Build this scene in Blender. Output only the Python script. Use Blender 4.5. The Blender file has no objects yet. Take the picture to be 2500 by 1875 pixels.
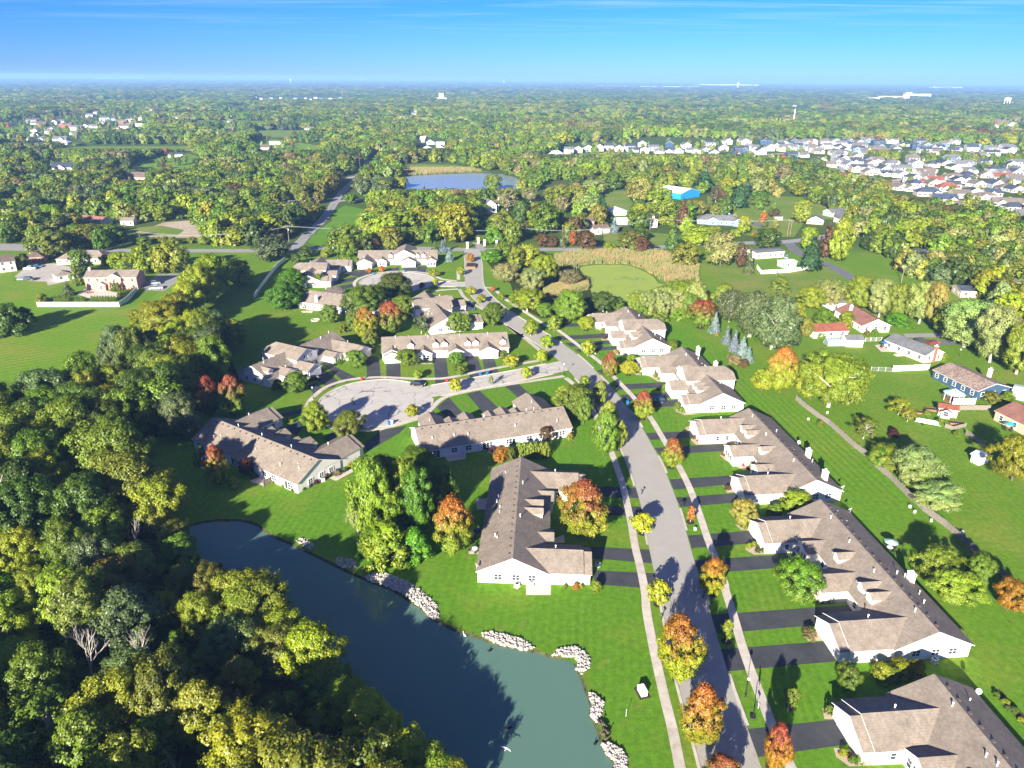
import bpy, bmesh, math, random
import numpy as np
from mathutils import Vector, Matrix
from mathutils.geometry import tessellate_polygon

RND = random.Random(11)
SC = bpy.context.scene
COL = SC.collection
pi = math.pi
R = math.radians

# ---------------------------------------------------------------- camera
W, H, F, HC = 2500.0, 1875.0, 1735.0, 88.0      # photo size, focal length in its pixels, camera height in metres
ROLL = math.atan2(18, 2500)
PITCH = math.atan((937.5 - 192) / F)
cam_d = bpy.data.cameras.new('camera')
cam_d.sensor_width = 36.0
cam_d.lens = F / W * 36.0
cam_d.clip_start = 0.5
cam_d.clip_end = 120000.0
cam = bpy.data.objects.new('camera', cam_d)
COL.objects.link(cam)
cam.matrix_world = (Matrix.Translation((0, 0, HC)) @ Matrix.Rotation(pi / 2 - PITCH, 4, 'X') @ Matrix.Rotation(ROLL, 4, 'Z'))
SC.camera = cam

# ---------------------------------------------------------------- light
SUN_EL, SUN_AZ = 20.0, 22.0 + 180.0              # shadows run 22 degrees to the right of straight ahead
world = bpy.data.worlds.new('World')
SC.world = world
world.use_nodes = True
wn, wl = world.node_tree.nodes, world.node_tree.links
wn.clear()
sky = wn.new('ShaderNodeTexSky')
sky.sky_type = 'NISHITA'
sky.sun_disc = False
sky.sun_elevation = R(SUN_EL)
sky.sun_rotation = R(SUN_AZ)
sky.altitude = 100.0
sky.air_density = 1.0
sky.dust_density = 0.0
sky.ozone_density = 4.0
tint = wn.new('ShaderNodeMix'); tint.data_type = 'RGBA'; tint.blend_type = 'MULTIPLY'
tint.inputs['Factor'].default_value = 1.0
tint.inputs['B'].default_value = (0.31 / 4.6, 0.485 / 4.6, 0.96 / 4.6, 1)   # a clear, dry autumn sky
gm = wn.new('ShaderNodeGamma'); gm.inputs['Gamma'].default_value = 1.32
up = wn.new('ShaderNodeMix'); up.data_type = 'RGBA'; up.blend_type = 'MULTIPLY'; up.inputs['Factor'].default_value = 1.0; up.inputs['B'].default_value = (4.6, 4.6, 4.6, 1)
hs = wn.new('ShaderNodeHueSaturation')
hs.inputs['Saturation'].default_value = 1.05
hs.inputs['Value'].default_value = 1.0
bg = wn.new('ShaderNodeBackground')
bg.inputs['Strength'].default_value = 0.055
out = wn.new('ShaderNodeOutputWorld')
# thin cirrus: noise on a plane high above
tc = wn.new('ShaderNodeTexCoord')
sep = wn.new('ShaderNodeSeparateXYZ')
mz = wn.new('ShaderNodeMath'); mz.operation = 'MAXIMUM'; mz.inputs[1].default_value = 0.015
dx = wn.new('ShaderNodeMath'); dx.operation = 'DIVIDE'
dy = wn.new('ShaderNodeMath'); dy.operation = 'DIVIDE'
cmb = wn.new('ShaderNodeCombineXYZ')
mp = wn.new('ShaderNodeMapping')
mp.inputs['Scale'].default_value = (0.10, 0.42, 1)
mp.inputs['Rotation'].default_value = (0, 0, R(-8))
mp.inputs['Location'].default_value = (3.1, 1.3, 0)
nz = wn.new('ShaderNodeTexNoise')
nz.inputs['Scale'].default_value = 2.2
nz.inputs['Detail'].default_value = 9
nz.inputs['Roughness'].default_value = 0.62
nz.inputs['Distortion'].default_value = 0.6
cr = wn.new('ShaderNodeMapRange')
cr.inputs['From Min'].default_value = 0.47
cr.inputs['From Max'].default_value = 0.80
cr.inputs['To Max'].default_value = 0.5
mx = wn.new('ShaderNodeMix'); mx.data_type = 'RGBA'
mx.inputs['B'].default_value = (6.2, 6.9, 8.0, 1)
wl.new(tc.outputs['Generated'], sep.inputs[0])
wl.new(sep.outputs['Z'], mz.inputs[0])
wl.new(sep.outputs['X'], dx.inputs[0]); wl.new(mz.outputs[0], dx.inputs[1])
wl.new(sep.outputs['Y'], dy.inputs[0]); wl.new(mz.outputs[0], dy.inputs[1])
wl.new(dx.outputs[0], cmb.inputs['X']); wl.new(dy.outputs[0], cmb.inputs['Y'])
wl.new(cmb.outputs[0], mp.inputs[0]); wl.new(mp.outputs[0], nz.inputs['Vector'])
wl.new(nz.outputs['Fac'], cr.inputs['Value'])
wl.new(sky.outputs[0], tint.inputs['A']); wl.new(tint.outputs['Result'], gm.inputs['Color']); wl.new(gm.outputs[0], up.inputs['A']); wl.new(up.outputs['Result'], hs.inputs['Color'])
wl.new(hs.outputs[0], mx.inputs['A'])
fz = wn.new('ShaderNodeMapRange'); fz.inputs['From Min'].default_value = 0.04; fz.inputs['From Max'].default_value = 0.11
wl.new(sep.outputs['Z'], fz.inputs['Value'])
mf = wn.new('ShaderNodeMath'); mf.operation = 'MULTIPLY'
wl.new(cr.outputs[0], mf.inputs[0]); wl.new(fz.outputs[0], mf.inputs[1])
wl.new(mf.outputs[0], mx.inputs['Factor'])
wl.new(mx.outputs['Result'], bg.inputs['Color'])
wl.new(bg.outputs[0], out.inputs['Surface'])

sun_d = bpy.data.lights.new('sun', 'SUN')
sun_d.energy = 5.0
sun_d.angle = R(0.53)
sun_d.color = (1.0, 0.94, 0.80)
sun = bpy.data.objects.new('sun', sun_d)
COL.objects.link(sun)
sd = Vector((math.sin(R(SUN_AZ)) * math.cos(R(SUN_EL)), math.cos(R(SUN_AZ)) * math.cos(R(SUN_EL)), math.sin(R(SUN_EL))))
sun.rotation_euler = sd.to_track_quat('Z', 'Y').to_euler()
sun.location = (-200, -300, 250)

vs = SC.view_settings
vs.view_transform = 'Standard'
vs.look = 'None'
vs.exposure = 1.7
vs.gamma = 1.0
vs.use_curve_mapping = False
SC.cycles.max_bounces = 8
SC.cycles.diffuse_bounces = 4
SC.cycles.glossy_bounces = 2
SC.cycles.transmission_bounces = 4
SC.cycles.volume_bounces = 0
SC.cycles.transparent_max_bounces = 4

# ---------------------------------------------------------------- photo pixel -> place on the ground
def ray(x, y):
    u, v = x - W / 2, y - H / 2
    c, s = math.cos(-ROLL), math.sin(-ROLL)
    u, v = u * c - v * s, u * s + v * c
    cp, sp = math.cos(PITCH), math.sin(PITCH)
    X, Y = u / F, -v / F
    return (X, cp + Y * sp, -sp + Y * cp)

def G(x, y, z=0.0):
    d = ray(x, y)
    t = (HC - z) / -d[2]
    return Vector((d[0] * t, d[1] * t, z))

def proj(p):
    cp, sp = math.cos(PITCH), math.sin(PITCH)
    z = p[2] - HC
    dep = p[1] * cp - z * sp
    u, v = p[0] / dep * F, -(p[1] * sp + z * cp) / dep * F
    c, s = math.cos(ROLL), math.sin(ROLL)
    return u * c - v * s + W / 2, u * s + v * c + H / 2, dep

def height_at(b, ty):
    lo, hi = 0.0, 90.0
    for _ in range(30):
        m = (lo + hi) / 2
        if proj((b[0], b[1], m))[1] > ty: lo = m
        else: hi = m
    return lo

# views used while measuring the photo: origin and magnification
CR = dict(A=(0,150,3.456),B=(600,150,3.456),C=(1200,150,3.456),D=(1800,150,3.16),E=(0,480,3.687),F=(550,450,3.687),
          G=(1100,400,3.687),H=(1600,350,4.424),I=(2000,350,4.424),J=(550,750,4.424),K=(900,780,4.424),L=(1350,700,4.424),
          M=(1800,650,3.16),N=(440,950,4.424),O=(850,1050,3.4),P=(1450,1000,3.4),Q=(1900,1050,3.687),R=(1500,1425,3.687),
          S=(1900,1425,3.687),T=(900,1350,3.16),U=(0,900,3.4),V=(0,1350,3.16),X=(2000,330,4.424),Y=(2080,520,5.267),
          Z=(0,0,1.0),FF=(0,0,2212/2500.0))

def px(k, x, y):
    a, b, s = CR[k]
    return a + x / s, b + y / s

def g(k, x, y, z=0.0):
    return G(*px(k, x, y), z)

def gl(k, pts, z=0.0):
    return [g(k, x, y, z) for x, y in pts]

# ---------------------------------------------------------------- materials
MATS = {}
def nodes(name):
    m = bpy.data.materials.new(name)
    m.use_nodes = True
    n, l = m.node_tree.nodes, m.node_tree.links
    b = n['Principled BSDF']
    MATS[name] = m
    return m, n, l, b

def mat(name, col, rough=0.8, var=0.0, scale=3.0, col2=None, spec=0.2, metal=0.0, bump=0.0, bscale=None, coord='Object', detail=4):
    m, n, l, b = nodes(name)
    b.inputs['Base Color'].default_value = (*col, 1)
    b.inputs['Roughness'].default_value = rough
    b.inputs['Specular IOR Level'].default_value = spec
    b.inputs['Metallic'].default_value = metal
    t = n.new('ShaderNodeTexCoord')
    if var > 0 or col2:
        nt = n.new('ShaderNodeTexNoise')
        nt.inputs['Scale'].default_value = scale
        nt.inputs['Detail'].default_value = detail
        l.new(t.outputs[coord], nt.inputs['Vector'])
        mxx = n.new('ShaderNodeMix'); mxx.data_type = 'RGBA'
        c2 = col2 or tuple(c * (1 - var) for c in col)
        c1 = col if col2 else tuple(min(1, c * (1 + var)) for c in col)
        mxx.inputs['A'].default_value = (*c2, 1)
        mxx.inputs['B'].default_value = (*c1, 1)
        rg = n.new('ShaderNodeMapRange')
        rg.inputs['From Min'].default_value = 0.32
        rg.inputs['From Max'].default_value = 0.68
        l.new(nt.outputs['Fac'], rg.inputs['Value'])
        l.new(rg.outputs[0], mxx.inputs['Factor'])
        l.new(mxx.outputs['Result'], b.inputs['Base Color'])
    if bump > 0:
        nb = n.new('ShaderNodeTexNoise')
        nb.inputs['Scale'].default_value = bscale or scale * 4
        nb.inputs['Detail'].default_value = 3
        l.new(t.outputs[coord], nb.inputs['Vector'])
        bp = n.new('ShaderNodeBump')
        bp.inputs['Strength'].default_value = bump
        bp.inputs['Distance'].default_value = 0.2
        l.new(nb.outputs['Fac'], bp.inputs['Height'])
        l.new(bp.outputs[0], b.inputs['Normal'])
    return m

def M(name):
    return MATS[name]

# ---------------------------------------------------------------- mesh helpers
class MB:
    def __init__(s):
        s.v, s.f, s.mi = [], [], []
    def poly(s, pts, mi=0):
        k = len(s.v)
        s.v.extend([tuple(p) for p in pts])
        s.f.append(tuple(range(k, k + len(pts))))
        s.mi.append(mi)
    def box(s, x0, x1, y0, y1, z0, z1, mi=0):
        k = len(s.v)
        s.v.extend([(x0,y0,z0),(x1,y0,z0),(x1,y1,z0),(x0,y1,z0),(x0,y0,z1),(x1,y0,z1),(x1,y1,z1),(x0,y1,z1)])
        for q in ((3,2,1,0),(4,5,6,7),(0,1,5,4),(1,2,6,5),(2,3,7,6),(3,0,4,7)):
            s.f.append(tuple(k + i for i in q)); s.mi.append(mi)
    def tube(s, pts, rad, n=6, mi=0, cap=True):
        rings = []
        for i, p in enumerate(pts):
            p = Vector(p)
            d = (Vector(pts[min(i + 1, len(pts) - 1)]) - Vector(pts[max(i - 1, 0)]))
            if d.length < 1e-6: d = Vector((0, 0, 1))
            d.normalize()
            a = d.orthogonal().normalized(); b = d.cross(a)
            r = rad[i] if isinstance(rad, (list, tuple)) else rad
            k = len(s.v)
            for j in range(n):
                t = 2 * pi * j / n
                s.v.append(tuple(p + a * (r * math.cos(t)) + b * (r * math.sin(t))))
            rings.append(k)
        for i in range(len(rings) - 1):
            for j in range(n):
                s.f.append((rings[i] + j, rings[i] + (j + 1) % n, rings[i+1] + (j + 1) % n, rings[i+1] + j)); s.mi.append(mi)
        if cap:
            for r0 in (rings[0], rings[-1]):
                s.f.append(tuple(r0 + j for j in range(n))); s.mi.append(mi)
    def lathe(s, prof, n=10, c=(0, 0, 0), mi=0):
        k = len(s.v)
        for r, z in prof:
            for j in range(n):
                t = 2 * pi * j / n
                s.v.append((c[0] + r * math.cos(t), c[1] + r * math.sin(t), c[2] + z))
        for i in range(len(prof) - 1):
            for j in range(n):
                s.f.append((k + i*n + j, k + i*n + (j+1) % n, k + (i+1)*n + (j+1) % n, k + (i+1)*n + j)); s.mi.append(mi)
    def slab(s, pts, th, top=0, side=1):
        """a roof plane: polygon pts is the upper face, th its thickness"""
        n = Vector(pts[1]) - Vector(pts[0]); n = n.cross(Vector(pts[2]) - Vector(pts[0])).normalized()
        if n.z < 0: n = -n
        lo = [tuple(Vector(p) - n * th) for p in pts]
        s.poly(pts, top)
        s.poly(lo[::-1], side)
        for i in range(len(pts)):
            j = (i + 1) % len(pts)
            s.poly([pts[i], lo[i], lo[j], pts[j]], side)
    def mesh(s, name, mats):
        me = bpy.data.meshes.new(name)
        me.from_pydata(s.v, [], s.f)
        for m in (mats if isinstance(mats, (list, tuple)) else [mats]):
            me.materials.append(M(m) if isinstance(m, str) else m)
        if any(s.mi):
            me.polygons.foreach_set('material_index', s.mi)
        me.update()
        return me
    def obj(s, name, mats, parent=None, smooth=False):
        me = s.mesh(name, mats)
        if smooth:
            me.polygons.foreach_set('use_smooth', [True] * len(me.polygons))
        return link(name, me, parent)

def link(name, me, parent=None, loc=None, rot=None, scale=None):
    o = bpy.data.objects.new(name, me)
    COL.objects.link(o)
    if parent: o.parent = parent
    if loc is not None: o.location = loc
    if rot is not None: o.rotation_euler = rot
    if scale is not None: o.scale = scale
    return o

def thing(name, label, cat, loc=(0, 0, 0), rz=0.0, group=None):
    o = link(name, None, None, loc, (0, 0, rz))
    o.empty_display_size = 0.5
    return tag(o, label, cat, group)

def tag(o, label, cat, group=None):
    o['label'] = label; o['category'] = cat
    if group: o['group'] = group
    return o

def setting(o, kind='structure', label=None):
    o['kind'] = kind
    if label: o['label'] = label
    return o

def catmull(pts, step=2.0):
    P = [Vector(p) for p in pts]
    if len(P) < 3: 
        n = max(2, int((P[1] - P[0]).length / step))
        return [P[0].lerp(P[1], i / n) for i in range(n + 1)]
    P = [P[0] * 2 - P[1]] + P + [P[-1] * 2 - P[-2]]
    res = []
    for i in range(1, len(P) - 2):
        a, b, c, d = P[i-1], P[i], P[i+1], P[i+2]
        n = max(1, int((c - b).length / step))
        for j in range(n):
            t = j / n
            res.append(0.5 * ((2*b) + (c - a) * t + (2*a - 5*b + 4*c - d) * t*t + (-a + 3*b - 3*c + d) * t*t*t))
    res.append(P[-2])
    return res

def offset(line, d):
    """a line moved d metres to its right"""
    r = []
    for i, p in enumerate(line):
        t = line[min(i + 1, len(line) - 1)] - line[max(i - 1, 0)]
        n = Vector((t.y, -t.x, 0)).normalized()
        r.append(p + n * d)
    return r

def ribbon(a, b, z, mb=None, h=0.0):
    mb = mb or MB()
    for i in range(len(a) - 1):
        p, q, r, s = a[i], a[i+1], b[i+1], b[i]
        mb.poly([(p.x, p.y, z), (q.x, q.y, z), (r.x, r.y, z), (s.x, s.y, z)])
        if h:
            for e, f in ((p, q), (r, s)):
                mb.poly([(e.x, e.y, z), (f.x, f.y, z), (f.x, f.y, z - h), (e.x, e.y, z - h)])
    return mb

def sheet(name, pts, z, m, holes=(), kind='structure', th=0.0):
    loops = [[Vector((p[0], p[1], z)) for p in pts]] + [[Vector((p[0], p[1], z)) for p in h] for h in holes]
    tris = tessellate_polygon(loops)
    mb = MB()
    mb.v = [tuple(p) for lp in loops for p in lp]
    mb.f = [tuple(t) for t in tris]
    mb.mi = [0] * len(mb.f)
    if th:
        for lp in loops:
            for i in range(len(lp)):
                p, q = lp[i], lp[(i + 1) % len(lp)]
                mb.poly([(p.x, p.y, z), (q.x, q.y, z), (q.x, q.y, z - th), (p.x, p.y, z - th)])
    o = mb.obj(name, m)
    if kind: setting(o, kind)
    return o

def inside(p, poly):
    x, y = p[0], p[1]
    c = False
    j = len(poly) - 1
    for i in range(len(poly)):
        xi, yi, xj, yj = poly[i][0], poly[i][1], poly[j][0], poly[j][1]
        if (yi > y) != (yj > y) and x < (xj - xi) * (y - yi) / (yj - yi) + xi:
            c = not c
        j = i
    return c
# ---------------------------------------------------------------- surface materials
def grass_mat(name, lush, dry, dryness=0.5, stripe=0.0, ang=0.0, period=1.6, brown=(0.20, 0.17, 0.05), fine=0.25):
    m, n, l, b = nodes(name)
    b.inputs['Roughness'].default_value = 0.95
    b.inputs['Specular IOR Level'].default_value = 0.05
    geo = n.new('ShaderNodeNewGeometry')
    def noise(scale, detail=4, rough=0.55, dist=0.0):
        t = n.new('ShaderNodeTexNoise')
        t.inputs['Scale'].default_value = scale; t.inputs['Detail'].default_value = detail
        t.inputs['Roughness'].default_value = rough; t.inputs['Distortion'].default_value = dist
        l.new(geo.outputs['Position'], t.inputs['Vector'])
        return t.outputs['Fac']
    def rng(v, a, c, lo=0.0, hi=1.0):
        r = n.new('ShaderNodeMapRange')
        r.inputs['From Min'].default_value = a; r.inputs['From Max'].default_value = c
        r.inputs['To Min'].default_value = lo; r.inputs['To Max'].default_value = hi
        l.new(v, r.inputs['Value'])
        return r.outputs[0]
    def mix(f, a, c, mode='MIX'):
        x = n.new('ShaderNodeMix'); x.data_type = 'RGBA'; x.blend_type = mode
        if isinstance(f, float): x.inputs['Factor'].default_value = f
        else: l.new(f, x.inputs['Factor'])
        for nm, v in (('A', a), ('B', c)):
            if isinstance(v, tuple): x.inputs[nm].default_value = (*v, 1)
            else: l.new(v, x.inputs[nm])
        return x.outputs['Result']
    big = rng(noise(0.045, 5, 0.6), 0.62 - 0.25 * dryness, 0.78 - 0.2 * dryness)
    c = mix(big, lush, dry)
    patch = rng(noise(0.16, 6, 0.65, 0.4), 0.60, 0.80, 0, 0.8)
    c = mix(patch, c, brown)
    mott = rng(noise(0.9, 5, 0.7), 0.3, 0.7, 1 - fine, 1 + fine)
    vm = n.new('ShaderNodeVectorMath'); vm.operation = 'SCALE'
    l.new(c, vm.inputs[0]); l.new(mott, vm.inputs['Scale'])
    c = vm.outputs[0]
    grain = rng(noise(7.0, 2, 0.6), 0.25, 0.75, 0.78, 1.22)
    vm = n.new('ShaderNodeVectorMath'); vm.operation = 'SCALE'
    l.new(c, vm.inputs[0]); l.new(grain, vm.inputs['Scale'])
    c = vm.outputs[0]
    if stripe > 0:
        mpn = n.new('ShaderNodeMapping'); mpn.inputs['Rotation'].default_value = (0, 0, ang)
        l.new(geo.outputs['Position'], mpn.inputs['Vector'])
        wv = n.new('ShaderNodeTexWave'); wv.wave_type = 'BANDS'; wv.bands_direction = 'X'
        wv.inputs['Scale'].default_value = 0.314 / period
        wv.inputs['Distortion'].default_value = 0.6; wv.inputs['Detail'].default_value = 2
        wv.inputs['Detail Scale'].default_value = 0.12
        l.new(mpn.outputs[0], wv.inputs['Vector'])
        fade = rng(noise(0.03, 2), 0.35, 0.62)
        amt = n.new('ShaderNodeMath'); amt.operation = 'MULTIPLY'; amt.inputs[1].default_value = stripe
        l.new(fade, amt.inputs[0])
        sm = rng(wv.outputs['Fac'], 0.3, 0.7, -1, 1)
        mu = n.new('ShaderNodeMath'); mu.operation = 'MULTIPLY_ADD'; mu.inputs[2].default_value = 1.0
        l.new(sm, mu.inputs[0]); l.new(amt.outputs[0], mu.inputs[1])
        vm = n.new('ShaderNodeVectorMath'); vm.operation = 'SCALE'
        l.new(c, vm.inputs[0]); l.new(mu.outputs[0], vm.inputs['Scale'])
        c = vm.outputs[0]
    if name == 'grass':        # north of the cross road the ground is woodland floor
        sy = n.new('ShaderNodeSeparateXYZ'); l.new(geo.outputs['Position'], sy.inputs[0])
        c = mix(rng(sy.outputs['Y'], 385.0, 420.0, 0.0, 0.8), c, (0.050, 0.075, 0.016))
    l.new(c, b.inputs['Base Color'])
    bp = n.new('ShaderNodeBump'); bp.inputs['Strength'].default_value = 0.5; bp.inputs['Distance'].default_value = 0.12
    l.new(noise(5.0, 4, 0.7), bp.inputs['Height'])
    l.new(bp.outputs[0], b.inputs['Normal'])
    return m

grass_mat('grass', (0.108, 0.200, 0.015), (0.165, 0.215, 0.028), 0.55, 0.03, R(4), 1.5)
grass_mat('lawn', (0.094, 0.205, 0.014), (0.150, 0.215, 0.024), 0.42, 0.055, R(6), 1.5, fine=0.26)
grass_mat('mown_strip', (0.100, 0.205, 0.014), (0.156, 0.215, 0.024), 0.4, 0.12, R(-6), 1.9)
grass_mat('field', (0.125, 0.228, 0.016), (0.195, 0.225, 0.034), 0.6, 0.14, R(55), 3.0)
grass_mat('meadow', (0.120, 0.195, 0.025), (0.190, 0.205, 0.045), 0.75, 0.0, brown=(0.25, 0.18, 0.07))
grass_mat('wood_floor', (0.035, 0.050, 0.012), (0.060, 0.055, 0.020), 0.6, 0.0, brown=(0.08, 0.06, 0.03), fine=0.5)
grass_mat('gravel_lot', (0.42, 0.34, 0.26), (0.36, 0.27, 0.17), 0.6, 0.0, brown=(0.20, 0.16, 0.06))

def asphalt(name, col, crack=0.0, var=0.10, tint=None):
    m, n, l, b = nodes(name)
    b.inputs['Roughness'].default_value = 0.9
    b.inputs['Specular IOR Level'].default_value = 0.15
    geo = n.new('ShaderNodeNewGeometry')
    t1 = n.new('ShaderNodeTexNoise'); t1.inputs['Scale'].default_value = 0.25; t1.inputs['Detail'].default_value = 6; t1.inputs['Roughness'].default_value = 0.7
    l.new(geo.outputs['Position'], t1.inputs['Vector'])
    r = n.new('ShaderNodeMapRange'); r.inputs['From Min'].default_value = 0.3; r.inputs['From Max'].default_value = 0.7
    r.inputs['To Min'].default_value = 1 - var; r.inputs['To Max'].default_value = 1 + var
    l.new(t1.outputs['Fac'], r.inputs['Value'])
    vm = n.new('ShaderNodeVectorMath'); vm.operation = 'SCALE'; vm.inputs[0].default_value = col
    l.new(r.outputs[0], vm.inputs['Scale'])
    t3 = n.new('ShaderNodeTexNoise'); t3.inputs['Scale'].default_value = 9; t3.inputs['Detail'].default_value = 2
    l.new(geo.outputs['Position'], t3.inputs['Vector'])
    r3 = n.new('ShaderNodeMapRange'); r3.inputs['To Min'].default_value = 0.85; r3.inputs['To Max'].default_value = 1.15
    l.new(t3.outputs['Fac'], r3.inputs['Value'])
    v3 = n.new('ShaderNodeVectorMath'); v3.operation = 'SCALE'
    l.new(vm.outputs[0], v3.inputs[0]); l.new(r3.outputs[0], v3.inputs['Scale'])
    c = v3.outputs[0]
    if crack > 0:
        ds = n.new('ShaderNodeTexNoise'); ds.inputs['Scale'].default_value = 0.5; ds.inputs['Detail'].default_value = 3
        l.new(geo.outputs['Position'], ds.inputs['Vector'])
        mm = n.new('ShaderNodeVectorMath'); mm.operation = 'MULTIPLY_ADD'
        mm.inputs[1].default_value = (2.5, 2.5, 0)
        l.new(ds.outputs['Color'], mm.inputs[0]); l.new(geo.outputs['Position'], mm.inputs[2])
        vo = n.new('ShaderNodeTexVoronoi'); vo.feature = 'DISTANCE_TO_EDGE'; vo.inputs['Scale'].default_value = 0.17
        l.new(mm.outputs[0], vo.inputs['Vector'])
        cc = n.new('ShaderNodeMapRange'); cc.inputs['From Min'].default_value = 0.006; cc.inputs['From Max'].default_value = 0.016
        cc.inputs['To Min'].default_value = crack; cc.inputs['To Max'].default_value = 0.0
        l.new(vo.outputs['Distance'], cc.inputs['Value'])
        gate = n.new('ShaderNodeTexNoise'); gate.inputs['Scale'].default_value = 0.09
        l.new(geo.outputs['Position'], gate.inputs['Vector'])
        gr = n.new('ShaderNodeMapRange'); gr.inputs['From Min'].default_value = 0.42; gr.inputs['From Max'].default_value = 0.52
        l.new(gate.outputs['Fac'], gr.inputs['Value'])
        mu = n.new('ShaderNodeMath'); mu.operation = 'MULTIPLY'
        l.new(cc.outputs[0], mu.inputs[0]); l.new(gr.outputs[0], mu.inputs[1])
        x = n.new('ShaderNodeMix'); x.data_type = 'RGBA'; x.inputs['B'].default_value = (0.06, 0.06, 0.06, 1)
        l.new(mu.outputs[0], x.inputs['Factor']); l.new(c, x.inputs['A'])
        c = x.outputs['Result']
    l.new(c, b.inputs['Base Color'])
    return m

asphalt('street_asphalt', (0.345, 0.318, 0.280), 0.0, 0.06)
asphalt('old_asphalt', (0.445, 0.410, 0.360), 0.85)
asphalt('road_asphalt', (0.27, 0.255, 0.24), 0.0)
asphalt('drive_asphalt', (0.052, 0.054, 0.060), 0.0, 0.25)
asphalt('drive_gravel', (0.40, 0.36, 0.31), 0.0, 0.15)
asphalt('dark_lane', (0.14, 0.14, 0.15), 0.0, 0.15)

def concrete(name, col, joint):
    m, n, l, b = nodes(name)
    b.inputs['Roughness'].default_value = 0.9
    b.inputs['Specular IOR Level'].default_value = 0.1
    t = n.new('ShaderNodeNewGeometry')
    nt = n.new('ShaderNodeTexNoise'); nt.inputs['Scale'].default_value = 0.7; nt.inputs['Detail'].default_value = 6
    l.new(t.outputs['Position'], nt.inputs['Vector'])
    r = n.new('ShaderNodeMapRange'); r.inputs['From Min'].default_value = 0.3; r.inputs['From Max'].default_value = 0.7
    r.inputs['To Min'].default_value = 0.86; r.inputs['To Max'].default_value = 1.1
    l.new(nt.outputs['Fac'], r.inputs['Value'])
    oi = n.new('ShaderNodeObjectInfo')
    r2 = n.new('ShaderNodeMapRange'); r2.inputs['To Min'].default_value = 0.90; r2.inputs['To Max'].default_value = 1.08
    l.new(oi.outputs['Random'], r2.inputs['Value'])
    mu = n.new('ShaderNodeMath'); mu.operation = 'MULTIPLY'
    l.new(r.outputs[0], mu.inputs[0]); l.new(r2.outputs[0], mu.inputs[1])
    vm = n.new('ShaderNodeVectorMath'); vm.operation = 'SCALE'; vm.inputs[0].default_value = col
    l.new(mu.outputs[0], vm.inputs['Scale'])
    l.new(vm.outputs[0], b.inputs['Base Color'])
concrete('concrete', (0.50, 0.44, 0.375), 1.5)
concrete('kerb_concrete', (0.50, 0.445, 0.38), 3)
concrete('patio', (0.56, 0.45, 0.37), 3)
mat('bed_gravel', (0.55, 0.43, 0.33), 0.95, col2=(0.40, 0.29, 0.21), scale=6, bump=0.4)
mat('mulch', (0.050, 0.034, 0.025), 0.95, 0.4, 5, bump=0.5)
mat('bank', (0.055, 0.06, 0.022), 0.9, 0.5, 1.2, bump=0.4)

def water_mat(name, col, rough=0.04, weed=None, amount=0.0):
    m, n, l, b = nodes(name)
    b.inputs['Base Color'].default_value = (*col, 1)
    b.inputs['Roughness'].default_value = rough
    b.inputs['Specular IOR Level'].default_value = 0.5
    b.inputs['IOR'].default_value = 1.33
    geo = n.new('ShaderNodeNewGeometry')
    t = n.new('ShaderNodeTexNoise'); t.inputs['Scale'].default_value = 1.6; t.inputs['Detail'].default_value = 3
    l.new(geo.outputs['Position'], t.inputs['Vector'])
    bp = n.new('ShaderNodeBump'); bp.inputs['Strength'].default_value = 0.05; bp.inputs['Distance'].default_value = 0.1
    l.new(t.outputs['Fac'], bp.inputs['Height']); l.new(bp.outputs[0], b.inputs['Normal'])
    if weed:
        w = n.new('ShaderNodeTexNoise'); w.inputs['Scale'].default_value = 0.11; w.inputs['Detail'].default_value = 8
        w.inputs['Roughness'].default_value = 0.65; w.inputs['Distortion'].default_value = 1.4
        l.new(geo.outputs['Position'], w.inputs['Vector'])
        r = n.new('ShaderNodeMapRange'); r.inputs['From Min'].default_value = 0.66 - amount; r.inputs['From Max'].default_value = 0.80 - amount
        r.inputs['To Min'].default_value = 1.0; r.inputs['To Max'].default_value = 0.15
        l.new(w.outputs['Fac'], r.inputs['Value'])
        x = n.new('ShaderNodeMix'); x.data_type = 'RGBA'
        x.inputs['A'].default_value = (*col, 1); x.inputs['B'].default_value = (*weed, 1)
        l.new(r.outputs[0], x.inputs['Factor']); l.new(x.outputs['Result'], b.inputs['Base Color'])
        rr = n.new('ShaderNodeMapRange'); rr.inputs['To Min'].default_value = rough; rr.inputs['To Max'].default_value = 0.85
        l.new(r.outputs[0], rr.inputs['Value']); l.new(rr.outputs[0], b.inputs['Roughness'])
    return m
water_mat('pond_water', (0.092, 0.168, 0.130), 0.05)
water_mat('weedy_water', (0.060, 0.10, 0.07), 0.06, (0.250, 0.320, 0.045), 0.10)
water_mat('far_water', (0.20, 0.25, 0.26), 0.25)

# ---------------------------------------------------------------- outlines
POND = ([px('N', x, y) for x, y in ((60,1490),(130,1450),(250,1422),(400,1405),(600,1400),(750,1420),(860,1460),(940,1530),(1060,1600),(1210,1659))]
        + [px('O', 0, 1163), px('O', 150, 1228)]
        + [px('T', x, y) for x, y in ((100,240),(200,275),(300,342),(400,405),(470,470),(520,508),(560,520),(620,560),(690,587),(760,612),(870,642),
           (960,680),(1050,705),(1130,718),(1260,742),(1310,748),(1390,780),(1440,788),(1500,800),(1588,802),(1602,835),(1640,932),(1665,980),(1690,1060),
           (1715,1120),(1733,1180),(1722,1255),(1762,1310),(1790,1380),(1812,1470),(1868,1562),(1915,1610),(1900,1680),(1880,1760))]
        + [(1480, 1960), (1250, 1990), (1060, 1960), (960, 1885), (850, 1790), (745, 1690), (655, 1600), (575, 1525), (490, 1455), (442, 1385), (430, 1320)])
POND_W = [G(x, y) for x, y in POND]
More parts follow.
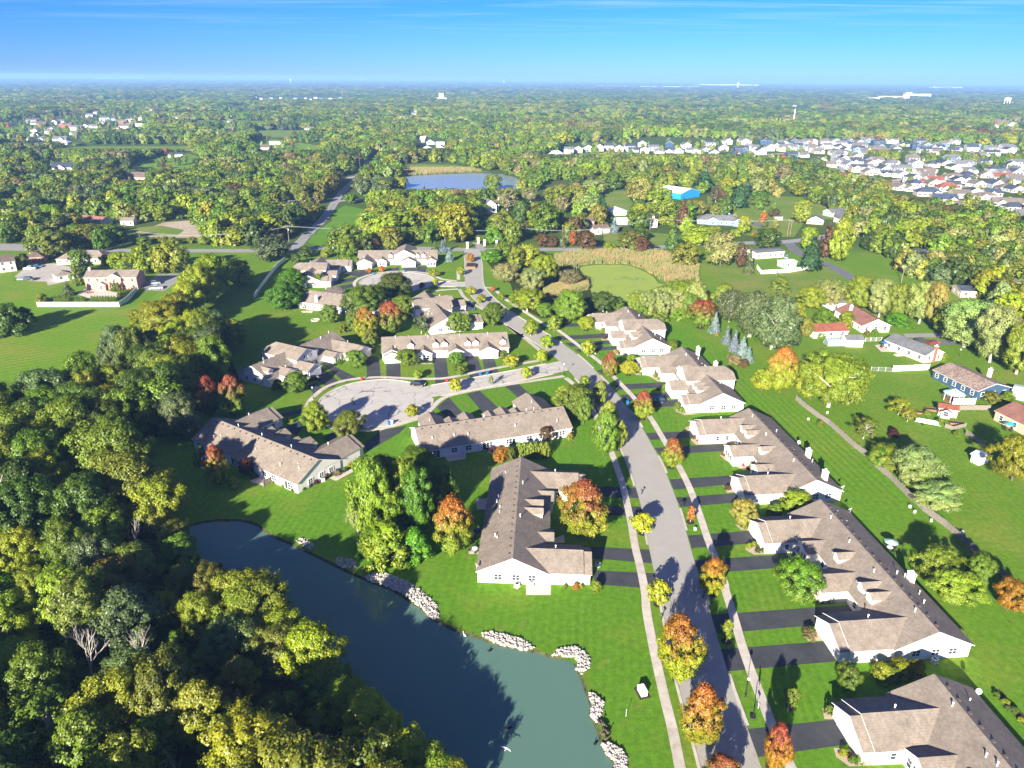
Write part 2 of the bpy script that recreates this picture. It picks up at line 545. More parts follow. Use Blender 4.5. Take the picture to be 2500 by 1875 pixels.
ALGAE = [px('G', x, y) for x, y in ((1140,940),(1180,920),(1300,905),(1450,903),(1600,910),(1720,950),(1830,1010),(1880,1070),(1930,1085),(1850,1115),(1700,1170),
         (1620,1230),(1560,1262),(1480,1235),(1380,1215),(1280,1205),(1235,1130),(1225,1050),(1160,985))]
ALGAE_W = [G(x, y) for x, y in ALGAE]
FARP = ([px('B', x, y) for x, y in ((1335,975),(1420,962),(1560,952),(1750,946),(1950,940),(2100,946),(2212,952))]
        + [px('C', x, y) for x, y in ((100,955),(200,975),(255,1020),(250,1085),(120,1100))] + [px('B', x, y) for x, y in ((2212,1135),(1900,1130),(1600,1110),(1345,1085))])
FARP_W = [G(x, y) for x, y in FARP]
def smooth_loop(p, step=1.5):
    q = [p[-1]] + list(p) + [p[0], p[1]]
    res = []
    for i in range(1, len(q) - 2):
        a, b, c, d = q[i-1], q[i], q[i+1], q[i+2]
        n = max(1, int((c - b).length / step))
        for j in range(n):
            t = j / n
            res.append(0.5 * ((2*b) + (c - a) * t + (2*a - 5*b + 4*c - d) * t*t + (-a + 3*b - 3*c + d) * t*t*t))
    return res
POND_W = smooth_loop(POND_W, 2.0)
ALGAE_W = smooth_loop(ALGAE_W, 4.0)
FARP_W = smooth_loop(FARP_W, 8.0)

# the ground: one sheet to the horizon, with the basins of the three ponds cut out
near = [(-900, -300), (900, -300), (900, 900), (-900, 900)]
loops_n = [[Vector((x, y, 0)) for x, y in near]] + [[Vector((p.x, p.y, 0)) for p in h] for h in (POND_W, ALGAE_W, FARP_W)]
mbg = MB()
mbg.v = [tuple(p) for lp in loops_n for p in lp]
mbg.f = [tuple(t) for t in tessellate_polygon(loops_n)]
mbg.mi = [0] * len(mbg.f)
rings = [near, [(-3500, -1500), (3500, -1500), (3500, 3500), (-3500, 3500)], [(-26000, -5000), (26000, -5000), (26000, 27000), (-26000, 27000)]]
for a, b in zip(rings, rings[1:]):
    for i in range(4):
        j = (i + 1) % 4
        mbg.poly([(*a[i], 0), (*a[j], 0), (*b[j], 0), (*b[i], 0)])
setting(mbg.obj('ground', 'grass'))

def basin(name, loop, drop, wz, m, off=1.0):
    c = sum((Vector(p) for p in loop), Vector()) / len(loop)
    area = sum(loop[i].x * loop[(i+1) % len(loop)].y - loop[(i+1) % len(loop)].x * loop[i].y for i in range(len(loop)))
    sgn = 1 if area > 0 else -1
    inner = []
    for i, p in enumerate(loop):
        t = (loop[(i + 1) % len(loop)] - loop[i - 1]).normalized()
        inner.append(p + Vector((-t.y, t.x, 0)) * (sgn * off))
    mb = MB()
    for i in range(len(loop)):
        j = (i + 1) % len(loop)
        mb.poly([(loop[i].x, loop[i].y, 0), (loop[j].x, loop[j].y, 0), (inner[j].x, inner[j].y, -drop), (inner[i].x, inner[i].y, -drop)])
    setting(mb.obj(name + '_bank', 'bank'))
    return sheet(name, loop, wz, m)
basin('pond', POND_W, 0.6, -0.32, 'pond_water', 0.9)
basin('algae_pond', ALGAE_W, 0.5, -0.2, 'weedy_water', 1.0)
basin('far_pond', FARP_W, 0.5, -0.2, 'far_water', 1.5)

# ---------------------------------------------------------------- streets
ROAD_R = ([px('G', x, y) for x, y in ((262,770),(265,810),(272,850),(283,920),(286,1000),(296,1085),(335,1150),(420,1235),(520,1315),(650,1400),(790,1485),(900,1550))]
          + [px('L', x, y) for x, y in ((140,640),(300,760),(400,850),(510,960),(610,1060),(710,1180),(830,1340),(930,1470),(1030,1640))]
          + [px('P', x, y) for x, y in ((555,430),(620,580),(690,760),(745,940),(800,1140),(860,1340),(910,1480))]
          + [px('R', x, y) for x, y in ((870,290),(960,590),(1060,930),(1190,1280),(1320,1650),(1420,1950))])
MR = catmull([G(x, y) for x, y in ROAD_R], 2.5)        # runs towards the camera: its right is west
RW = 8.5
ML = offset(MR, RW)
setting(ribbon(MR, ML, 0.030).obj('street', 'street_asphalt'))

CUL2, R2 = Vector((-40.2, 190.8, 0)), 16.6
cl = g('F', 1212, 880)
CUL1, R1 = Vector((cl.x + 17.5, cl.y + 1.0, 0)), 17.5
def disc(c, r, z, n=72):
    return [(c.x + r * math.cos(2 * pi * i / n), c.y + r * math.sin(2 * pi * i / n)) for i in range(n)]
def street(name, pts, w, z, m):
    c = catmull(pts, 2.5)
    setting(ribbon(offset(c, -w / 2), offset(c, w / 2), z).obj(name, m))
    return c
C2 = street('side_street', [CUL2 + Vector((6, 3, 0)), g('K', 900, 735), g('K', 1300, 660), g('K', 1700, 585), g('K', 2130, 495)], 8.4, 0.026, 'old_asphalt')
sheet('turning_circle', disc(CUL2, R2, 0), 0.022, 'old_asphalt')
C1 = street('side_street', [CUL1 + Vector((4, -2, 0)), g('F', 1900, 895), g('F', 2080, 900), g('F', 2260, 898)], 8.4, 0.026, 'old_asphalt')
sheet('turning_circle', disc(CUL1, R1, 0), 0.022, 'old_asphalt')
XR = [(-420, 606), (-120, 606), (250, 611), (600, 612), (713, 609), (800, 606), (1000, 606), (1110, 609), (1200, 610), (1340, 609), (1470, 608), (1620, 603), (1740, 597), (1830, 593), (1920, 590), (2010, 578), (2100, 556)]
XRW = street('cross_road', [G(x, y) for x, y in XR], 8.0, 0.018, 'road_asphalt')
street('lane', [G(x, y) for x, y in ((1925, 592), (1945, 614), (1985, 633), (2032, 652), (2100, 690), (2180, 731), (2262, 768), (2370, 815), (2520, 870))], 6.5, 0.014, 'dark_lane')
street('country_road', [G(x, y) for x, y in ((716, 611), (745, 578), (777, 548), (800, 520), (833, 472), (868, 435), (904, 398), (930, 376))], 6.2, 0.014, 'road_asphalt')
street('country_road', [G(x, y) for x, y in ((812, 494), (850, 489), (930, 489), (1010, 491))], 7.0, 0.010, 'road_asphalt')
street('rail_track', [G(x, y) for x, y in ((560, 476), (643, 458), (740, 445), (831, 436), (900, 428))], 9.0, 0.010, 'drive_gravel')
setting(ribbon([p for p in catmull([G(x, y) for x, y in ((1166, 612), (1160, 600), (1152, 592))], 2)], [p for p in catmull([G(x, y) for x, y in ((1190, 612), (1178, 600), (1165, 592))], 2)], 0.022).obj('entrance_road', 'road_asphalt'))

# subdivision streets to the east
street('far_street', [g('X', *p) for p in ((470,555),(700,620),(900,690),(1120,760),(1330,830),(1600,905))], 9, 0.02, 'street_asphalt')
street('far_street', [g('X', *p) for p in ((300,240),(620,245),(900,240),(1250,225),(1500,250),(2000,262),(2300,290))], 9, 0.02, 'street_asphalt')
street('far_street', [g('X', *p) for p in ((560,545),(1000,470),(1400,560),(1900,520),(2250,560))], 9, 0.016, 'street_asphalt')
street('far_street', [g('C', *p) for p in ((480,800),(1000,775),(1500,790),(2150,790),(2700,765))], 9, 0.02, 'street_asphalt')

# kerbs: pale concrete with a real step, broken where streets and drives join
def kerb_run(line, side, name='kerb', skip=()):
    run = []
    def flush():
        if len(run) > 1:
            a = run; b = offset(run, side * 0.42)
            setting(ribbon(a, b, 0.12, h=0.12).obj(name, 'kerb_concrete'))
        run.clear()
    for p in line:
        if any((p.xy - Vector(c[:2])).length < c[2] for c in skip): flush()
        else: run.append(p.copy())
    flush()
JOIN = [(*g('K', 2090, 505).xy, 9.5), (*g('F', 2170, 900).xy, 11)]

# ---------------------------------------------------------------- drives
DRIVES = []
def drive(k, pts, m='drive_asphalt', name='driveway', z=0.012):
    w = gl(k, pts)
    DRIVES.append(w)
    sheet(name, w, z + 0.0005 * (len(DRIVES) % 5), m)
for q in (((430,195),(470,252),(860,228),(845,178)), ((500,318),(550,375),(1160,340),(1145,280)), ((625,580),(665,665),(1230,612),(1215,540)),
          ((680,730),(722,810),(1270,765),(1225,690)), ((780,1045),(812,1150),(1400,1105),(1330,1003)), ((830,1250),(892,1362),(1930,1285),(1800,1188))):
    drive('P', q)
for q in (((870,280),(930,450),(2150,345),(2130,190)), ((960,590),(1015,790),(1990,700),(1940,515)), ((1195,1310),(1295,1560),(2150,1440),(2030,1218)), ((1440,1900),(1560,2200),(2800,2060),(2660,1800))):
    drive('R', q)
for q in (((-60,392),(-20,440),(420,425),(380,398)), ((40,535),(100,575),(660,545),(620,502)), ((130,608),(190,648),(690,615),(640,580)), ((235,678),(290,712),(760,668),(720,637)),
          ((470,905),(545,950),(640,930),(600,880)), ((650,1060),(700,1115),(1250,1085),(1220,1030)), ((720,1170),(780,1230),(1330,1195),(1280,1140)), ((790,1255),(850,1315),(1430,1285),(1400,1218))):
    drive('L', q)
for q in (((380,650),(398,738),(-60,712),(-60,632)), ((412,805),(432,890),(-60,868),(-60,790)), ((490,1165),(515,1278),(-330,1210),(-330,1120)), ((530,1360),(560,1490),(0,1450),(0,1335))):
    drive('P', q)
for q in (((1520,520),(1660,540),(1685,795),(1535,795)), ((1050,615),(1160,630),(1430,765),(1300,815)), ((930,745),(1080,690),(1250,815),(1120,880)), ((870,850),(990,820),(1070,895),(985,960)),
          ((590,1150),(850,1095),(880,1130),(600,1200)), ((640,1300),(800,1225),(850,1290),(770,1390)), ((1050,1420),(1190,1320),(1260,1340),(1120,1450)),
          ((1960,1280),(1700,1325),(1480,1480),(1540,1560),(1660,1490),(1880,1360))):
    drive('J', q)
for q in (((188,440),(338,440),(348,655),(192,650)), ((695,405),(835,405),(868,668),(722,692)), ((1046,395),(1172,385),(1238,600),(1092,628)), ((1222,385),(1346,385),(1402,572),(1258,592)),
          ((1440,690),(1580,660),(1800,860),(1680,900)), ((1060,805),(1200,770),(1450,1000),(1240,1010)), ((735,950),(865,840),(1060,1060),(860,1090)), ((590,1080),(700,985),(820,1100),(660,1150))):
    drive('K', q)
for q in (((1450,770),(1570,735),(1560,790),(1500,800)), ((1605,745),(1712,745),(1718,805),(1600,795)), ((1718,740),(1815,735),(1800,812),(1720,805)), ((1185,770),(1335,765),(1340,800),(1250,815)),
          ((1050,795),(1150,765),(1270,812),(1210,840)), ((980,870),(1170,832),(1190,862),(1000,905)), ((960,925),(1180,890),(1200,915),(1000,960)), ((2050,1100),(2230,1060),(2240,1100),(2080,1150))):
    drive('F', q)
# country and neighbours' drives
drive('E', ((430,800),(760,730),(660,640),(480,600),(260,620),(130,720),(250,760),(420,765)), 'drive_gravel')
drive('E', ((1290,840),(1480,850),(1590,770),(1600,690),(1420,700),(1300,790)), 'road_asphalt')
drive('E', ((1590,700),(1700,660),(1720,600),(1690,600)), 'road_asphalt')
drive('M', ((1280,520),(1830,512),(1850,545),(1300,550)), 'road_asphalt')
drive('M', ((1440,575),(1840,565),(1860,600),(1480,610)), 'dark_lane')
drive('H', ((1040,840),(1190,890),(1120,905),(1010,860)), 'dark_lane')
drive('H', ((545,640),(870,760),(830,790),(530,690)), 'dark_lane')
drive('I', ((350,920),(490,965),(480,1000),(360,960)), 'drive_gravel')
drive('G', ((1300,740),(1360,735),(1380,775),(1290,775)), 'road_asphalt')
drive('E', ((-40,420),(210,430),(200,470),(-40,480)), 'road_asphalt')
drive('E', ((270,200),(400,200),(420,280),(290,290)), 'drive_gravel')

kerb_run(MR, -1, skip=[(*((d[0] + d[1]) / 2).xy, (d[0] - d[1]).length / 2 + 0.3) for d in DRIVES] + [(*g('G', 262, 770).xy, 6)])
kerb_run(ML, 1, skip=JOIN + [(*((d[0] + d[1]) / 2).xy, (d[0] - d[1]).length / 2 + 0.3) for d in DRIVES] + [(*g('G', 90, 780).xy, 8)])
for c, r, st in ((CUL2, R2, C2), (CUL1, R1, C1)):
    a0 = math.atan2(st[6].y - c.y, st[6].x - c.x)
    ring = [c + Vector((math.cos(a0 + R(18 + i * 4.5)) * r, math.sin(a0 + R(18 + i * 4.5)) * r, 0)) for i in range(73)]
    kerb_run(ring, 1)
    far_part = [p for p in st if (p - c).length > r + 1]
    kerb_run(offset(far_part, -4.2), -1, skip=[(*MR[0].xy, 1)] + [(p.x, p.y, 4.6) for p in ML])
    kerb_run(offset(far_part, 4.2), 1, skip=[(p.x, p.y, 4.6) for p in ML])

# ---------------------------------------------------------------- pavements, each slab of its own near the camera
def sidewalk(pts, w=1.55, slab=3.0, near_slabs=True):
    c = catmull(pts, 0.75)
    a, b = offset(c, -w / 2), offset(c, w / 2)
    base = setting(ribbon(a, b, 0.034, h=0.034).obj('sidewalk', 'concrete'))
    i = 0
    n = int(slab / 0.75)
    while i + n < len(c) and near_slabs:
        if c[i].y < 215:
            mb = MB()
            for j in range(i, i + n):
                t0 = 0.04 if j == i else 0.0
                p, q, r, s = a[j].lerp(a[j+1], t0), a[j+1], b[j+1], b[j].lerp(b[j+1], t0)
                mb.poly([(p.x, p.y, .05), (q.x, q.y, .05), (r.x, r.y, .05), (s.x, s.y, .05)])
            mb.obj('slab', 'concrete', base)
        i += n
    return c
SW_R = [g('G', 395, 1128), g('G', 500, 1222), g('G', 650, 1320), g('G', 860, 1452)] + gl('L', ((20,445),(290,645),(540,842),(650,965),(880,1205),(1010,1390))) + \
       gl('P', ((465,60),(600,285),(695,450),(790,640),(870,850),(940,1060),(1000,1215),(1080,1430))) + gl('R', ((1000,60),(1075,300),(1150,560),(1230,790),(1330,1050),(1440,1330),(1600,1680),(1750,2000)))
sidewalk(SW_R)
SW_L = gl('L', ((140,985),(240,1070),(340,1200),(440,1350))) + gl('P', ((145,355),(190,480),(232,600),(275,780),(312,960),(345,1150),(382,1300),(425,1520))) + \
       gl('R', ((290,250),(340,520),(400,800),(460,1060),(520,1300),(590,1650),(650,1950)))
sidewalk(SW_L)
sidewalk(gl('G', ((80,1130),(120,1195),(200,1255),(330,1332),(430,1395),(560,1490),(650,1562))) + gl('K', ((1500,70),(1640,165),(1780,275),(1870,350))))
sidewalk(gl('J', ((868,1120),(895,1045),(960,962),(1080,868),(1250,803),(1450,768),(1650,757))) + gl('K', ((200,625),(480,638),(700,641),(850,631),(1050,592),(1400,520),(1700,467),(1920,430))))
sidewalk(gl('J', ((872,1130),(900,1190),(990,1250),(1100,1283),(1250,1320),(1400,1333),(1560,1325),(1700,1310))) + gl('K', ((180,1165),(300,1140),(420,1105),(540,1065),(640,1000),(700,940),(760,880),(850,830),(1000,790),(1200,750),(1600,688),(2110,612))))
ring1 = [CUL1 + Vector((math.cos(R(a)) * (R1 + 2.4), math.sin(R(a)) * (R1 + 2.4), 0)) for a in range(250, 30, -12)]
sidewalk(ring1 + [g('F', 1950, 852), g('F', 2085, 872)], near_slabs=False)
sidewalk(gl('F', ((2095,770),(2100,860))), near_slabs=False)
sidewalk(gl('F', ((1850,965),(1950,952),(2095,942))), near_slabs=False)
sidewalk(gl('G', ((305,1112),(385,1118))), near_slabs=False)
XS = [g('X', 480, 545) + Vector((0, 9, 0)), g('X', 900, 680) + Vector((0, 9, 0)), g('X', 1330, 820) + Vector((0, 9, 0))]
sidewalk(XS, 2.0, near_slabs=False)

# ---------------------------------------------------------------- mown strips, fields, meadows, woodland floor
sheet('lawn', gl('P', ((375,120),(630,590),(800,1140),(950,1650))) + gl('R', ((1320,1650),(1500,2050))) + gl('S', ((2600,2000),(2300,1300))) + gl('Q', ((1550,800),(900,200))) + gl('M', ((640,1180),(150,1000),(-100,800))) + gl('L', ((1900,700),(1300,400),(600,300),(60,420),(300,760))), 0.004, 'lawn')
sheet('mown_strip', gl('M', ((20,830),(160,970),(450,1050),(640,1210),(1000,1500),(1100,1659))) + gl('Q', ((1300,740),(1900,1230),(2300,1560))) + gl('S', ((2500,900),(2500,1500),(1900,950),(1780,560),(1300,0))) + gl('Q', ((1040,1050),(560,480),(70,0))) + gl('M', ((150,1140),(0,920))), 0.007, 'mown_strip')
sheet('lawn', gl('T', ((560,500),(870,620),(1280,720),(1700,900),(1770,1150),(2000,1560),(2080,1700))) + gl('R', ((560,1700),(420,1060),(330,640),(240,100))) + gl('P', ((410,1650),(300,1100),(220,660),(130,400),(0,200))) + gl('L', ((420,1400),(140,1000),(-100,1000))) + gl('K', ((1600,700),(860,840),(620,1040),(200,1200))) + gl('J', ((1500,1350),(1000,1280),(860,1120))) + gl('N', ((700,100),(200,300),(100,560),(-60,800),(150,1250),(500,1370),(760,1400),(960,1530),(1180,1620))) + gl('O', ((60,1100),(160,1180),(460,1230),(640,1350))), 0.004, 'lawn')
sheet('field', gl('E', ((-400,1659),(900,1659),(930,1330),(1250,1180),(1600,830),(1700,700),(1580,770),(1280,960),(1080,1015),(340,1010),(330,900),(560,790),(420,760),(0,680),(-400,700))), 0.004, 'field')
sheet('meadow', gl('H', ((930,980),(760,760),(560,640),(560,560),(900,640),(1180,560),(1900,600),(2050,700),(2060,840),(1640,800),(1500,1010),(1080,1010))), 0.005, 'meadow')
sheet('meadow', gl('H', ((-60,960),(330,1000),(330,1130),(-60,1130))), 0.005, 'meadow')
sheet('meadow', gl('H', ((480,1320),(900,1290),(1090,1370),(1620,1370),(1900,1330),(2050,1400),(1900,1659),(900,1640),(700,1430))), 0.005, 'meadow')
sheet('meadow', gl('G', ((1380,230),(1560,240),(1680,400),(1620,480),(1440,470),(1390,330))), 0.005, 'meadow')
sheet('meadow', gl('G', ((1370,620),(1540,620),(1950,640),(1950,740),(1385,740))), 0.007, 'meadow')
sheet('lawn', gl('F', ((860,560),(740,520),(800,440),(960,330),(960,250),(1080,190),(1280,230),(1300,330),(1290,400),(1000,420))), 0.005, 'lawn')
sheet('lawn', gl('G', ((240,620),(230,480),(450,470),(480,430),(640,620),(640,670),(400,650))), 0.005, 'lawn')
sheet('meadow', gl('A', ((440,735),(820,715),(1620,715),(1640,755),(900,760),(450,755))), 0.005, 'meadow')
sheet('meadow', gl('A', ((1000,900),(1400,800),(1600,780),(1750,830),(1640,930),(1200,950))), 0.005, 'field')
sheet('meadow', gl('A', ((230,840),(470,830),(500,880),(380,900))), 0.005, 'field')
sheet('meadow', gl('B', ((130,640),(420,680),(680,720),(640,760),(260,760),(80,720))), 0.005, 'field')
sheet('gravel_lot', gl('E', ((1210,330),(1480,230),(1700,215),(1840,280),(1830,370),(1500,370),(1230,360))), 0.005, 'gravel_lot')
sheet('meadow', gl('E', ((1100,290),(1450,260),(1660,300),(1600,350),(1150,350))), 0.009, 'meadow')
sheet('wetland', gl('B', ((1240,880),(1500,865),(1760,870),(1950,915),(2080,935),(1700,945),(1340,965),(1290,920))), 0.005, 'meadow')
WOOD = [G(x, y) for x, y in ((-900, 1500), (-500, 1180), (-120, 1060), (60, 1045), (200, 1010), (300, 950), (400, 900), (480, 850), (545, 845), (590, 930), (520, 985), (440, 1020), (410, 1060), (330, 1080), (300, 1150), (330, 1230), (440, 1290), (462, 1385), (505, 1455), (575, 1525), (655, 1600), (745, 1690), (850, 1790), (960, 1885), (1060, 1960), (900, 2300), (-300, 2300))]
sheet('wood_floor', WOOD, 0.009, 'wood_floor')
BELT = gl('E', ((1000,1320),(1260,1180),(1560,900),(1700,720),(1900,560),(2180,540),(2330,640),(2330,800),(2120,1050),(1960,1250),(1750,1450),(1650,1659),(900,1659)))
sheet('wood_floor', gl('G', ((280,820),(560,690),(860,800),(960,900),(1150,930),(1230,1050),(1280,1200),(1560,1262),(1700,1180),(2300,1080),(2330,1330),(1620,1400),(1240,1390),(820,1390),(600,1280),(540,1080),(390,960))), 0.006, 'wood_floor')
# ---------------------------------------------------------------- building materials
def siding(name, col, step=0.18, dark=0.86):
    m, n, l, b = nodes(name)
    b.inputs['Roughness'].default_value = 0.75
    b.inputs['Specular IOR Level'].default_value = 0.15
    t = n.new('ShaderNodeTexCoord')
    sp = n.new('ShaderNodeSeparateXYZ'); l.new(t.outputs['Object'], sp.inputs[0])
    fr = n.new('ShaderNodeMath'); fr.operation = 'MODULO'; fr.inputs[1].default_value = step
    l.new(sp.outputs['Z'], fr.inputs[0])
    r = n.new('ShaderNodeMapRange'); r.inputs['From Min'].default_value = 0.0; r.inputs['From Max'].default_value = step * 0.22
    r.inputs['To Min'].default_value = dark; r.inputs['To Max'].default_value = 1.0
    l.new(fr.outputs[0], r.inputs['Value'])
    nt = n.new('ShaderNodeTexNoise'); nt.inputs['Scale'].default_value = 0.6; nt.inputs['Detail'].default_value = 4
    l.new(t.outputs['Object'], nt.inputs['Vector'])
    r2 = n.new('ShaderNodeMapRange'); r2.inputs['To Min'].default_value = 0.92; r2.inputs['To Max'].default_value = 1.06
    l.new(nt.outputs['Fac'], r2.inputs['Value'])
    mu = n.new('ShaderNodeMath'); mu.operation = 'MULTIPLY'
    l.new(r.outputs[0], mu.inputs[0]); l.new(r2.outputs[0], mu.inputs[1])
    vm = n.new('ShaderNodeVectorMath'); vm.operation = 'SCALE'; vm.inputs[0].default_value = col
    l.new(mu.outputs[0], vm.inputs['Scale']); l.new(vm.outputs[0], b.inputs['Base Color'])

def shingle(name, col, var=0.15, course=0.16):
    m, n, l, b = nodes(name)
    b.inputs['Roughness'].default_value = 0.92
    b.inputs['Specular IOR Level'].default_value = 0.1
    t = n.new('ShaderNodeTexCoord')
    br = n.new('ShaderNodeTexVoronoi'); br.inputs['Scale'].default_value = 2.6; br.feature = 'F1'
    l.new(t.outputs['Object'], br.inputs['Vector'])
    sp = n.new('ShaderNodeSeparateColor'); l.new(br.outputs['Color'], sp.inputs[0])
    r = n.new('ShaderNodeMapRange'); r.inputs['To Min'].default_value = 1 - var; r.inputs['To Max'].default_value = 1 + var
    l.new(sp.outputs[0], r.inputs['Value'])
    nt = n.new('ShaderNodeTexNoise'); nt.inputs['Scale'].default_value = 0.35; nt.inputs['Detail'].default_value = 5; nt.inputs['Roughness'].default_value = 0.65
    l.new(t.outputs['Object'], nt.inputs['Vector'])
    r2 = n.new('ShaderNodeMapRange'); r2.inputs['From Min'].default_value = 0.3; r2.inputs['From Max'].default_value = 0.7
    r2.inputs['To Min'].default_value = 0.80; r2.inputs['To Max'].default_value = 1.16
    l.new(nt.outputs['Fac'], r2.inputs['Value'])
    sz = n.new('ShaderNodeSeparateXYZ'); l.new(t.outputs['Object'], sz.inputs[0])
    fr = n.new('ShaderNodeMath'); fr.operation = 'MODULO'; fr.inputs[1].default_value = course
    l.new(sz.outputs['Z'], fr.inputs[0])
    r3 = n.new('ShaderNodeMapRange'); r3.inputs['From Max'].default_value = course * 0.3; r3.inputs['To Min'].default_value = 0.82
    l.new(fr.outputs[0], r3.inputs['Value'])
    m1 = n.new('ShaderNodeMath'); m1.operation = 'MULTIPLY'; l.new(r.outputs[0], m1.inputs[0]); l.new(r2.outputs[0], m1.inputs[1])
    m2 = n.new('ShaderNodeMath'); m2.operation = 'MULTIPLY'; l.new(m1.outputs[0], m2.inputs[0]); l.new(r3.outputs[0], m2.inputs[1])
    vm = n.new('ShaderNodeVectorMath'); vm.operation = 'SCALE'; vm.inputs[0].default_value = col
    l.new(m2.outputs[0], vm.inputs['Scale']); l.new(vm.outputs[0], b.inputs['Base Color'])

siding('siding_white', (0.74, 0.69, 0.63))
siding('siding_far_white', (0.50, 0.48, 0.46))
siding('siding_cream', (0.66, 0.58, 0.48))
siding('siding_grey', (0.30, 0.31, 0.325))
siding('siding_bluegrey', (0.18, 0.23, 0.29))
siding('siding_blue', (0.042, 0.085, 0.145))
siding('siding_tan', (0.50, 0.40, 0.30))
siding('siding_brown', (0.24, 0.15, 0.11))
shingle('roof_tan', (0.232, 0.190, 0.152), 0.13)
shingle('roof_grey', (0.150, 0.150, 0.155))
shingle('roof_slate', (0.060, 0.070, 0.095))
shingle('roof_navy', (0.055, 0.070, 0.110))
shingle('roof_red', (0.24, 0.085, 0.055))
shingle('roof_redbrown', (0.25, 0.12, 0.09))
shingle('roof_brown', (0.145, 0.105, 0.085))
shingle('roof_far_tan', (0.165, 0.135, 0.115))
shingle('roof_worn', (0.27, 0.20, 0.16), 0.4)
mat('roof_white', (0.80, 0.80, 0.80), 0.6, 0.06, 0.5)
mat('trim', (0.80, 0.79, 0.77), 0.6, 0.04, 2)
mat('fascia', (0.55, 0.52, 0.48), 0.7)
mat('glass', (0.035, 0.045, 0.06), 0.08, spec=0.6)
mat('door_white', (0.72, 0.69, 0.64), 0.55, 0.05, 1.5)
mat('door_dark', (0.03, 0.03, 0.035), 0.5)
mat('door_maroon', (0.16, 0.03, 0.035), 0.5)
mat('brick_pink', (0.52, 0.25, 0.20), 0.9, 0.20, 4)
mat('brick_red', (0.30, 0.11, 0.075), 0.9, 0.25, 4)
mat('brick_tan', (0.45, 0.33, 0.24), 0.9, 0.2, 4)
mat('metal_blue', (0.02, 0.24, 0.62), 0.5, 0.08, 1)
mat('metal_red', (0.40, 0.14, 0.11), 0.6, 0.1, 1)
mat('metal_grey', (0.55, 0.56, 0.57), 0.45, 0.08, 2)
mat('metal_white', (0.80, 0.80, 0.80), 0.45, 0.05, 2)
mat('stone_chimney', (0.62, 0.54, 0.46), 0.9, 0.15, 3)
mat('dark_metal', (0.03, 0.03, 0.035), 0.5)
mat('wood_grey', (0.215, 0.185, 0.155), 0.9, 0.45, 9)
mat('wood_brown', (0.22, 0.12, 0.06), 0.9, 0.25, 3)
mat('blue_plastic', (0.02, 0.15, 0.42), 0.5)
mat('red_plastic', (0.50, 0.04, 0.04), 0.5)
mat('black_plastic', (0.025, 0.025, 0.03), 0.5)
mat('white_plastic', (0.75, 0.75, 0.75), 0.5)
mat('teal_plastic', (0.03, 0.30, 0.33), 0.5)

PITCHM = 0.48          # rise over run of the roofs
OV = 0.35

def gable_part(root, c, hw, y0, y1, eave, along='y', sgn=1, wall='siding_white', roof='roof_tan', pitch=PITCHM, ends=(0, 0), ov=OV, ov0=0.0, wall0=None, base=0.0, open_base=False, th=0.14):
    """A wing. Its ridge runs along local y (or x) from y0 to y1; c is its centre line, hw half its wall width.
    ends: how much each ridge end is clipped back to a hip (0 = a plain gable). Local front is sgn*y."""
    def P(a, b, z):
        return (a, sgn * b, z) if along == 'y' else (b, sgn * a, z)
    rise = pitch * hw
    rz = eave + rise
    w0 = y0 if wall0 is None else wall0
    mb = MB()
    prof = [(c - hw, base), (c + hw, base), (c + hw, eave), (c, rz - 0.02), (c - hw, eave)]
    def cut(e):      # clipped gable: wall top is a trapezium
        if e <= 0: return prof
        f = min(1.0, e / hw)
        zt = rz - 0.02 - rise * f
        return [(c - hw, base), (c + hw, base), (c + hw, eave), (c + hw * f, zt), (c - hw * f, zt), (c - hw, eave)]
    pa, pb = cut(ends[0]), cut(ends[1])
    mb.poly([P(a, w0, z) for a, z in pa])
    mb.poly([P(a, y1, z) for a, z in pb])
    mb.poly([P(c - hw, w0, base), P(c - hw, y1, base), P(c - hw, y1, eave), P(c - hw, w0, eave)])
    mb.poly([P(c + hw, w0, base), P(c + hw, y1, base), P(c + hw, y1, eave), P(c + hw, w0, eave)])
    mb.obj('wall', wall, root)
    rb = MB()
    t = th
    a0, a1 = y0 - ov0, y1 + ov
    ez = eave - pitch * ov + t
    z1 = rz + t
    e0, e1 = ends
    for s in (-1, 1):
        x = c + s * (hw + ov)
        pts = [P(x, a0, ez), P(x, a1, ez)]
        if e1 > 0:
            k = min(1.0, e1 / hw)
            pts += [P(c + s * (hw + ov) * k, a1, z1 - (z1 - ez) * k), P(c, a1 - e1 * 0.95, z1)]
        else:
            pts += [P(c, a1, z1)]
        if e0 > 0:
            k = min(1.0, e0 / hw)
            pts += [P(c, a0 + e0 * 0.95, z1), P(c + s * (hw + ov) * k, a0, z1 - (z1 - ez) * k)]
        else:
            pts += [P(c, a0, z1)]
        if e0 >= hw: pts = [p for i, p in enumerate(pts) if i == 0 or (Vector(p) - Vector(pts[0])).length > 0.01]
        q = []
        for p in pts:
            if not q or (Vector(p) - Vector(q[-1])).length > 0.01: q.append(p)
        if (Vector(q[0]) - Vector(q[-1])).length < 0.01: q.pop()
        rb.slab(q, t)
    for e, yy, d in ((e0, a0, 1), (e1, a1, -1)):
        if e > 0:
            k = min(1.0, e / hw)
            zt = z1 - (z1 - ez) * k
            rb.slab([P(c - (hw + ov) * k, yy, zt), P(c + (hw + ov) * k, yy, zt), P(c, yy + d * e * 0.95, z1)], t)
    ro = rb.obj('roof', [roof, 'trim'], root)
    return rz, ro

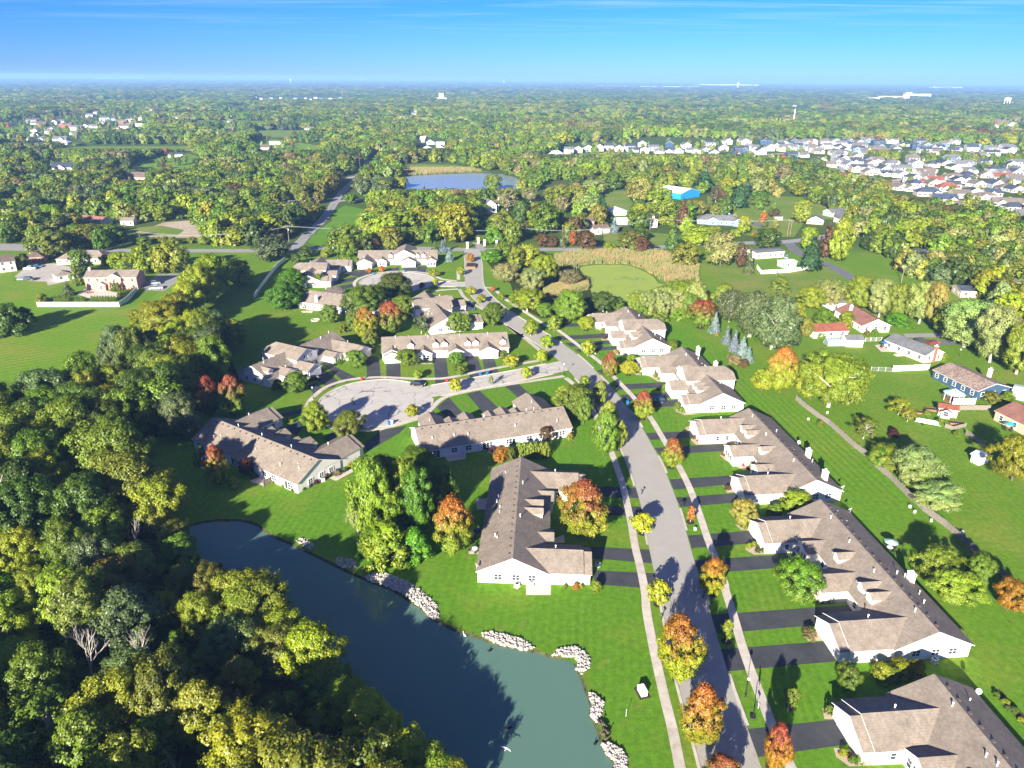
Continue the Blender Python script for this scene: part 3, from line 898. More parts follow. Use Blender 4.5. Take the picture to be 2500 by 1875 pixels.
MESHC = {}
def window_mesh(w, h, nx=1, ny=2):
    key = ('win', w, h, nx, ny)
    if key not in MESHC:
        f = MB()
        b = 0.09
        f.box(-w/2 - b, -w/2, -0.03, 0.07, -b, h + b); f.box(w/2, w/2 + b, -0.03, 0.07, -b, h + b)
        f.box(-w/2, w/2, -0.03, 0.07, -b, 0); f.box(-w/2, w/2, -0.03, 0.07, h, h + b)
        for i in range(1, nx): f.box(-w/2 + w*i/nx - .04, -w/2 + w*i/nx + .04, -0.03, 0.05, 0, h)
        for i in range(1, ny): f.box(-w/2, w/2, -0.03, 0.045, h*i/ny - .03, h*i/ny + .03)
        fm = f.mesh('window', 'trim')
        g_ = MB(); g_.box(-w/2, w/2, -0.03, 0.025, 0, h)
        MESHC[key] = (fm, g_.mesh('pane', 'glass'))
    return MESHC[key]

def window(root, x, y, z, face, w=0.95, h=1.25, nx=1, ny=2, name='window'):
    """face: direction the window looks, local radians (0 = +y)"""
    fm, gm = window_mesh(w, h, nx, ny)
    o = link(name, fm, root, (x, y, z), (0, 0, -face))
    link('pane', gm, o)
    return o

def garage_door(root, x, y, face, w=4.8, h=2.15, m='door_white'):
    key = ('gd', w, h, m)
    if key not in MESHC:
        mb = MB()
        n = 4
        for i in range(n):
            mb.box(-w/2, w/2, -0.02, 0.05, 0.02 + i*h/n, (i+1)*h/n - 0.02)
        mb.box(-w/2, w/2, -0.02, 0.03, 0.02, h - 0.02)
        tr = MB(); tr.box(-w/2 - .12, -w/2, -0.02, 0.07, 0, h + .12); tr.box(w/2, w/2 + .12, -0.02, 0.07, 0, h + .12); tr.box(-w/2, w/2, -0.02, 0.07, h, h + .12)
        MESHC[key] = (mb.mesh('garage_door', m), tr.mesh('door_frame', 'trim'))
    o = link('garage_door', MESHC[key][0], root, (x, y, 0.02), (0, 0, -face))
    link('door_frame', MESHC[key][1], o)
    return o

def door(root, x, y, face, m='door_dark', w=0.95, h=2.05):
    key = ('door', m, w, h)
    if key not in MESHC:
        mb = MB(); mb.box(-w/2, w/2, -0.02, 0.05, 0, h)
        tr = MB(); tr.box(-w/2 - .1, -w/2, -0.02, 0.07, 0, h + .1); tr.box(w/2, w/2 + .1, -0.02, 0.07, 0, h + .1); tr.box(-w/2, w/2, -0.02, 0.07, h, h + .1)
        MESHC[key] = (mb.mesh('door', m), tr.mesh('door_frame', 'trim'))
    o = link('door', MESHC[key][0], root, (x, y, 0.05), (0, 0, -face))
    link('door_frame', MESHC[key][1], o)
    return o

def patio_door(root, x, y, face):
    return window(root, x, y, 0.12, face, 1.8, 2.0, 2, 1, 'patio_door')

def pipe(root, x, y, z, h=0.7, r=0.09):
    key = ('pipe', h, r)
    if key not in MESHC:
        mb = MB(); mb.lathe([(r, -0.4), (r, h), (r * 1.7, h), (r * 1.7, h + 0.15), (0, h + 0.17)], 8)
        MESHC[key] = mb.mesh('vent_pipe', 'metal_white')
    return link('vent_pipe', MESHC[key], root, (x, y, z))

def roof_vent(root, x, y, z):
    if 'rv' not in MESHC:
        mb = MB(); mb.box(-.22, .22, -.22, .22, -0.1, 0.16); MESHC['rv'] = mb.mesh('roof_vent', 'roof_brown')
    return link('roof_vent', MESHC['rv'], root, (x, y, z))

def chimney(root, x, y, z0, z1, w=1.1, d=0.8, m='siding_white', rz=0):
    mb = MB()
    mb.box(-w/2, w/2, -d/2, d/2, z0, z1)
    o = mb.obj('chimney', m, root); o.location = (x, y, 0); o.rotation_euler = (0, 0, rz)
    c = MB(); c.box(-w/2 - .08, w/2 + .08, -d/2 - .08, d/2 + .08, z1, z1 + .12); c.lathe([(.18, z1 + .1), (.18, z1 + .5), (.26, z1 + .5), (.26, z1 + .6), (0, z1 + .65)], 8)
    c.obj('chimney_cap', 'metal_white', o)
    return o

def dish(root, x, y, z, face):
    mb = MB()
    prof = [(0.0, 0.0), (0.2, 0.03), (0.36, 0.10), (0.45, 0.17)]
    mb.lathe(prof, 12)
    o = mb.obj('satellite_dish', 'metal_white', root, True)
    o.location = (x, y, z + 0.7); o.rotation_euler = (R(55), 0, face)
    st = MB(); st.tube([(x, y, z - 0.3), (x, y, z + 0.68)], 0.035, 6)
    st.obj('dish_mast', 'metal_grey', root)

def dormer(root, u, front, sgn, v=5.3, w=1.0, main_hw=6.7, ridge=6.0, win=True):
    """a small gabled dormer on the front slope"""
    ev, pit = 4.55, 0.75
    prof_y0 = 1.5
    d = MB()
    zb = 2.7 + PITCHM * (main_hw - v) - 0.25
    rz = ev + pit * w
    def P(a, b, z): return (u + a, sgn * b, z)
    d.poly([P(-w, v, zb), P(w, v, zb), P(w, v, ev), P(0, v, rz), P(-w, v, ev)])
    for s in (-1, 1):
        d.poly([P(s*w, v, zb), P(s*w, v, ev), P(s*w, prof_y0, ev), P(s*w, prof_y0, zb)])
    o = d.obj('dormer', 'siding_white', root)
    rb = MB()
    for s in (-1, 1):
        ez = ev - pit * 0.2 + 0.08
        rb.slab([P(s*(w + .2), v + .25, ez), P(0, v + .25, rz + .08), P(0, prof_y0 - 0.6, rz + .08), P(s*(w + .2), prof_y0 - 0.6, ez)], 0.09)
    rb.obj('dormer_roof', ['roof_tan', 'trim'], o)
    fm, gm = window_mesh(0.9, 0.85, 2, 1)
    ww = link('dormer_window', fm, o, P(0, v + 0.02, zb + 0.38), (0, 0, 0 if sgn > 0 else pi))

def townhouse(label, S, E, front, wings, gables, dormers, cross=None, hw=6.65, group='ranch townhouse rows', chims=(), pipes=(), rear=(), ends=(0, 0), south_win=(), dishes=(), shut=False, roof='roof_tan', vents=True):
    """S, E: ends of the main ridge on the ground plan; front = +1 when the garages face the right of S->E.
    wings / gables: (u, half width, v of the front face, garage?)"""
    S, E = Vector((*S, 0)), Vector((*E, 0))
    d = E - S
    L = d.length
    rz = math.atan2(d.y, d.x)
    root = thing('townhouse_row', label, 'townhouses', S, rz, group)
    sgn = -front
    def eh(v): return 2.7 + PITCHM * (hw - abs(v))
    gable_part(root, 0.0, hw, 0.0, L, 2.7, 'x', 1, ends=ends, ov0=OV, roof=roof)
    for u, w, vf, gar in wings:
        vint = hw - PITCHM * (w) / PITCHM
        y0 = max(0.2, vint - 0.8)
        gable_part(root, u, w, y0, vf - 1.5, 2.7, 'y', sgn, wall0=hw - 0.2, ov=0.25, roof=roof)
        gable_part(root, u, w - 0.35, vf - 2.2, vf, 2.52, 'y', sgn, wall0=vf - 2.0, ov=0.35, roof=roof)
        if gar:
            garage_door(root, u, sgn * (vf + 0.02), 0 if sgn > 0 else pi)
        else:
            for k in (-1.6, 0, 1.6): window(root, u + k, sgn * (vf + .02), 0.75, 0 if sgn > 0 else pi, 1.0, 1.4)
        lw = link('gable_vent', window_mesh(0.5, 0.5, 1, 1)[0], root, (u, sgn * (vf + .02), 2.9), (0, 0, 0 if sgn > 0 else pi))
        for s in (-1, 1):
            uu = u + s * (w + .02)
            if 1.0 < uu < L - 1.0:
                for vv in (hw + 2.0, hw + 4.6):
                    if vv < vf - 2: window(root, uu, sgn * vv, 0.9, s * pi / 2 if True else 0, 0.8, 1.2)
        pipe(root, u + 0.9, sgn * (vf * 0.55), 2.7 + PITCHM * (w - 0.9) + 0.1, 0.55)
    for u, w, vf, gar in gables:
        vint = hw - w
        gable_part(root, u, w, max(0.2, vint - 0.8), vf, 2.7, 'y', sgn, wall0=hw - 0.2, ov=0.3, roof=roof)
        if gar: garage_door(root, u, sgn * (vf + .02), 0 if sgn > 0 else pi)
        else:
            for k in ((-0.75, 0.75) if w < 2.6 else (-1.3, 0, 1.3)): window(root, u + k, sgn * (vf + .02), 0.7, 0 if sgn > 0 else pi, 0.95, 1.45)
            if shut:
                mb = MB()
                mb.box(u - 2.05, u - 1.6, sgn * (vf) , sgn * (vf + .06), .65, 2.2); mb.obj('shutter', 'door_maroon', root)
                mb = MB(); mb.box(u + 1.6, u + 2.05, sgn * (vf), sgn * (vf + .06), .65, 2.2); mb.obj('shutter', 'door_maroon', root)
    # entry doors between gables
    us = sorted([x[0] for x in wings + gables])
    for a, b in zip(us, us[1:]):
        if b - a > 6.5:
            door(root, (a + b) / 2 - 1.2, sgn * (hw + 0.02), 0 if sgn > 0 else pi)
            window(root, (a + b) / 2 + 1.0, sgn * (hw + 0.02), 0.8, 0 if sgn > 0 else pi, 1.0, 1.3)
    for u in dormers: dormer(root, u, front, sgn, main_hw=hw)
    if cross:
        u, w, v0, v1 = cross
        gable_part(root, u, w, -v0, v1, 4.9, 'y', sgn, ends=(w * 0.45, 0), ov0=OV, ov=0.35, roof=roof)
        for k in (-1.0, 1.0): window(root, u + k, sgn * (v1 + .02), 4.2, 0 if sgn > 0 else pi, 0.8, 1.0)
        for k in (-2.2, 0, 2.2): window(root, u + k, -sgn * (v0 + .02), 0.8, pi if sgn > 0 else 0, 1.2, 1.5)
    # rear: windows, patio doors
    nu = 4
    for k in range(nu):
        u0 = L * (k + .5) / nu
        if cross and abs(u0 - cross[0]) < cross[1] + 1: continue
        patio_door(root, u0 + (1.5 if k % 2 else -1.5), -sgn * (hw + .02), pi if sgn > 0 else 0)
        for q in (-3.2, 2.4) if k % 2 else (-2.4, 3.2):
            if 0.8 < u0 + q < L - 0.8: window(root, u0 + q, -sgn * (hw + .02), 0.85, pi if sgn > 0 else 0, 1.5, 1.3, 2)
    # end walls
    for x, fc in ((-0.02, -pi / 2), (L + 0.02, pi / 2)):
        for yy in (-3.6, -0.6, 2.8): window(root, x, yy, 0.9, fc, 1.3, 1.2, 2)
    for u, v, z1 in chims: chimney(root, u, sgn * v, 2.0, z1, 1.3, 0.9)
    for u, v in pipes: pipe(root, u, sgn * v, eh(v) + 0.05)
    if vents:
        k = 1.5
        while k < L - 1:
            if not (cross and abs(k - cross[0]) < cross[1]): roof_vent(root, k, -sgn * 0.7, eh(0.7) + 0.12)
            k += 2.35
        for k in range(5): pipe(root, RND.uniform(2, L - 2), -sgn * RND.uniform(2, 5), eh(3.4) + 0.1, 0.3, 0.07)
    for u, v in dishes: dish(root, u, sgn * v, 2.7, RND.uniform(0, 6))
    root['L'] = L
    return root, sgn, hw

WQ = [(4.6, 4.4, 14.6, True), (33.7, 4.4, 14.6, True)]
rowA = townhouse('tan-roofed townhouse row beside the pond, its long side along the grove of trees', (0.39, 108.9), (2.3, 147.0), 1,
    WQ, [(26.9, 2.6, 7.5, False), (11.5, 2.3, 7.5, False)], (21.2, 18.0), pipes=((26.9, 0.8), (14.0, 0.8), (9, -4), (22, -4.6)), dishes=((0.6, -6.9),))
rowB = townhouse('tan-roofed townhouse row with long rear wall behind the grove, drives to the turning circle', (13.7, 175.8), (-24.5, 162.3), 1,
    [(5.0, 4.5, 14.2, True), (34.5, 3.2, 12.0, True)], [(14.5, 1.9, 9.6, True), (18.5, 1.6, 8.6, False), (25.0, 1.9, 9.6, True), (29.6, 1.5, 8.4, False), (11.0, 1.5, 8.4, False)], (), pipes=((8, 0.9), (10, 1.0), (22, 1.0), (15, -4), (28, -4.5)))
rowN = townhouse('tan-roofed townhouse row standing between the pond head and the turning circle', (-45.3, 145.6), (-78.0, 167.1), 1,
    [(4.6, 4.4, 15.0, True), (34.6, 4.4, 14.6, True)], [(13.4, 2.4, 9.2, True), (16.6, 1.6, 8.0, False), (22.6, 2.0, 9.0, True), (26.6, 1.6, 8.0, False)], (29.5,), pipes=((10, 0.8), (21, 0.9), (30, .8), (8, -4.6), (22, -4), (33, -4.6)))
CT = dict(wings=[(3.6, 3.4, 10.6, False), (33.2, 4.4, 15.4, True)], gables=[(25.8, 2.2, 10.8, False), (13.6, 3.3, 11.4, True)], dormers=(20.6, 23.2, 6.6, 9.4), cross=(17.0, 5.0, 8.3, 6.5))
rowL2 = townhouse('townhouse row with a tall middle gable and two white chimneys beside the blue spruces', (60.25, 185.4), (56.7, 223.3), -1, chims=((36.3, -5.0, 6.3), (21.6, -5.6, 6.8)), pipes=((31, 0.8), (30, -3), (10, -3)), **CT)
rowL1 = townhouse('townhouse row with a tall middle gable nearest the algae pond', (48.35, 231.6), (44.66, 269.0), -1, pipes=((31, .8), (29, -3), (7, -3)), **CT)
rowJ = townhouse('townhouse row with a tall middle gable angled between field belt and turning circle', (-80.45, 203.7), (-63.1, 236.4), 1,
    [(7.2, 2.9, 10.4, True), (33.2, 4.3, 16.4, True)], [(26.0, 2.1, 11.2, False), (13.6, 3.2, 12.6, True)], (2.2, 19.6, 22.4), (17.0, 4.8, 8.3, 6.4), pipes=((4, 0.9), (30, .8), (36, -1)))
rowK = townhouse('townhouse row with six front dormers facing the turning circle across asphalt drives', (-44.8, 231.0), (-2.2, 237.3), 1,
    [(3.4, 3.0, 9.9, True)], [(13.9, 2.6, 9.4, False), (24.9, 2.6, 9.4, False), (35.9, 3.1, 9.6, True)], (9.6, 18.0, 21.0, 29.0, 31.8, 41.2), pipes=((4.6, 0.8), (15.6, 1.0), (26.6, 0.9), (36.4, .8)))
garage_door(rowK[0], 19.5, rowK[1] * 6.68, pi if rowK[1] < 0 else 0)
garage_door(rowK[0], 30.4, rowK[1] * 6.68, pi if rowK[1] < 0 else 0)
rowP1 = townhouse('townhouse row beside the wooden fence with a red-leaved maple out front', (68.34, 138.0), (64.57, 175.1), -1,
    [(4.6, 4.4, 15.8, True), (33.9, 4.4, 15.9, True)], [(11.0, 2.4, 9.0, False), (20.4, 3.0, 11.8, False)], (28.9, 25.9, 17.2), chims=((14.9, -5.9, 5.2), (2.5, -3.4, 6.5)), pipes=((33, 0.9), (25.2, -2.3), (23, 1.5), (9, 1)), dishes=((22, -7), (0.3, -7)))
rowP2 = townhouse('townhouse row with maroon shutters between two shrub-filled side yards', (69.64, 90.5), (66.0, 129.4), -1,
    [(4.6, 4.4, 15.6, True), (34.1, 4.4, 15.6, True)], [(28.0, 2.4, 9.2, False), (17.5, 3.0, 11.7, False)], (22.1, 13.4, 10.6), chims=((15.5, -5.6, 5.0),), pipes=((33, 1), (25, 1.4), (16, 1.6), (16, -3), (8, -3), (5, .8)), dishes=((38.9, -7.0),), shut=True)
rowS = townhouse('townhouse row with a porch of square posts, cut off by the photo corner', (67.4, 42.4), (63.97, 81.0), -1,
    [(4.6, 4.4, 15.5, True), (33.9, 4.4, 15.5, True)], [(27.0, 2.6, 9.6, False), (17.5, 3.0, 11.7, False)], (22.1, 13.4, 10.6), pipes=((33.5, .9), (25.5, 1.6), (24, 1.2), (22, -3)), dishes=((37.6, -6.9),))
rowF6 = townhouse('townhouse row with a tall middle gable facing the upper turning circle', (-39.4, 366.6), (-79.5, 364.3), -1,
    wings=[(2.6, 2.4, 11.8, False), (35.7, 3.8, 15.6, True)], gables=[(27.7, 2.3, 10.2, False), (14.0, 3.4, 12.2, True)], dormers=(23.6, 20.6, 10.0, 6.8), cross=(16.4, 5.0, 10.0, 6.5))
garage_door(rowF6[0], 21.8, rowF6[1] * 6.68, 0 if rowF6[1] > 0 else pi)
garage_door(rowF6[0], 8.4, rowF6[1] * 6.68, 0 if rowF6[1] > 0 else pi)
rowF7 = townhouse('townhouse row end-on beside the white fence by the upper turning circle', (-93.6, 314.5), (-95.6, 350.0), 1, **CT)
rowF8 = townhouse('townhouse row seen from its rear patio below the bright green trees', (-51.0, 275.2), (-86.6, 289.6), 1,
    WQ, [(26.9, 2.6, 7.5, False), (11.5, 2.3, 7.5, False)], (21.2, 18.0), chims=((29.5, -5.4, 5.6),))
rowF9 = townhouse('townhouse row half hidden by the grey-leaved tree behind the six-dormer row', (-24.2, 253.0), (-36.9, 288.6), 1,
    wings=[(4.6, 4.0, 14.0, True), (34.4, 3.4, 10.6, False)], gables=[(12.2, 2.2, 10.8, False), (26.4, 3.3, 13.6, True)], dormers=(17.4, 14.8, 29.0), cross=(22.6, 5.0, 8.3, 6.5))
# ---------------------------------------------------------------- foliage
def leaf_mat(name, inst=False, rough=0.6):
    m, n, l, b = nodes(name)
    o = n['Material Output']
    n.remove(b)
    at = n.new('ShaderNodeAttribute'); at.attribute_name = 'cv'
    lo = n.new('ShaderNodeAttribute'); hi = n.new('ShaderNodeAttribute')
    if inst:
        lo.attribute_type = 'INSTANCER'; lo.attribute_name = 'tint'
        hi.attribute_type = 'INSTANCER'; hi.attribute_name = 'tint'
    else:
        lo.attribute_type = 'OBJECT'; lo.attribute_name = 'leaf_low'
        hi.attribute_type = 'OBJECT'; hi.attribute_name = 'leaf_top'
    tcn = n.new('ShaderNodeTexCoord')
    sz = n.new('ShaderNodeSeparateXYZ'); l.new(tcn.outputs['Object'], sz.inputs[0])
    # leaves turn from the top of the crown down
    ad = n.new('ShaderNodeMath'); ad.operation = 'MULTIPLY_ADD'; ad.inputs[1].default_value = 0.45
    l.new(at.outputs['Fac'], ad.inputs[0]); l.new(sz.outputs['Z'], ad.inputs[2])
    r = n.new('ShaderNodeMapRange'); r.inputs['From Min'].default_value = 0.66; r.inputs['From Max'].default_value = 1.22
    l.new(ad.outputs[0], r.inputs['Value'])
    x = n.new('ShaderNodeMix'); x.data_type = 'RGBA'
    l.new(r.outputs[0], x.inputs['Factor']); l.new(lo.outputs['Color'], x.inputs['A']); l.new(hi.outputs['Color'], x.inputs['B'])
    hsv = n.new('ShaderNodeHueSaturation')
    rh = n.new('ShaderNodeMapRange'); rh.inputs['To Min'].default_value = 0.489; rh.inputs['To Max'].default_value = 0.507
    rv = n.new('ShaderNodeMapRange'); rv.inputs['To Min'].default_value = 1.28; rv.inputs['To Max'].default_value = 0.72
    l.new(at.outputs['Fac'], rh.inputs['Value']); l.new(at.outputs['Fac'], rv.inputs['Value'])
    l.new(rh.outputs[0], hsv.inputs['Hue']); l.new(rv.outputs[0], hsv.inputs['Value']); l.new(x.outputs['Result'], hsv.inputs['Color'])
    df = n.new('ShaderNodeBsdfDiffuse'); tr = n.new('ShaderNodeBsdfTranslucent'); gl_ = n.new('ShaderNodeBsdfGlossy')
    gl_.inputs['Roughness'].default_value = 0.45
    l.new(hsv.outputs[0], df.inputs['Color']); l.new(hsv.outputs[0], tr.inputs['Color'])
    ms = n.new('ShaderNodeMixShader'); ms.inputs[0].default_value = 0.38
    l.new(df.outputs[0], ms.inputs[1]); l.new(tr.outputs[0], ms.inputs[2])
    m2 = n.new('ShaderNodeMixShader'); m2.inputs[0].default_value = 0.03
    l.new(ms.outputs[0], m2.inputs[1]); l.new(gl_.outputs[0], m2.inputs[2])
    l.new(m2.outputs[0], o.inputs['Surface'])
    return m
leaf_mat('leaf')
leaf_mat('forest_leaf', True)
mat('bark', (0.13, 0.10, 0.075), 0.95, 0.3, 4, coord='Object')
mat('pale_bark', (0.42, 0.38, 0.33), 0.95, 0.2, 4)

NPR = np.random.default_rng(5)

def leaves_mesh(name, pos, nrm, size, cv, m, flat=0.25, elong=1.5):
    """many leaf-sized quads: centres, facing, size, colour value"""
    n = len(pos)
    rnd = NPR.normal(size=(n, 3))
    t = rnd - nrm * (rnd * nrm).sum(1, keepdims=True)
    t /= np.linalg.norm(t, axis=1, keepdims=True) + 1e-9
    b = np.cross(nrm, t)
    s = size[:, None]
    bend = nrm * s * flat
    v = np.stack([pos - t * s * elong / 2, pos - b * s * 0.5 + bend, pos + t * s * elong / 2, pos + b * s * 0.5 + bend], 1).reshape(-1, 3)
    me = bpy.data.meshes.new(name)
    me.vertices.add(4 * n)
    me.vertices.foreach_set('co', v.astype(np.float32).ravel())
    me.loops.add(4 * n)
    me.loops.foreach_set('vertex_index', np.arange(4 * n, dtype=np.int32))
    me.polygons.add(n)
    me.polygons.foreach_set('loop_start', np.arange(0, 4 * n, 4, dtype=np.int32))
    me.materials.append(M(m))
    a = me.attributes.new('cv', 'FLOAT', 'FACE')
    a.data.foreach_set('value', cv.astype(np.float32))
    me.update(calc_edges=True)
    me.validate()
    return me

def clumpy(profile, z0, nclump, per, leaf, rc, seed, lop=0.12, squash=0.8, up=0.35, fill=0.55, m='leaf', name='crown', ht=1.0, droop=0.0):
    """profile(t) -> radius for t in 0..1 over the crown height; unit tree: height 1, crown width 1. leaf and rc in those units (tree of ht:width ratio 1)."""
    rg = np.random.default_rng(seed)
    P, N_, S_, C_ = [], [], [], []
    lobes = rg.uniform(0, 2 * pi, 4)
    tips = []
    for i in range(nclump):
        t = (i + rg.uniform(0, 1)) / nclump
        t = t if rg.random() < 0.9 else rg.uniform(0, 1)
        a = i * 2.39996 + rg.normal() * 0.35
        rr = profile(t)
        k = fill + (1 - fill) * math.sqrt(rg.random())
        if rg.random() < 0.22: k *= rg.uniform(0.1, 0.8)
        rad = rr * k * (1 + lop * (math.sin(2 * a + lobes[0]) + math.sin(3 * a + lobes[1] + 4 * t)))
        c = np.array([rad * math.cos(a), rad * math.sin(a), z0 + (1 - z0) * t])
        c[2] = min(c[2], 1 - rc * 0.5)
        tips.append(c)
        r = rc * rg.uniform(0.7, 1.35)
        nl = int(per * rg.uniform(0.7, 1.3))
        d = rg.normal(size=(nl, 3)); d /= np.linalg.norm(d, axis=1, keepdims=True)
        q = rg.uniform(0.35, 1.0, size=(nl, 1)) ** 0.6
        p = c + d * r * q * np.array([1, 1, squash])
        p = p + rg.normal(size=(nl, 3)) * rc * 0.18
        if droop: p[:, 2] -= droop * rg.random(nl) ** 2
        outw = p - np.array([0, 0, z0 + (1 - z0) * 0.35]); outw /= np.linalg.norm(outw, axis=1, keepdims=True) + 1e-9
        nn = d * 0.75 + outw * 0.55 + np.array([0, 0, up]) + rg.normal(size=(nl, 3)) * 0.30
        nn /= np.linalg.norm(nn, axis=1, keepdims=True)
        P.append(p); N_.append(nn)
        S_.append(leaf * rg.uniform(0.6, 1.35, nl))
        C_.append(np.clip(rg.uniform(0.15, 0.85) + rg.normal(size=nl) * 0.16, 0, 1))
    P = np.concatenate(P)
    P[:, 2] = np.maximum(P[:, 2], 0.01)
    return leaves_mesh(name, P, np.concatenate(N_), np.concatenate(S_), np.concatenate(C_), m), tips

def trunk_mesh(tips, z0, seed, r=0.022, m='bark', limbs=7, fork=0.0, n=6, top=0.8):
    rg = random.Random(seed)
    mb = MB()
    zc = z0 + 0.1
    mb.tube([(0, 0, -0.02), (rg.uniform(-.01, .01), rg.uniform(-.01, .01), z0 * 0.5), (rg.uniform(-.015, .015), rg.uniform(-.015, .015), zc), (rg.uniform(-.03, .03), rg.uniform(-.03, .03), top)], [r * 1.35, r, r * 0.8, r * 0.15], n)
    ch = rg.sample(list(tips), min(limbs, len(tips)))
    for t in ch:
        z1 = max(z0 * 0.8, min(t[2] - 0.12, zc + rg.uniform(-0.05, 0.22)))
        mid = (t[0] * 0.45, t[1] * 0.45, z1 + (t[2] - z1) * 0.55)
        mb.tube([(0, 0, z1), mid, (t[0] * 0.95, t[1] * 0.95, t[2])], [r * 0.55, r * 0.35, r * 0.08], 5)
    me = mb.mesh('trunk', m)
    return me

def prof_round(t): return 0.5 * math.sqrt(max(0.0, 1 - (2 * (t ** 0.9) - 1) ** 2)) * 0.92 + 0.02
def prof_oval(t): return 0.5 * (math.sin(pi * min(1, t ** 0.72)) ** 0.75) * 0.95 + 0.01
def prof_shrub(t): return 0.5 * math.sqrt(max(0.0, 1 - t ** 1.7)) * 0.95
def prof_col(t): return 0.5 * min(1, (1 - t) * 2.2) ** 0.7 * min(1, 0.55 + t * 2.5)
def prof_broad(t): return 0.5 * math.sqrt(max(0.0, 1 - (1.75 * t - 0.85) ** 2)) * 0.95

PROTO = {}
def proto(kind, meshes): PROTO.setdefault(kind, []).append(meshes)
for s in range(4):
    c, t = clumpy(prof_round, 0.18, 130, 185, 0.0225, 0.085, 100 + s, fill=0.45, lop=0.16)
    proto('round', (c, trunk_mesh(t, 0.24, s)))
for s in range(3):
    c, t = clumpy(prof_oval, 0.14, 130, 165, 0.0235, 0.078, 200 + s, fill=0.5, lop=0.09)
    proto('oval', (c, trunk_mesh(t, 0.15, s + 9)))
for s in range(3):
    c, t = clumpy(prof_broad, 0.20, 120, 190, 0.0225, 0.088, 300 + s, fill=0.42, lop=0.2)
    proto('broad', (c, trunk_mesh(t, 0.26, s + 19, 0.028, 'pale_bark', 9)))
for s in range(2):
    c, t = clumpy(prof_round, 0.20, 90, 90, 0.032, 0.095, 400 + s, fill=0.4, lop=0.16, up=0.2, droop=0.12)
    proto('willow', (c, trunk_mesh(t, 0.26, s + 29, 0.026, 'pale_bark', 9)))
for s in range(3):
    c, t = clumpy(prof_oval, 0.24, 34, 34, 0.085, 0.14, 500 + s, fill=0.5, lop=0.12)
    proto('young', (c, trunk_mesh(t, 0.26, s + 39, 0.02, 'pale_bark', 6)))
for s in range(3):
    c, t = clumpy(prof_shrub, 0.04, 60, 95, 0.045, 0.11, 600 + s, fill=0.6, lop=0.10)
    proto('shrub', (c, trunk_mesh(t, 0.05, s + 49, 0.02, limbs=4, top=0.4)))
for s in range(2):
    c, t = clumpy(prof_col, 0.02, 60, 60, 0.05, 0.10, 700 + s, fill=0.8, lop=0.03)
    proto('column', (c, trunk_mesh(t, 0.05, s + 59, 0.02, limbs=2)))
for s in range(3):      # thin, airy tree with bare twigs showing
    c, t = clumpy(prof_round, 0.25, 60, 50, 0.036, 0.09, 750 + s, fill=0.45, lop=0.18)
    proto('sparse', (c, trunk_mesh(t, 0.28, s + 69, 0.022, 'pale_bark', 16)))
# conifers: whorls of drooping branches
def conifer(seed, z0, layers, per, spread, leaf, m='leaf', droop=0.35, jag=0.25, taper=0.95, up=0.25, gap=0.0):
    rg = np.random.default_rng(seed)
    P, N_, S_, C_ = [], [], [], []
    for i in range(layers):
        t = i / (layers - 1)
        z = z0 + (0.98 - z0) * t
        rr = spread * ((1 - t) ** taper) + 0.015
        nb = max(5, int(per * (1 - 0.55 * t)))
        a0 = rg.uniform(0, 6.28)
        for j in range(nb):
            if rg.random() < gap: continue
            a = a0 + 2 * pi * j / nb + rg.normal() * 0.15
            L = rr * rg.uniform(1 - jag, 1.0 + jag * 0.3)
            val = rg.uniform(0.2, 0.8)
            ns = max(3, int(16 * L / spread) + 2)
            for k in range(ns):
                q = (k + rg.random()) / ns
                rad = L * (0.15 + 0.85 * q)
                dz = -droop * L * q * q + up * L * q * 0.6
                c = np.array([rad * math.cos(a), rad * math.sin(a), z + dz]) + rg.normal(size=3) * leaf * 0.35
                P.append(c); N_.append([math.cos(a) * 0.45, math.sin(a) * 0.45, 0.8] + rg.normal(size=3) * 0.35)
                S_.append(leaf * rg.uniform(0.7, 1.3) * (1.15 - 0.4 * q)); C_.append(np.clip(val + rg.normal() * 0.15, 0, 1))
    N_ = np.array(N_); N_ /= np.linalg.norm(N_, axis=1, keepdims=True)
    P = np.array(P); P[:, 2] = np.maximum(P[:, 2], 0.01)
    return leaves_mesh('crown', P, N_, np.array(S_), np.array(C_), m)
def straight_trunk(r=0.018, m='bark'):
    mb = MB(); mb.tube([(0, 0, -0.02), (0, 0, 0.5), (0, 0, 0.97)], [r * 1.3, r * 0.8, r * 0.1], 6); return mb.mesh('trunk', m)
for s in range(2):
    proto('spruce', (conifer(800 + s, 0.05, 20, 17, 0.5, 0.07), straight_trunk()))
for s in range(2):
    proto('pine', (conifer(850 + s, 0.16, 12, 12, 0.52, 0.085, droop=0.1, jag=0.45, taper=0.8, up=0.35, gap=0.12), straight_trunk(0.02)))
# bare tree
def bare(seed):
    rg = random.Random(seed)
    mb = MB()
    def grow(p, d, L, r, lev):
        q = p + d * L
        mid = p.lerp(q, 0.5) + Vector((rg.uniform(-1, 1), rg.uniform(-1, 1), rg.uniform(-1, 1))) * L * 0.08
        mb.tube([p, mid, q], [r, r * 0.8, r * 0.6], 5 if lev < 2 else 4, cap=False)
        if lev >= 5: return
        for _ in range(3 if lev < 3 else 2):
            nd = (d + Vector((rg.uniform(-1, 1), rg.uniform(-1, 1), rg.uniform(-0.35, 0.8))) * 0.75).normalized()
            grow(q if rg.random() < 0.7 else mid, nd, L * rg.uniform(0.55, 0.8), r * 0.55, lev + 1)
    grow(Vector((0, 0, -0.02)), Vector((rg.uniform(-.1, .1), rg.uniform(-.1, .1), 1)).normalized(), 0.30, 0.022, 0)
    return mb.mesh('branches', 'pale_bark')
for s in range(3): PROTO.setdefault('bare', []).append((bare(900 + s), None))

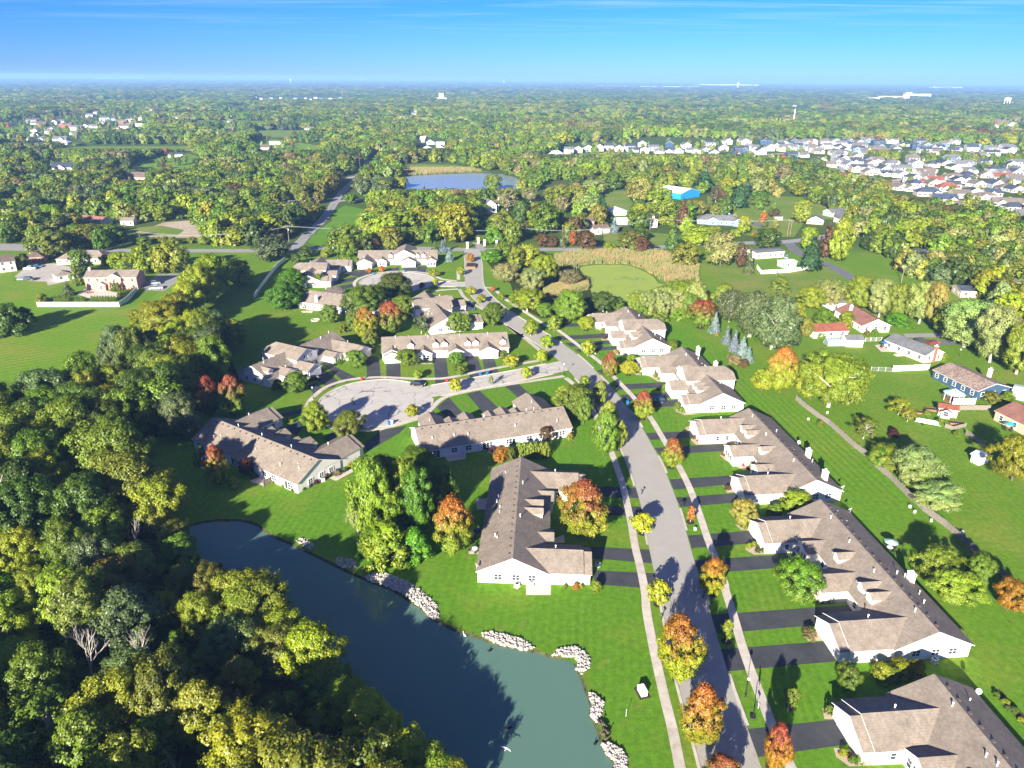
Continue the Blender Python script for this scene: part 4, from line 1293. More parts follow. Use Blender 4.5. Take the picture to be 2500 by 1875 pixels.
# lighter copies of the shapes for trees farther off
for k, args in (('round', (prof_round, 0.14, 60, 55, 0.052, 0.115)), ('oval', (prof_oval, 0.12, 56, 50, 0.052, 0.11)), ('broad', (prof_broad, 0.18, 60, 55, 0.050, 0.115))):
    for s in range(3):
        c, t = clumpy(*args, 1000 + s * 7 + len(k), fill=0.5, lop=0.14)
        proto(k + '_far', (c, trunk_mesh(t, args[1] + .03, s, 0.022, limbs=4, n=5)))
for s in range(2):
    proto('spruce_far', (conifer(1100 + s, 0.05, 12, 10, 0.5, 0.11), straight_trunk()))
    proto('pine_far', (conifer(1110 + s, 0.16, 9, 9, 0.52, 0.12, droop=0.1, jag=0.45, taper=0.8, up=0.35, gap=0.1), straight_trunk()))

# leaf colours (albedo)
COLR = dict(g=(0.138, 0.220, 0.013), dg=(0.078, 0.128, 0.012), bg=(0.100, 0.235, 0.008), yg=(0.245, 0.290, 0.012), y=(0.295, 0.330, 0.012), yo=(0.400, 0.210, 0.014),
            ol=(0.175, 0.195, 0.020), pale=(0.290, 0.325, 0.090), gg=(0.120, 0.160, 0.050), tan=(0.250, 0.215, 0.075), br=(0.125, 0.075, 0.025), o=(0.430, 0.150, 0.024),
            r=(0.360, 0.075, 0.040), dr=(0.080, 0.020, 0.016), bs=(0.190, 0.255, 0.245), pg=(0.050, 0.110, 0.034), lg=(0.215, 0.285, 0.018), ty=(0.270, 0.260, 0.045))
CNAME = dict(g='green', dg='dark green', bg='bright green', yg='yellow-green', y='yellow', yo='golden orange', ol='olive', pale='pale green', gg='grey-green', tan='tan-leaved',
             br='brownish', o='orange', r='red', dr='dark red', bs='silver-blue', pg='deep green', lg='light green', ty='straw-yellow')
KNAME = dict(round='round broadleaf tree', oval='egg-shaped broadleaf tree', broad='wide-crowned tree', willow='drooping willow-like tree', young='young street tree', shrub='bush',
             column='clipped columnar evergreen', sparse='thin airy tree', spruce='spruce', pine='pine', bare='bare leafless tree')
NM = dict(round='broadleaf_tree', oval='broadleaf_tree', broad='broadleaf_tree', willow='willow_tree', young='street_tree', shrub='bush', column='columnar_evergreen', sparse='broadleaf_tree', spruce='spruce_tree', pine='pine_tree', bare='bare_tree')
CATN = dict(shrub='bush', column='evergreen')
LITTER = []
TREES = []          # (x, y, radius) of everything planted, for keeping the scattered woods clear
def jit(c, rnd, a=0.16):
    k = 1 + rnd.uniform(-a, a)
    return tuple(max(0.003, v * k * (1 + rnd.uniform(-a, a) * 0.6)) for v in c)
TR = random.Random(77)
def tree(loc, h, w, kind, col, where, top=None, label=None, far=None):
    dist = math.hypot(loc[0], loc[1])
    k = kind
    if (far is None and dist > 330) and kind + '_far' in PROTO: k = kind + '_far'
    crown, trunk = TR.choice(PROTO[k])
    c1 = jit(COLR[col], TR)
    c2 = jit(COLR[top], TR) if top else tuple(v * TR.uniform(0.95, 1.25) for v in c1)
    nm = '%s%s' % (CNAME[col], ' and ' + CNAME[top] if top else '')
    lab = label or '%s %s %s' % (nm, KNAME[kind], where)
    if kind == 'bare': lab = label or 'bare leafless tree %s' % where
    root = thing(NM[kind], lab, CATN.get(kind, 'tree'), (loc[0], loc[1], 0), TR.uniform(0, 6.28), {'shrub': 'bushes ', 'column': 'evergreens '}.get(kind, 'trees ') + where)
    u_ = TR.uniform(-.12, .12)
    sc = (w * (1 + u_), w * (1 - u_), h)
    if kind not in ('column', 'spruce', 'pine'): root.rotation_euler = (TR.uniform(-.06, .06), TR.uniform(-.06, .06), root.rotation_euler[2])
    if top in ('o', 'r'): LITTER.append((loc[0], loc[1], w / 2, top))
    if kind == 'bare': sc = (w * 1.1, w * 1.1, h)
    o = link('branches' if kind == 'bare' else 'crown', crown, root, None, None, sc)
    o['leaf_low'] = c1; o['leaf_top'] = c2
    if trunk: link('trunk', trunk, root, None, None, (max(w, h * 0.55), max(w, h * 0.55), h) if kind not in ('young',) else (h * 0.8, h * 0.8, h))
    TREES.append((loc[0], loc[1], w / 2))
    return root

def plant(k, rows, where):
    """rows: base x, base y, top y, crown width (all in the view's pixels), kind, colour[, top colour]"""
    s = CR[k][2]
    for r in rows:
        xb, yb, yt, wp, kind, col = r[:6]
        X, Y = px(k, xb, yb)
        b = G(X, Y)
        dep = proj(b)[2]
        h = height_at(b, px(k, 0, yt)[1])
        # the near rim of the crown hangs below its centre line, the top sits above: shrink a little
        w = wp / s * dep / F
        h = max(1.0, h - 0.22 * w * 0.35)
        tree(b, min(h, 24.0), min(w, 20.0), kind, col, r[7] if len(r) > 7 else where, r[6] if len(r) > 6 else None)

plant('P', [(645,485,240,195,'oval','yg','r'), (205,332,90,125,'oval','lg'), (400,1030,865,185,'young','y'), (800,932,805,75,'young','o'), (985,1530,1230,250,'oval','yg','o'), (530,1618,1420,185,'young','y')], 'on the grass verge of the street')
plant('P', [(1225,965,745,210,'round','ty'), (1665,1570,1235,375,'round','g')], 'on a front lawn beside the townhouse drives')
plant('P', [(1660,835,665,270,'shrub','lg'), (1500,870,775,130,'shrub','g'), (1760,800,700,100,'shrub','yg')], 'between two townhouse rows')
plant('P', [(80,385,0,225,'oval','g')], 'at the bend of the pavement')
plant('L', [(360,470,312,190,'round','y'), (815,955,790,195,'round','y'), (845,830,725,115,'round','yg'), (1290,705,567,155,'round','g')], 'on a front lawn beside the upper townhouses')
plant('L', [(370,748,572,155,'young','yg'), (610,990,705,175,'oval','yg','r'), (970,1430,1115,225,'oval','yg','r'), (490,1290,1015,155,'oval','lg'), (330,1105,962,120,'young','yg'), (605,1480,1225,185,'oval','lg'), (30,470,350,90,'young','yg')], 'on the grass verge near the side street')
plant('L', [(250,1420,1050,330,'round','g'), (130,1330,1060,230,'round','yg'), (330,1480,1180,200,'round','g')], 'in the clump by the street corner')
plant('L', [(1590,440,130,285,'round','g','r')], 'on the lawn beside the silver-blue spruces')
plant('L', [(1740,492,270,150,'spruce','bs'), (1870,612,420,130,'spruce','bs'), (1950,690,460,135,'spruce','bs'), (2035,762,532,190,'spruce','bs'), (2105,800,640,150,'spruce','bs')], 'in the row behind the townhouses')
plant('L', [(2110,540,60,330,'willow','gg'), (1900,380,20,300,'willow','gg'), (2250,560,90,300,'willow','gg'), (1820,300,-40,260,'round','ol')], 'standing over the silver-blue spruces')
plant('L', [(180,385,30,330,'round','g'), (540,265,45,275,'broad','dg'), (700,260,120,120,'round','g')], 'on the near bank of the algae pond')
plant('L', [(880,290,50,220,'broad','lg'), (1030,330,60,240,'broad','pale'), (1180,340,40,240,'broad','pale'), (1330,330,30,230,'broad','pale'), (1440,340,60,200,'broad','g'), (960,350,200,170,'shrub','g'), (1150,355,210,180,'shrub','g'), (1340,350,210,180,'shrub','g')], 'in the thicket between algae pond and lawn')
plant('R', [(575,855,300,430,'oval','yg','o'), (760,1445,925,410,'oval','yg','o'), (960,1830,1560,340,'oval','yg','r'), (1430,1648,1258,270,'oval','yo','r')], 'over the street kerb')
plant('R', [(1005,520,335,112,'young','lg'), (1590,1112,945,150,'young','g')], 'ringed with mulch beside the pavement')
plant('R', [(2085,960,735,215,'round','g')], 'at the drive side of the corner townhouse')
plant('S', [(930,850,710,190,'shrub','yg'), (1080,830,680,200,'shrub','yg'), (1230,840,690,180,'shrub','yg'), (1010,870,760,160,'shrub','g')], 'in the clump between the last two townhouse rows')
plant('Q', [(1570,1565,1275,400,'round','lg'), (1405,1370,1055,370,'round','lg'), (1790,1400,1120,270,'round','g'), (2062,1622,1345,275,'round','yo')], 'on the mown strip by the wooden fence')
plant('Q', [(980,350,130,330,'broad','lg'), (1200,505,150,420,'broad','pale'), (1400,710,470,400,'broad','pale'), (900,330,170,200,'round','g'), (1260,560,330,250,'round','g')], 'overgrowing the wooden fence')
plant('Q', [(2100,452,50,385,'round','yg')], 'beside the white garden shed')
plant('O', [(875,1035,550,365,'oval','yg','o'), (1920,880,412,400,'oval','yg','r')], 'flanking the townhouse row by the pond')
plant('O', [(240,900,215,360,'round','lg'), (330,820,220,320,'round','g'), (480,800,250,280,'round','lg'), (565,870,325,300,'round','bg'), (770,640,275,240,'round','g'), (560,330,140,300,'round','g'), (400,700,240,260,'round','g'), (690,760,420,200,'round','dg'), (840,600,450,160,'sparse','ol'), (160,700,340,220,'round','lg')], 'in the grove behind the pond townhouses')
plant('O', [(330,1110,770,360,'shrub','yg'), (560,1060,810,280,'shrub','bg'), (200,1040,820,200,'shrub','g')], 'at the pond side of the grove')
plant('O', [(82,856,565,120,'sparse','pale')], 'alone on the lawn beside the grove')
plant('O', [(1275,275,135,150,'round','yo'), (1355,270,140,110,'round','ol')], 'beside the clipped hedge')
plant('O', [(x, 232, 98, 66, 'column', 'lg') for x in (1415, 1462, 1510, 1557, 1604, 1642)], 'in the hedge between two townhouse rows')
plant('K', [(1925,1310,1155,150,'round','br')], 'against the rear wall')
plant('K', [(1540,520,378,165,'young','y'), (1870,470,325,145,'young','y'), (1700,640,515,115,'young','y'), (1320,720,605,55,'sparse','pale'), (940,780,632,135,'young','y'), (530,640,542,115,'young','lg'), (470,1050,918,155,'young','y'), (1920,320,172,135,'young','yg'), (1750,180,15,135,'young','yg'), (2000,125,-50,135,'young','yg'), (2030,1150,1045,100,'young','yg')], 'along the side street')
plant('K', [(430,500,312,235,'round','g'), (350,470,330,120,'sparse','pale'), (940,490,345,150,'round','g'), (985,600,485,140,'young','g')], 'before the six-dormer townhouse row')
plant('J', [(1420,652,462,215,'round','g'), (785,920,690,245,'round','g')], 'on a front lawn above the turning circle')
plant('J', [(980,1345,1005,320,'oval','yg'), (1350,1420,1115,340,'round','ol')], 'on the rim of the turning circle')
plant('U', [(1745,405,58,205,'oval','dg','r'), (1950,405,50,220,'oval','g','r')], 'behind the pond-head townhouses')
plant('U', [(1515,592,192,325,'round','gg')], 'at the corner of the pond-head townhouses')
plant('N', [(430,1035,605,265,'oval','yg','r'), (725,925,745,170,'round','dr'), (590,1092,942,130,'young','yg')], 'at the rear patio of the pond-head townhouses')
plant('N', [(190,842,660,66,'column','yg'), (243,790,612,66,'column','dg')], 'at the patio corner')
plant('N', [(1915,1555,1155,200,'sparse','pale')], 'on the pond lawn')
plant('F', [(610,945,740,270,'oval','bg'), (540,1132,860,310,'oval','bg'), (640,1080,880,180,'oval','bg')], 'in the clump behind the upper townhouses')
plant('F', [(835,912,802,125,'round','g'), (945,1250,1080,185,'round','g'), (1060,1325,1240,110,'shrub','ol'), (900,1200,1130,110,'shrub','br'), (2080,1340,1145,150,'round','g'), (2150,1330,1160,130,'oval','g'), (1765,1345,1175,170,'sparse','gg'), (1950,1320,1200,110,'sparse','pale')], 'beside the upper townhouses')
plant('F', [(1275,1402,1100,215,'oval','yg','o'), (1490,1352,1040,235,'oval','g','r'), (1310,1455,1292,140,'oval','lg'), (1150,1330,1110,130,'oval','g')], 'in the hollow behind the six-dormer row')
plant('F', [(1260,1185,895,345,'round','g'), (1530,1060,785,330,'round','dg'), (1610,1190,995,200,'round','g'), (1400,1150,920,240,'round','dg')], 'filling the middle of the upper townhouses')
plant('F', [(910,662,582,90,'round','y'), (720,660,550,120,'round','dg'), (430,690,445,320,'round','gg'), (640,722,622,95,'round','dg'), (1075,752,632,85,'column','lg'), (1120,752,640,75,'column','lg'), (1020,700,620,60,'spruce','dg'), (1500,590,372,235,'round','ol'), (1100,620,345,280,'round','g'), (1100,650,480,190,'round','g'), (1250,620,470,160,'round','dg'), (960,620,480,130,'round','g'), (1350,600,480,90,'round','br')], 'behind the upper turning circle')
plant('F', [(2020,692,556,90,'spruce','bs'), (1960,612,500,90,'spruce','bs'), (1890,592,508,80,'spruce','gg')], 'by the estate entrance')
plant('F', [(1880,832,762,85,'young','y'), (1890,922,850,62,'young','y'), (1770,942,882,60,'young','dr'), (1300,800,750,60,'young','o'), (1410,790,730,60,'young','o')], 'around the upper turning circle')
plant('G', [(180,882,802,85,'round','yo'), (90,1002,922,75,'young','y'), (185,1182,1102,92,'young','y'), (275,1252,1172,95,'young','y'), (720,1542,1402,115,'young','y'), (870,1652,1540,115,'young','yg'), (380,1152,1098,45,'young','o'), (455,1222,1162,75,'young','yg'), (930,1502,1402,100,'young','yg')], 'along the street near the estate entrance')
plant('G', [(385,1462,1242,230,'round','g')], 'over the street by the parked car')
plant('G', [(370,890,760,190,'round','bg'), (500,860,690,210,'round','g'), (680,930,712,210,'round','y'), (840,1090,812,230,'round','yg'), (500,1060,882,250,'willow','pale'), (720,1165,932,240,'broad','pale'), (690,1330,1120,270,'broad','yg'), (850,1385,1245,150,'round','g'), (1060,1110,942,185,'broad','tan'), (1060,1405,1172,300,'round','g'), (780,1280,1130,160,'round','lg'), (590,960,740,160,'round','lg')], 'in the belt between street and algae pond')
plant('G', [(1700,1340,1132,230,'broad','pale'), (1890,1335,1100,270,'broad','pale'), (2070,1310,1040,280,'broad','lg'), (2190,1330,1060,200,'broad','pale')], 'on the far bank of the algae pond')
plant('G', [(60,710,340,340,'round','yg'), (150,680,420,230,'round','yg'), (620,545,322,140,'round','dg'), (850,625,342,330,'round','g'), (760,510,342,125,'round','lg'), (510,435,205,210,'sparse','tan'), (720,345,202,165,'sparse','tan'), (1240,450,262,230,'broad','pale'), (1300,275,132,225,'broad','pale'), (1120,335,182,225,'round','lg'), (1460,235,62,205,'round','g'), (1690,352,102,245,'broad','ty'), (1880,475,202,270,'round','yg'), (1830,200,0,250,'round','g'), (1670,592,402,205,'round','g'), (660,660,520,120,'sparse','gg'), (980,400,190,200,'round','lg'), (380,240,85,160,'round','g'), (960,560,400,180,'round','g')], 'beyond the cross road')
plant('G', [(1350,502,272,165,'pine','pg'), (1470,622,475,110,'spruce','bs'), (1420,525,425,72,'column','g'), (1010,752,560,75,'spruce','gg'), (1060,700,560,70,'spruce','gg'), (2000,782,545,150,'pine','pg'), (2085,610,335,150,'pine','br')], 'beyond the cross road')
plant('G', [(1220,785,602,175,'round','br'), (830,745,622,145,'round','br'), (920,750,640,120,'round','br'), (1620,782,592,250,'round','ol'), (1720,802,645,160,'round','br'), (1440,780,700,140,'shrub','yg'), (1100,740,600,70,'round','o')], 'along the cross road verge')
plant('H', [(900,702,435,205,'pine','pg'), (980,600,380,150,'pine','pg'), (530,500,272,210,'pine','pg'), (170,1162,882,145,'pine','g'), (280,950,602,180,'pine','br'), (1660,1385,1002,285,'pine','pg'), (1830,1240,870,230,'pine','br'), (1000,1402,1132,135,'spruce','gg')], 'near the blue-walled barn and white compound')
plant('H', [(650,645,442,150,'sparse','br'), (720,650,500,110,'sparse','br'), (1110,675,502,205,'round','g'), (470,775,602,160,'round','ol'), (1570,862,602,220,'round','lg'), (940,985,772,150,'round','y'), (1190,1142,902,290,'broad','dg'), (700,1325,952,330,'broad','pale'), (450,1110,872,310,'round','yg'), (330,1335,1052,290,'round','ol'), (920,1342,1072,150,'round','br'), (1970,1285,810,230,'round','yg'), (1330,1592,1432,212,'shrub','g'), (1550,565,402,205,'round','yg'), (1710,585,392,210,'round','g'), (1640,1150,890,200,'round','yg'), (1060,1000,960,60,'shrub','yo'), (1280,800,700,130,'sparse','br')], 'around the country houses')
plant('M', [(560,335,152,175,'round','yg'), (690,325,92,235,'broad','pale'), (920,335,62,240,'round','lg'), (1090,392,92,230,'broad','pale'), (1230,420,130,180,'round','lg'), (1400,442,112,250,'broad','pale'), (1745,622,242,400,'broad','pale'), (1595,552,272,210,'round','yg'), (2080,430,202,225,'round','y'), (1945,742,300,300,'broad','pale'), (2150,830,432,300,'broad','lg'), (2050,640,380,220,'broad','pale'), (1500,480,120,180,'round','ty')], 'shading the brick and white houses')
plant('M', [(100,545,182,250,'willow','gg'), (262,642,202,360,'willow','gg'), (440,482,275,120,'round','y'), (660,462,322,190,'shrub','g'), (835,462,342,135,'shrub','yg'), (1230,452,352,190,'shrub','bg'), (640,552,505,90,'shrub','g'), (520,560,400,100,'round','ol')], 'beside the red-roofed house')
plant('M', [(325,972,615,270,'oval','yg','o'), (185,962,792,165,'round','y'), (700,1085,668,430,'broad','lg'), (560,1025,750,240,'round','yg'), (850,1060,720,330,'broad','lg')], 'at the end of the wooden fence')
plant('M', [(1240,1145,1012,170,'sparse','yg'), (1310,1200,1092,110,'sparse','yg'), (970,1332,1162,185,'sparse','g'), (300,110,-10,10,'shrub','g')], 'on the open back lawn')
plant('E', [(1330,690,422,255,'round','yg'), (1100,655,492,230,'round','yg'), (1560,690,402,260,'round','yg'), (1450,690,480,200,'round','yg'), (770,470,252,265,'round','ol'), (745,690,462,215,'round','g'), (930,490,275,155,'round','bg'), (470,545,292,300,'round','ol'), (210,642,505,115,'round','ol'), (580,520,300,200,'round','dg'), (960,640,520,110,'round','dg'), (120,400,150,220,'round','g'), (60,420,250,170,'round','g'), (430,200,60,220,'round','lg'), (560,220,110,200,'round','dg')], 'around the brick house')
plant('E', [(1960,900,505,420,'round','yg'), (1830,1000,602,310,'round','yg'), (1720,1100,752,310,'round','yg'), (1460,1260,922,410,'round','yg'), (2060,1402,1092,330,'round','lg'), (2150,800,560,260,'round','yg'), (1600,1180,860,260,'round','yg'), (1290,680,560,200,'sparse','gg'), (1080,1620,1152,260,'round','gg'), (1270,1640,1165,260,'round','g'), (1500,1659,1290,300,'round','dg'), (1700,1500,1180,280,'round','dg'), (1400,1500,1200,260,'round','dg'), (1850,1300,1000,240,'round','g'), (1180,1480,1190,220,'round','gg')], 'in the yellow-green belt beside the field')
plant('E', [(130,1240,952,290,'shrub','dg'), (50,1200,970,240,'shrub','g'), (230,1130,985,160,'shrub','dg'), (380,950,870,130,'shrub','yg'), (620,890,760,130,'spruce','gg'), (700,800,640,90,'column','g')], 'at the edge of the brick house garden')
plant('E', [(500 + i * 24, 945, 885, 26, 'column', 'g') for i in range(6)] + [(690 + i * 24, 945, 897, 26, 'column', 'g') for i in range(4)] + [(835 + i * 25, 945, 890, 27, 'column', 'g') for i in range(9)] + [(1075 + i * 24, 925 - i * 13, 860 - i * 9, 30, 'column', 'dg') for i in range(7)] + [(1010 + i * 26, 850, 770, 30, 'column', 'g') for i in range(3)], 'inside the white garden fence')
plant('U', [(60,1300,705,180,'sparse','y')], 'leaning over the wood path')
plant('U', [(1150,1560,1130,330,'bare','ol'), (1330,1440,1150,280,'bare','ol')], 'at the head of the pond')
plant('V', [(740,1050,330,480,'bare','ol'), (1400,1800,1450,260,'bare','ol'), (1640,1800,1470,260,'bare','ol'), (1100,960,500,380,'bare','ol')], 'in the wood beside the pond')

# the wood along the pond: hand-placed crowns at the water's edge, then filled in
WOODN = 'in the wood beside the pond'
EDGE = [(430,1345,7,'ol'), (405,1300,11,'yg'), (450,1400,9,'g'), (520,1470,8,'ol'), (600,1500,9,'yg'), (560,1480,6,'g'), (650,1545,10,'lg'), (700,1600,9,'yg'), (735,1640,8,'g'), (770,1670,11,'y'), (810,1720,7,'g'), (850,1765,7,'yg'), (900,1815,8,'y'), (950,1850,7,'yg'), (1000,1890,7,'y'), (1060,1925,7,'yg'), (1110,1960,6,'y'), (690,1640,9,'ol'), (620,1560,11,'lg')]
ER = random.Random(3)
for x, y, h, c in EDGE:
    p = G(x, y)
    tree(p, h * ER.uniform(0.9, 1.15), h * ER.uniform(0.8, 1.05), ER.choice(('round', 'round', 'broad')), c, WOODN)
def scatter(poly, spacing, n, rnd, clear=0.0):
    xs = [p[0] for p in poly]; ys = [p[1] for p in poly]
    got, tries = [], 0
    while len(got) < n and tries < n * 60:
        tries += 1
        p = Vector((rnd.uniform(min(xs), max(xs)), rnd.uniform(min(ys), max(ys)), 0))
        if not inside(p, poly): continue
        X, Y, dep = proj(p) if p.y > 5 else (-999, 0, 0)
        if p.y < 12 or X < -220 or X > 2700: continue
        if any((p.x - q.x) ** 2 + (p.y - q.y) ** 2 < spacing ** 2 for q in got): continue
        if any((p.x - t[0]) ** 2 + (p.y - t[1]) ** 2 < (t[2] * 0.5 + spacing * 0.45) ** 2 for t in TREES): continue
        got.append(p)
    return got
SR = random.Random(21)
PATHW = [G(0, 1320), G(60, 1300), G(150, 1260), G(230, 1225)]
pts = scatter(WOOD, 5.6, 120, SR)
for p in pts:
    X, Y, d = proj(p)
    if any((p - q).length < 5 for q in PATHW): continue
    up = Y < 1330
    c = SR.choices(('g', 'dg', 'ol', 'yg', 'lg', 'y', 'gg', 'ty'), (30, 12, 13, 24, 16, 1, 4, 0) if not up else (30, 16, 8, 28, 12, 1, 5, 0))[0]
    kd = SR.choices(('round', 'broad', 'oval', 'sparse'), (60, 22, 10, 8))[0]
    h = SR.uniform(9, 15) if not up else SR.uniform(11, 16.5)
    edge = min((p - q).length for q in POND_W)
    if edge < 9: h *= 0.72
    where = ('in the tall wood below the field' if up else ('at the water edge of the pond wood' if edge < 9 else ('set back in the pond wood' if edge < 28 else 'deep in the wood away from the pond')))
    size = 'tall ' if h > 13 else ('low ' if h < 9.5 else '')
    tree(p, h, h * SR.uniform(0.62, 0.95), kd, c, where, label='%s%s %s %s' % (size, CNAME[c], KNAME[kd], where))
US = scatter(WOOD, 3.4, 110, SR)
for p in US:
    tree(p, SR.uniform(1.8, 4.2), SR.uniform(3.0, 5.5), 'shrub', SR.choices(('g', 'dg', 'ol', 'br'), (4, 5, 2, 1))[0], 'in the undergrowth of the pond wood')
# ---------------------------------------------------------------- single houses
FOOT = []      # house footprints, kept clear of scattered trees
def house_at(name, label, cat, origin, rz, Wd, Dp, eave, wall, roof, kind='side', pitch=0.45, windows=True, bays=(), lod=0, group=None, base_wall=None, storeys=None, chim=None, chim_m='brick_red', wing=None, garage=None):
    """origin: the near left corner of the front wall; local x runs along the front wall, local +y goes in from it.
    kind: side = ridge along the front, front = gable to the front, hip"""
    root = thing(name, label, cat, origin, rz, group)
    st = storeys or (2 if eave > 4.2 else 1)
    if kind == 'side':
        gable_part(root, Dp / 2, Dp / 2, 0, Wd, eave, 'x', 1, wall, roof, pitch, ov0=0.35)
        top = eave + pitch * Dp / 2
    elif kind == 'front':
        gable_part(root, Wd / 2, Wd / 2, 0, Dp, eave, 'y', 1, wall, roof, pitch, ov0=0.35)
        top = eave + pitch * Wd / 2
    else:
        if Wd >= Dp: gable_part(root, Dp / 2, Dp / 2, 0, Wd, eave, 'x', 1, wall, roof, pitch, ends=(Dp / 2, Dp / 2), ov0=0.35); top = eave + pitch * Dp / 2
        else: gable_part(root, Wd / 2, Wd / 2, 0, Dp, eave, 'y', 1, wall, roof, pitch, ends=(Wd / 2, Wd / 2), ov0=0.35); top = eave + pitch * Wd / 2
    def win(x, y, z, f, w, h):
        if lod == 0: window(root, x, y, z, f, w, h, 2 if w > 1.3 else 1, 2)
        else: link('window', window_mesh(w, h, 1, 1)[1], root, (x, y - 0.02 if abs(abs(f) - pi) < .1 else y, z), (0, 0, -f))
    if windows:
        nw = max(2, int(Wd / 3.4))
        for s in range(st):
            z = 0.9 + 2.75 * s
            for i in range(nw):
                if garage and s == 0 and i == nw - 1: continue
                win(Wd * (i + .5) / nw, -0.02, z, pi, 1.5 if lod else 1.1, 1.4 if lod else 1.3)
            if lod < 2:
                nd = max(2, int(Dp / 4))
                for i in range(nd):
                    win(Wd + .02, Dp * (i + .5) / nd, z, pi / 2, 1.0, 1.2); win(-.02, Dp * (i + .5) / nd, z, -pi / 2, 1.0, 1.2)
        if kind == 'front' and lod < 2: win(Wd / 2, -0.02, eave + 0.1, pi, 0.9, 0.9)
    if garage and windows: garage_door(root, Wd * (1 - .5 / max(2, int(Wd / 3.4))), -0.02, pi, min(4.6, Wd * 0.3))
    for u, w, p, e in bays:
        gable_part(root, u, w, -p, Dp * 0.45, e, 'y', 1, wall, roof, pitch + 0.1, ov0=0.3, wall0=-p)
        win(u, -p - 0.02, 0.8 if e < 4 else 3.6, pi, 1.3, 1.3)
    if chim: chimney(root, chim[0], chim[1], 0.0 if (chim[1] < 0 or chim[0] < 0 or chim[0] > Wd) else eave - .3, top + 0.9, 1.0, 0.8, chim_m)
    FOOT.append((*(root.matrix_basis @ Vector((Wd / 2, Dp / 2, 0))).xy, math.hypot(Wd, Dp) / 2))
    return root

def custom(label, k, a, b, depth, eave, wall, roof, kind='side', name='house', cat='house', **kw):
    p, q = g(k, *a), g(k, *b)
    d = q - p
    return house_at(name, label, cat, p, math.atan2(d.y, d.x), d.length, depth, eave, wall, roof, kind, **kw)

custom('two-storey pink brick house behind a white garden fence', 'E', (780,838), (1245,832), 9.5, 5.5, 'brick_pink', 'roof_tan', bays=((13.0, 3.0, 0.9, 5.5), (7.5, 1.8, 2.0, 2.6)), chim=(1.0, 4.5), chim_m='brick_pink')
custom('two-storey house with dark roof and brick ground floor beside the gravel court', 'E', (-150,705), (155,668), 10, 5.0, 'siding_cream', 'roof_brown')
custom('low brick garage with brown roof beside the parked white pickup', 'E', (235,600), (400,590), 8, 2.8, 'brick_red', 'roof_brown', 'hip', name='garage', cat='garage')
custom('low hip-roofed house hidden among trees by the cross road', 'E', (515,612), (960,606), 12, 2.8, 'siding_cream', 'roof_tan', 'hip', pitch=0.5)
custom('small hip-roofed garage with white door beside the brick house', 'E', (518,768), (668,745), 7.5, 2.6, 'siding_white', 'roof_tan', 'hip', name='garage', cat='garage')
custom('pale grey house with red-brown roof beside the gravel lot', 'E', (705,250), (905,268), 10, 2.9, 'siding_grey', 'roof_redbrown')
custom('white shed with weathered tan roof beside the gravel lot', 'E', (1090,262), (1205,260), 7, 3.0, 'siding_white', 'roof_tan', name='shed', cat='shed')
custom('tan hip-roofed house among the trees north of the gravel lot', 'A', (1045,1015), (1245,1022), 13, 4.2, 'brick_tan', 'roof_brown', 'hip', pitch=0.6)
custom('steep grey-roofed house with white gable in the woods', 'A', (450,935), (635,925), 12, 4.0, 'siding_white', 'roof_slate', 'side', pitch=0.75, bays=((6, 4, 1.5, 3.5),))
custom('long low barn at the field edge', 'A', (1420,810), (1545,808), 9, 3.0, 'siding_white', 'roof_slate', name='barn', cat='barn', windows=False)
custom('white two-storey house with chimney in the clearing above the entrance', 'G', (310,442), (415,438), 10, 5.2, 'siding_white', 'roof_grey', 'front', pitch=0.8, chim=(11.0, 5.0), chim_m='siding_white')
custom('two-storey house with pink upper wall and white lower wall', 'G', (1185,592), (1290,588), 8, 5.0, 'brick_pink', 'roof_brown')
custom('low white house with brown roof behind the silver-blue spruce', 'G', (1290,628), (1430,622), 8, 2.7, 'siding_white', 'roof_brown', 'side', bays=((2.2, 2.2, 2.5, 2.7),))
custom('white-roofed shed beside the dark pine', 'G', (1465,466), (1585,462), 10, 3.0, 'siding_white', 'roof_white', 'front', name='shed', cat='shed', pitch=0.3, windows=False)
custom('long white house half hidden by the round green tree', 'G', (1500,548), (1640,545), 8, 2.8, 'siding_white', 'roof_white', pitch=0.25)
custom('narrow white house with chimney behind the pines', 'G', (1800,575), (1860,572), 8, 4.5, 'siding_white', 'roof_grey', 'front', chim=(3, 3), chim_m='siding_white')
custom('big white-roofed barn with bright blue metal walls', 'H', (272,608), (478,574), 24, 4.6, 'metal_blue', 'roof_white', 'front', name='barn', cat='barn', pitch=0.22, windows=False)
custom('blue-grey bungalow with white gables on the meadow', 'H', (450,872), (915,895), 12, 3.0, 'siding_bluegrey', 'roof_grey', 'hip', bays=((10, 3.6, 1.2, 3.0), (26, 3.2, 2.2, 3.0)), chim=(20, 6), chim_m='siding_blue')
custom('white flat-roofed house beside the pale spruce', 'H', (1085,1250), (1385,1228), 9, 3.2, 'siding_white', 'roof_grey', pitch=0.12)
custom('white pool house inside the white compound fence', 'H', (1400,1350), (1520,1338), 6, 2.9, 'siding_white', 'roof_white', pitch=0.15, name='pool_house')
custom('small wellhouse with blue-grey roof on the meadow', 'H', (1305,828), (1372,828), 3, 2.2, 'siding_white', 'roof_slate', 'hip', name='wellhouse', cat='shed', windows=False)
custom('brick bungalow with grey roof beside the red barn', 'H', (1630,868), (1810,882), 10, 2.8, 'brick_tan', 'roof_grey', 'front')
custom('low grey-roofed wing behind the red barn', 'H', (1900,800), (2060,790), 9, 3.0, 'siding_grey', 'roof_grey')
custom('brick-roofed bungalow with white gable end beside the grey shed', 'M', (955,512), (1168,508), 21, 2.7, 'siding_white', 'roof_redbrown', 'front', chim=(3.0, 15), chim_m='siding_white')
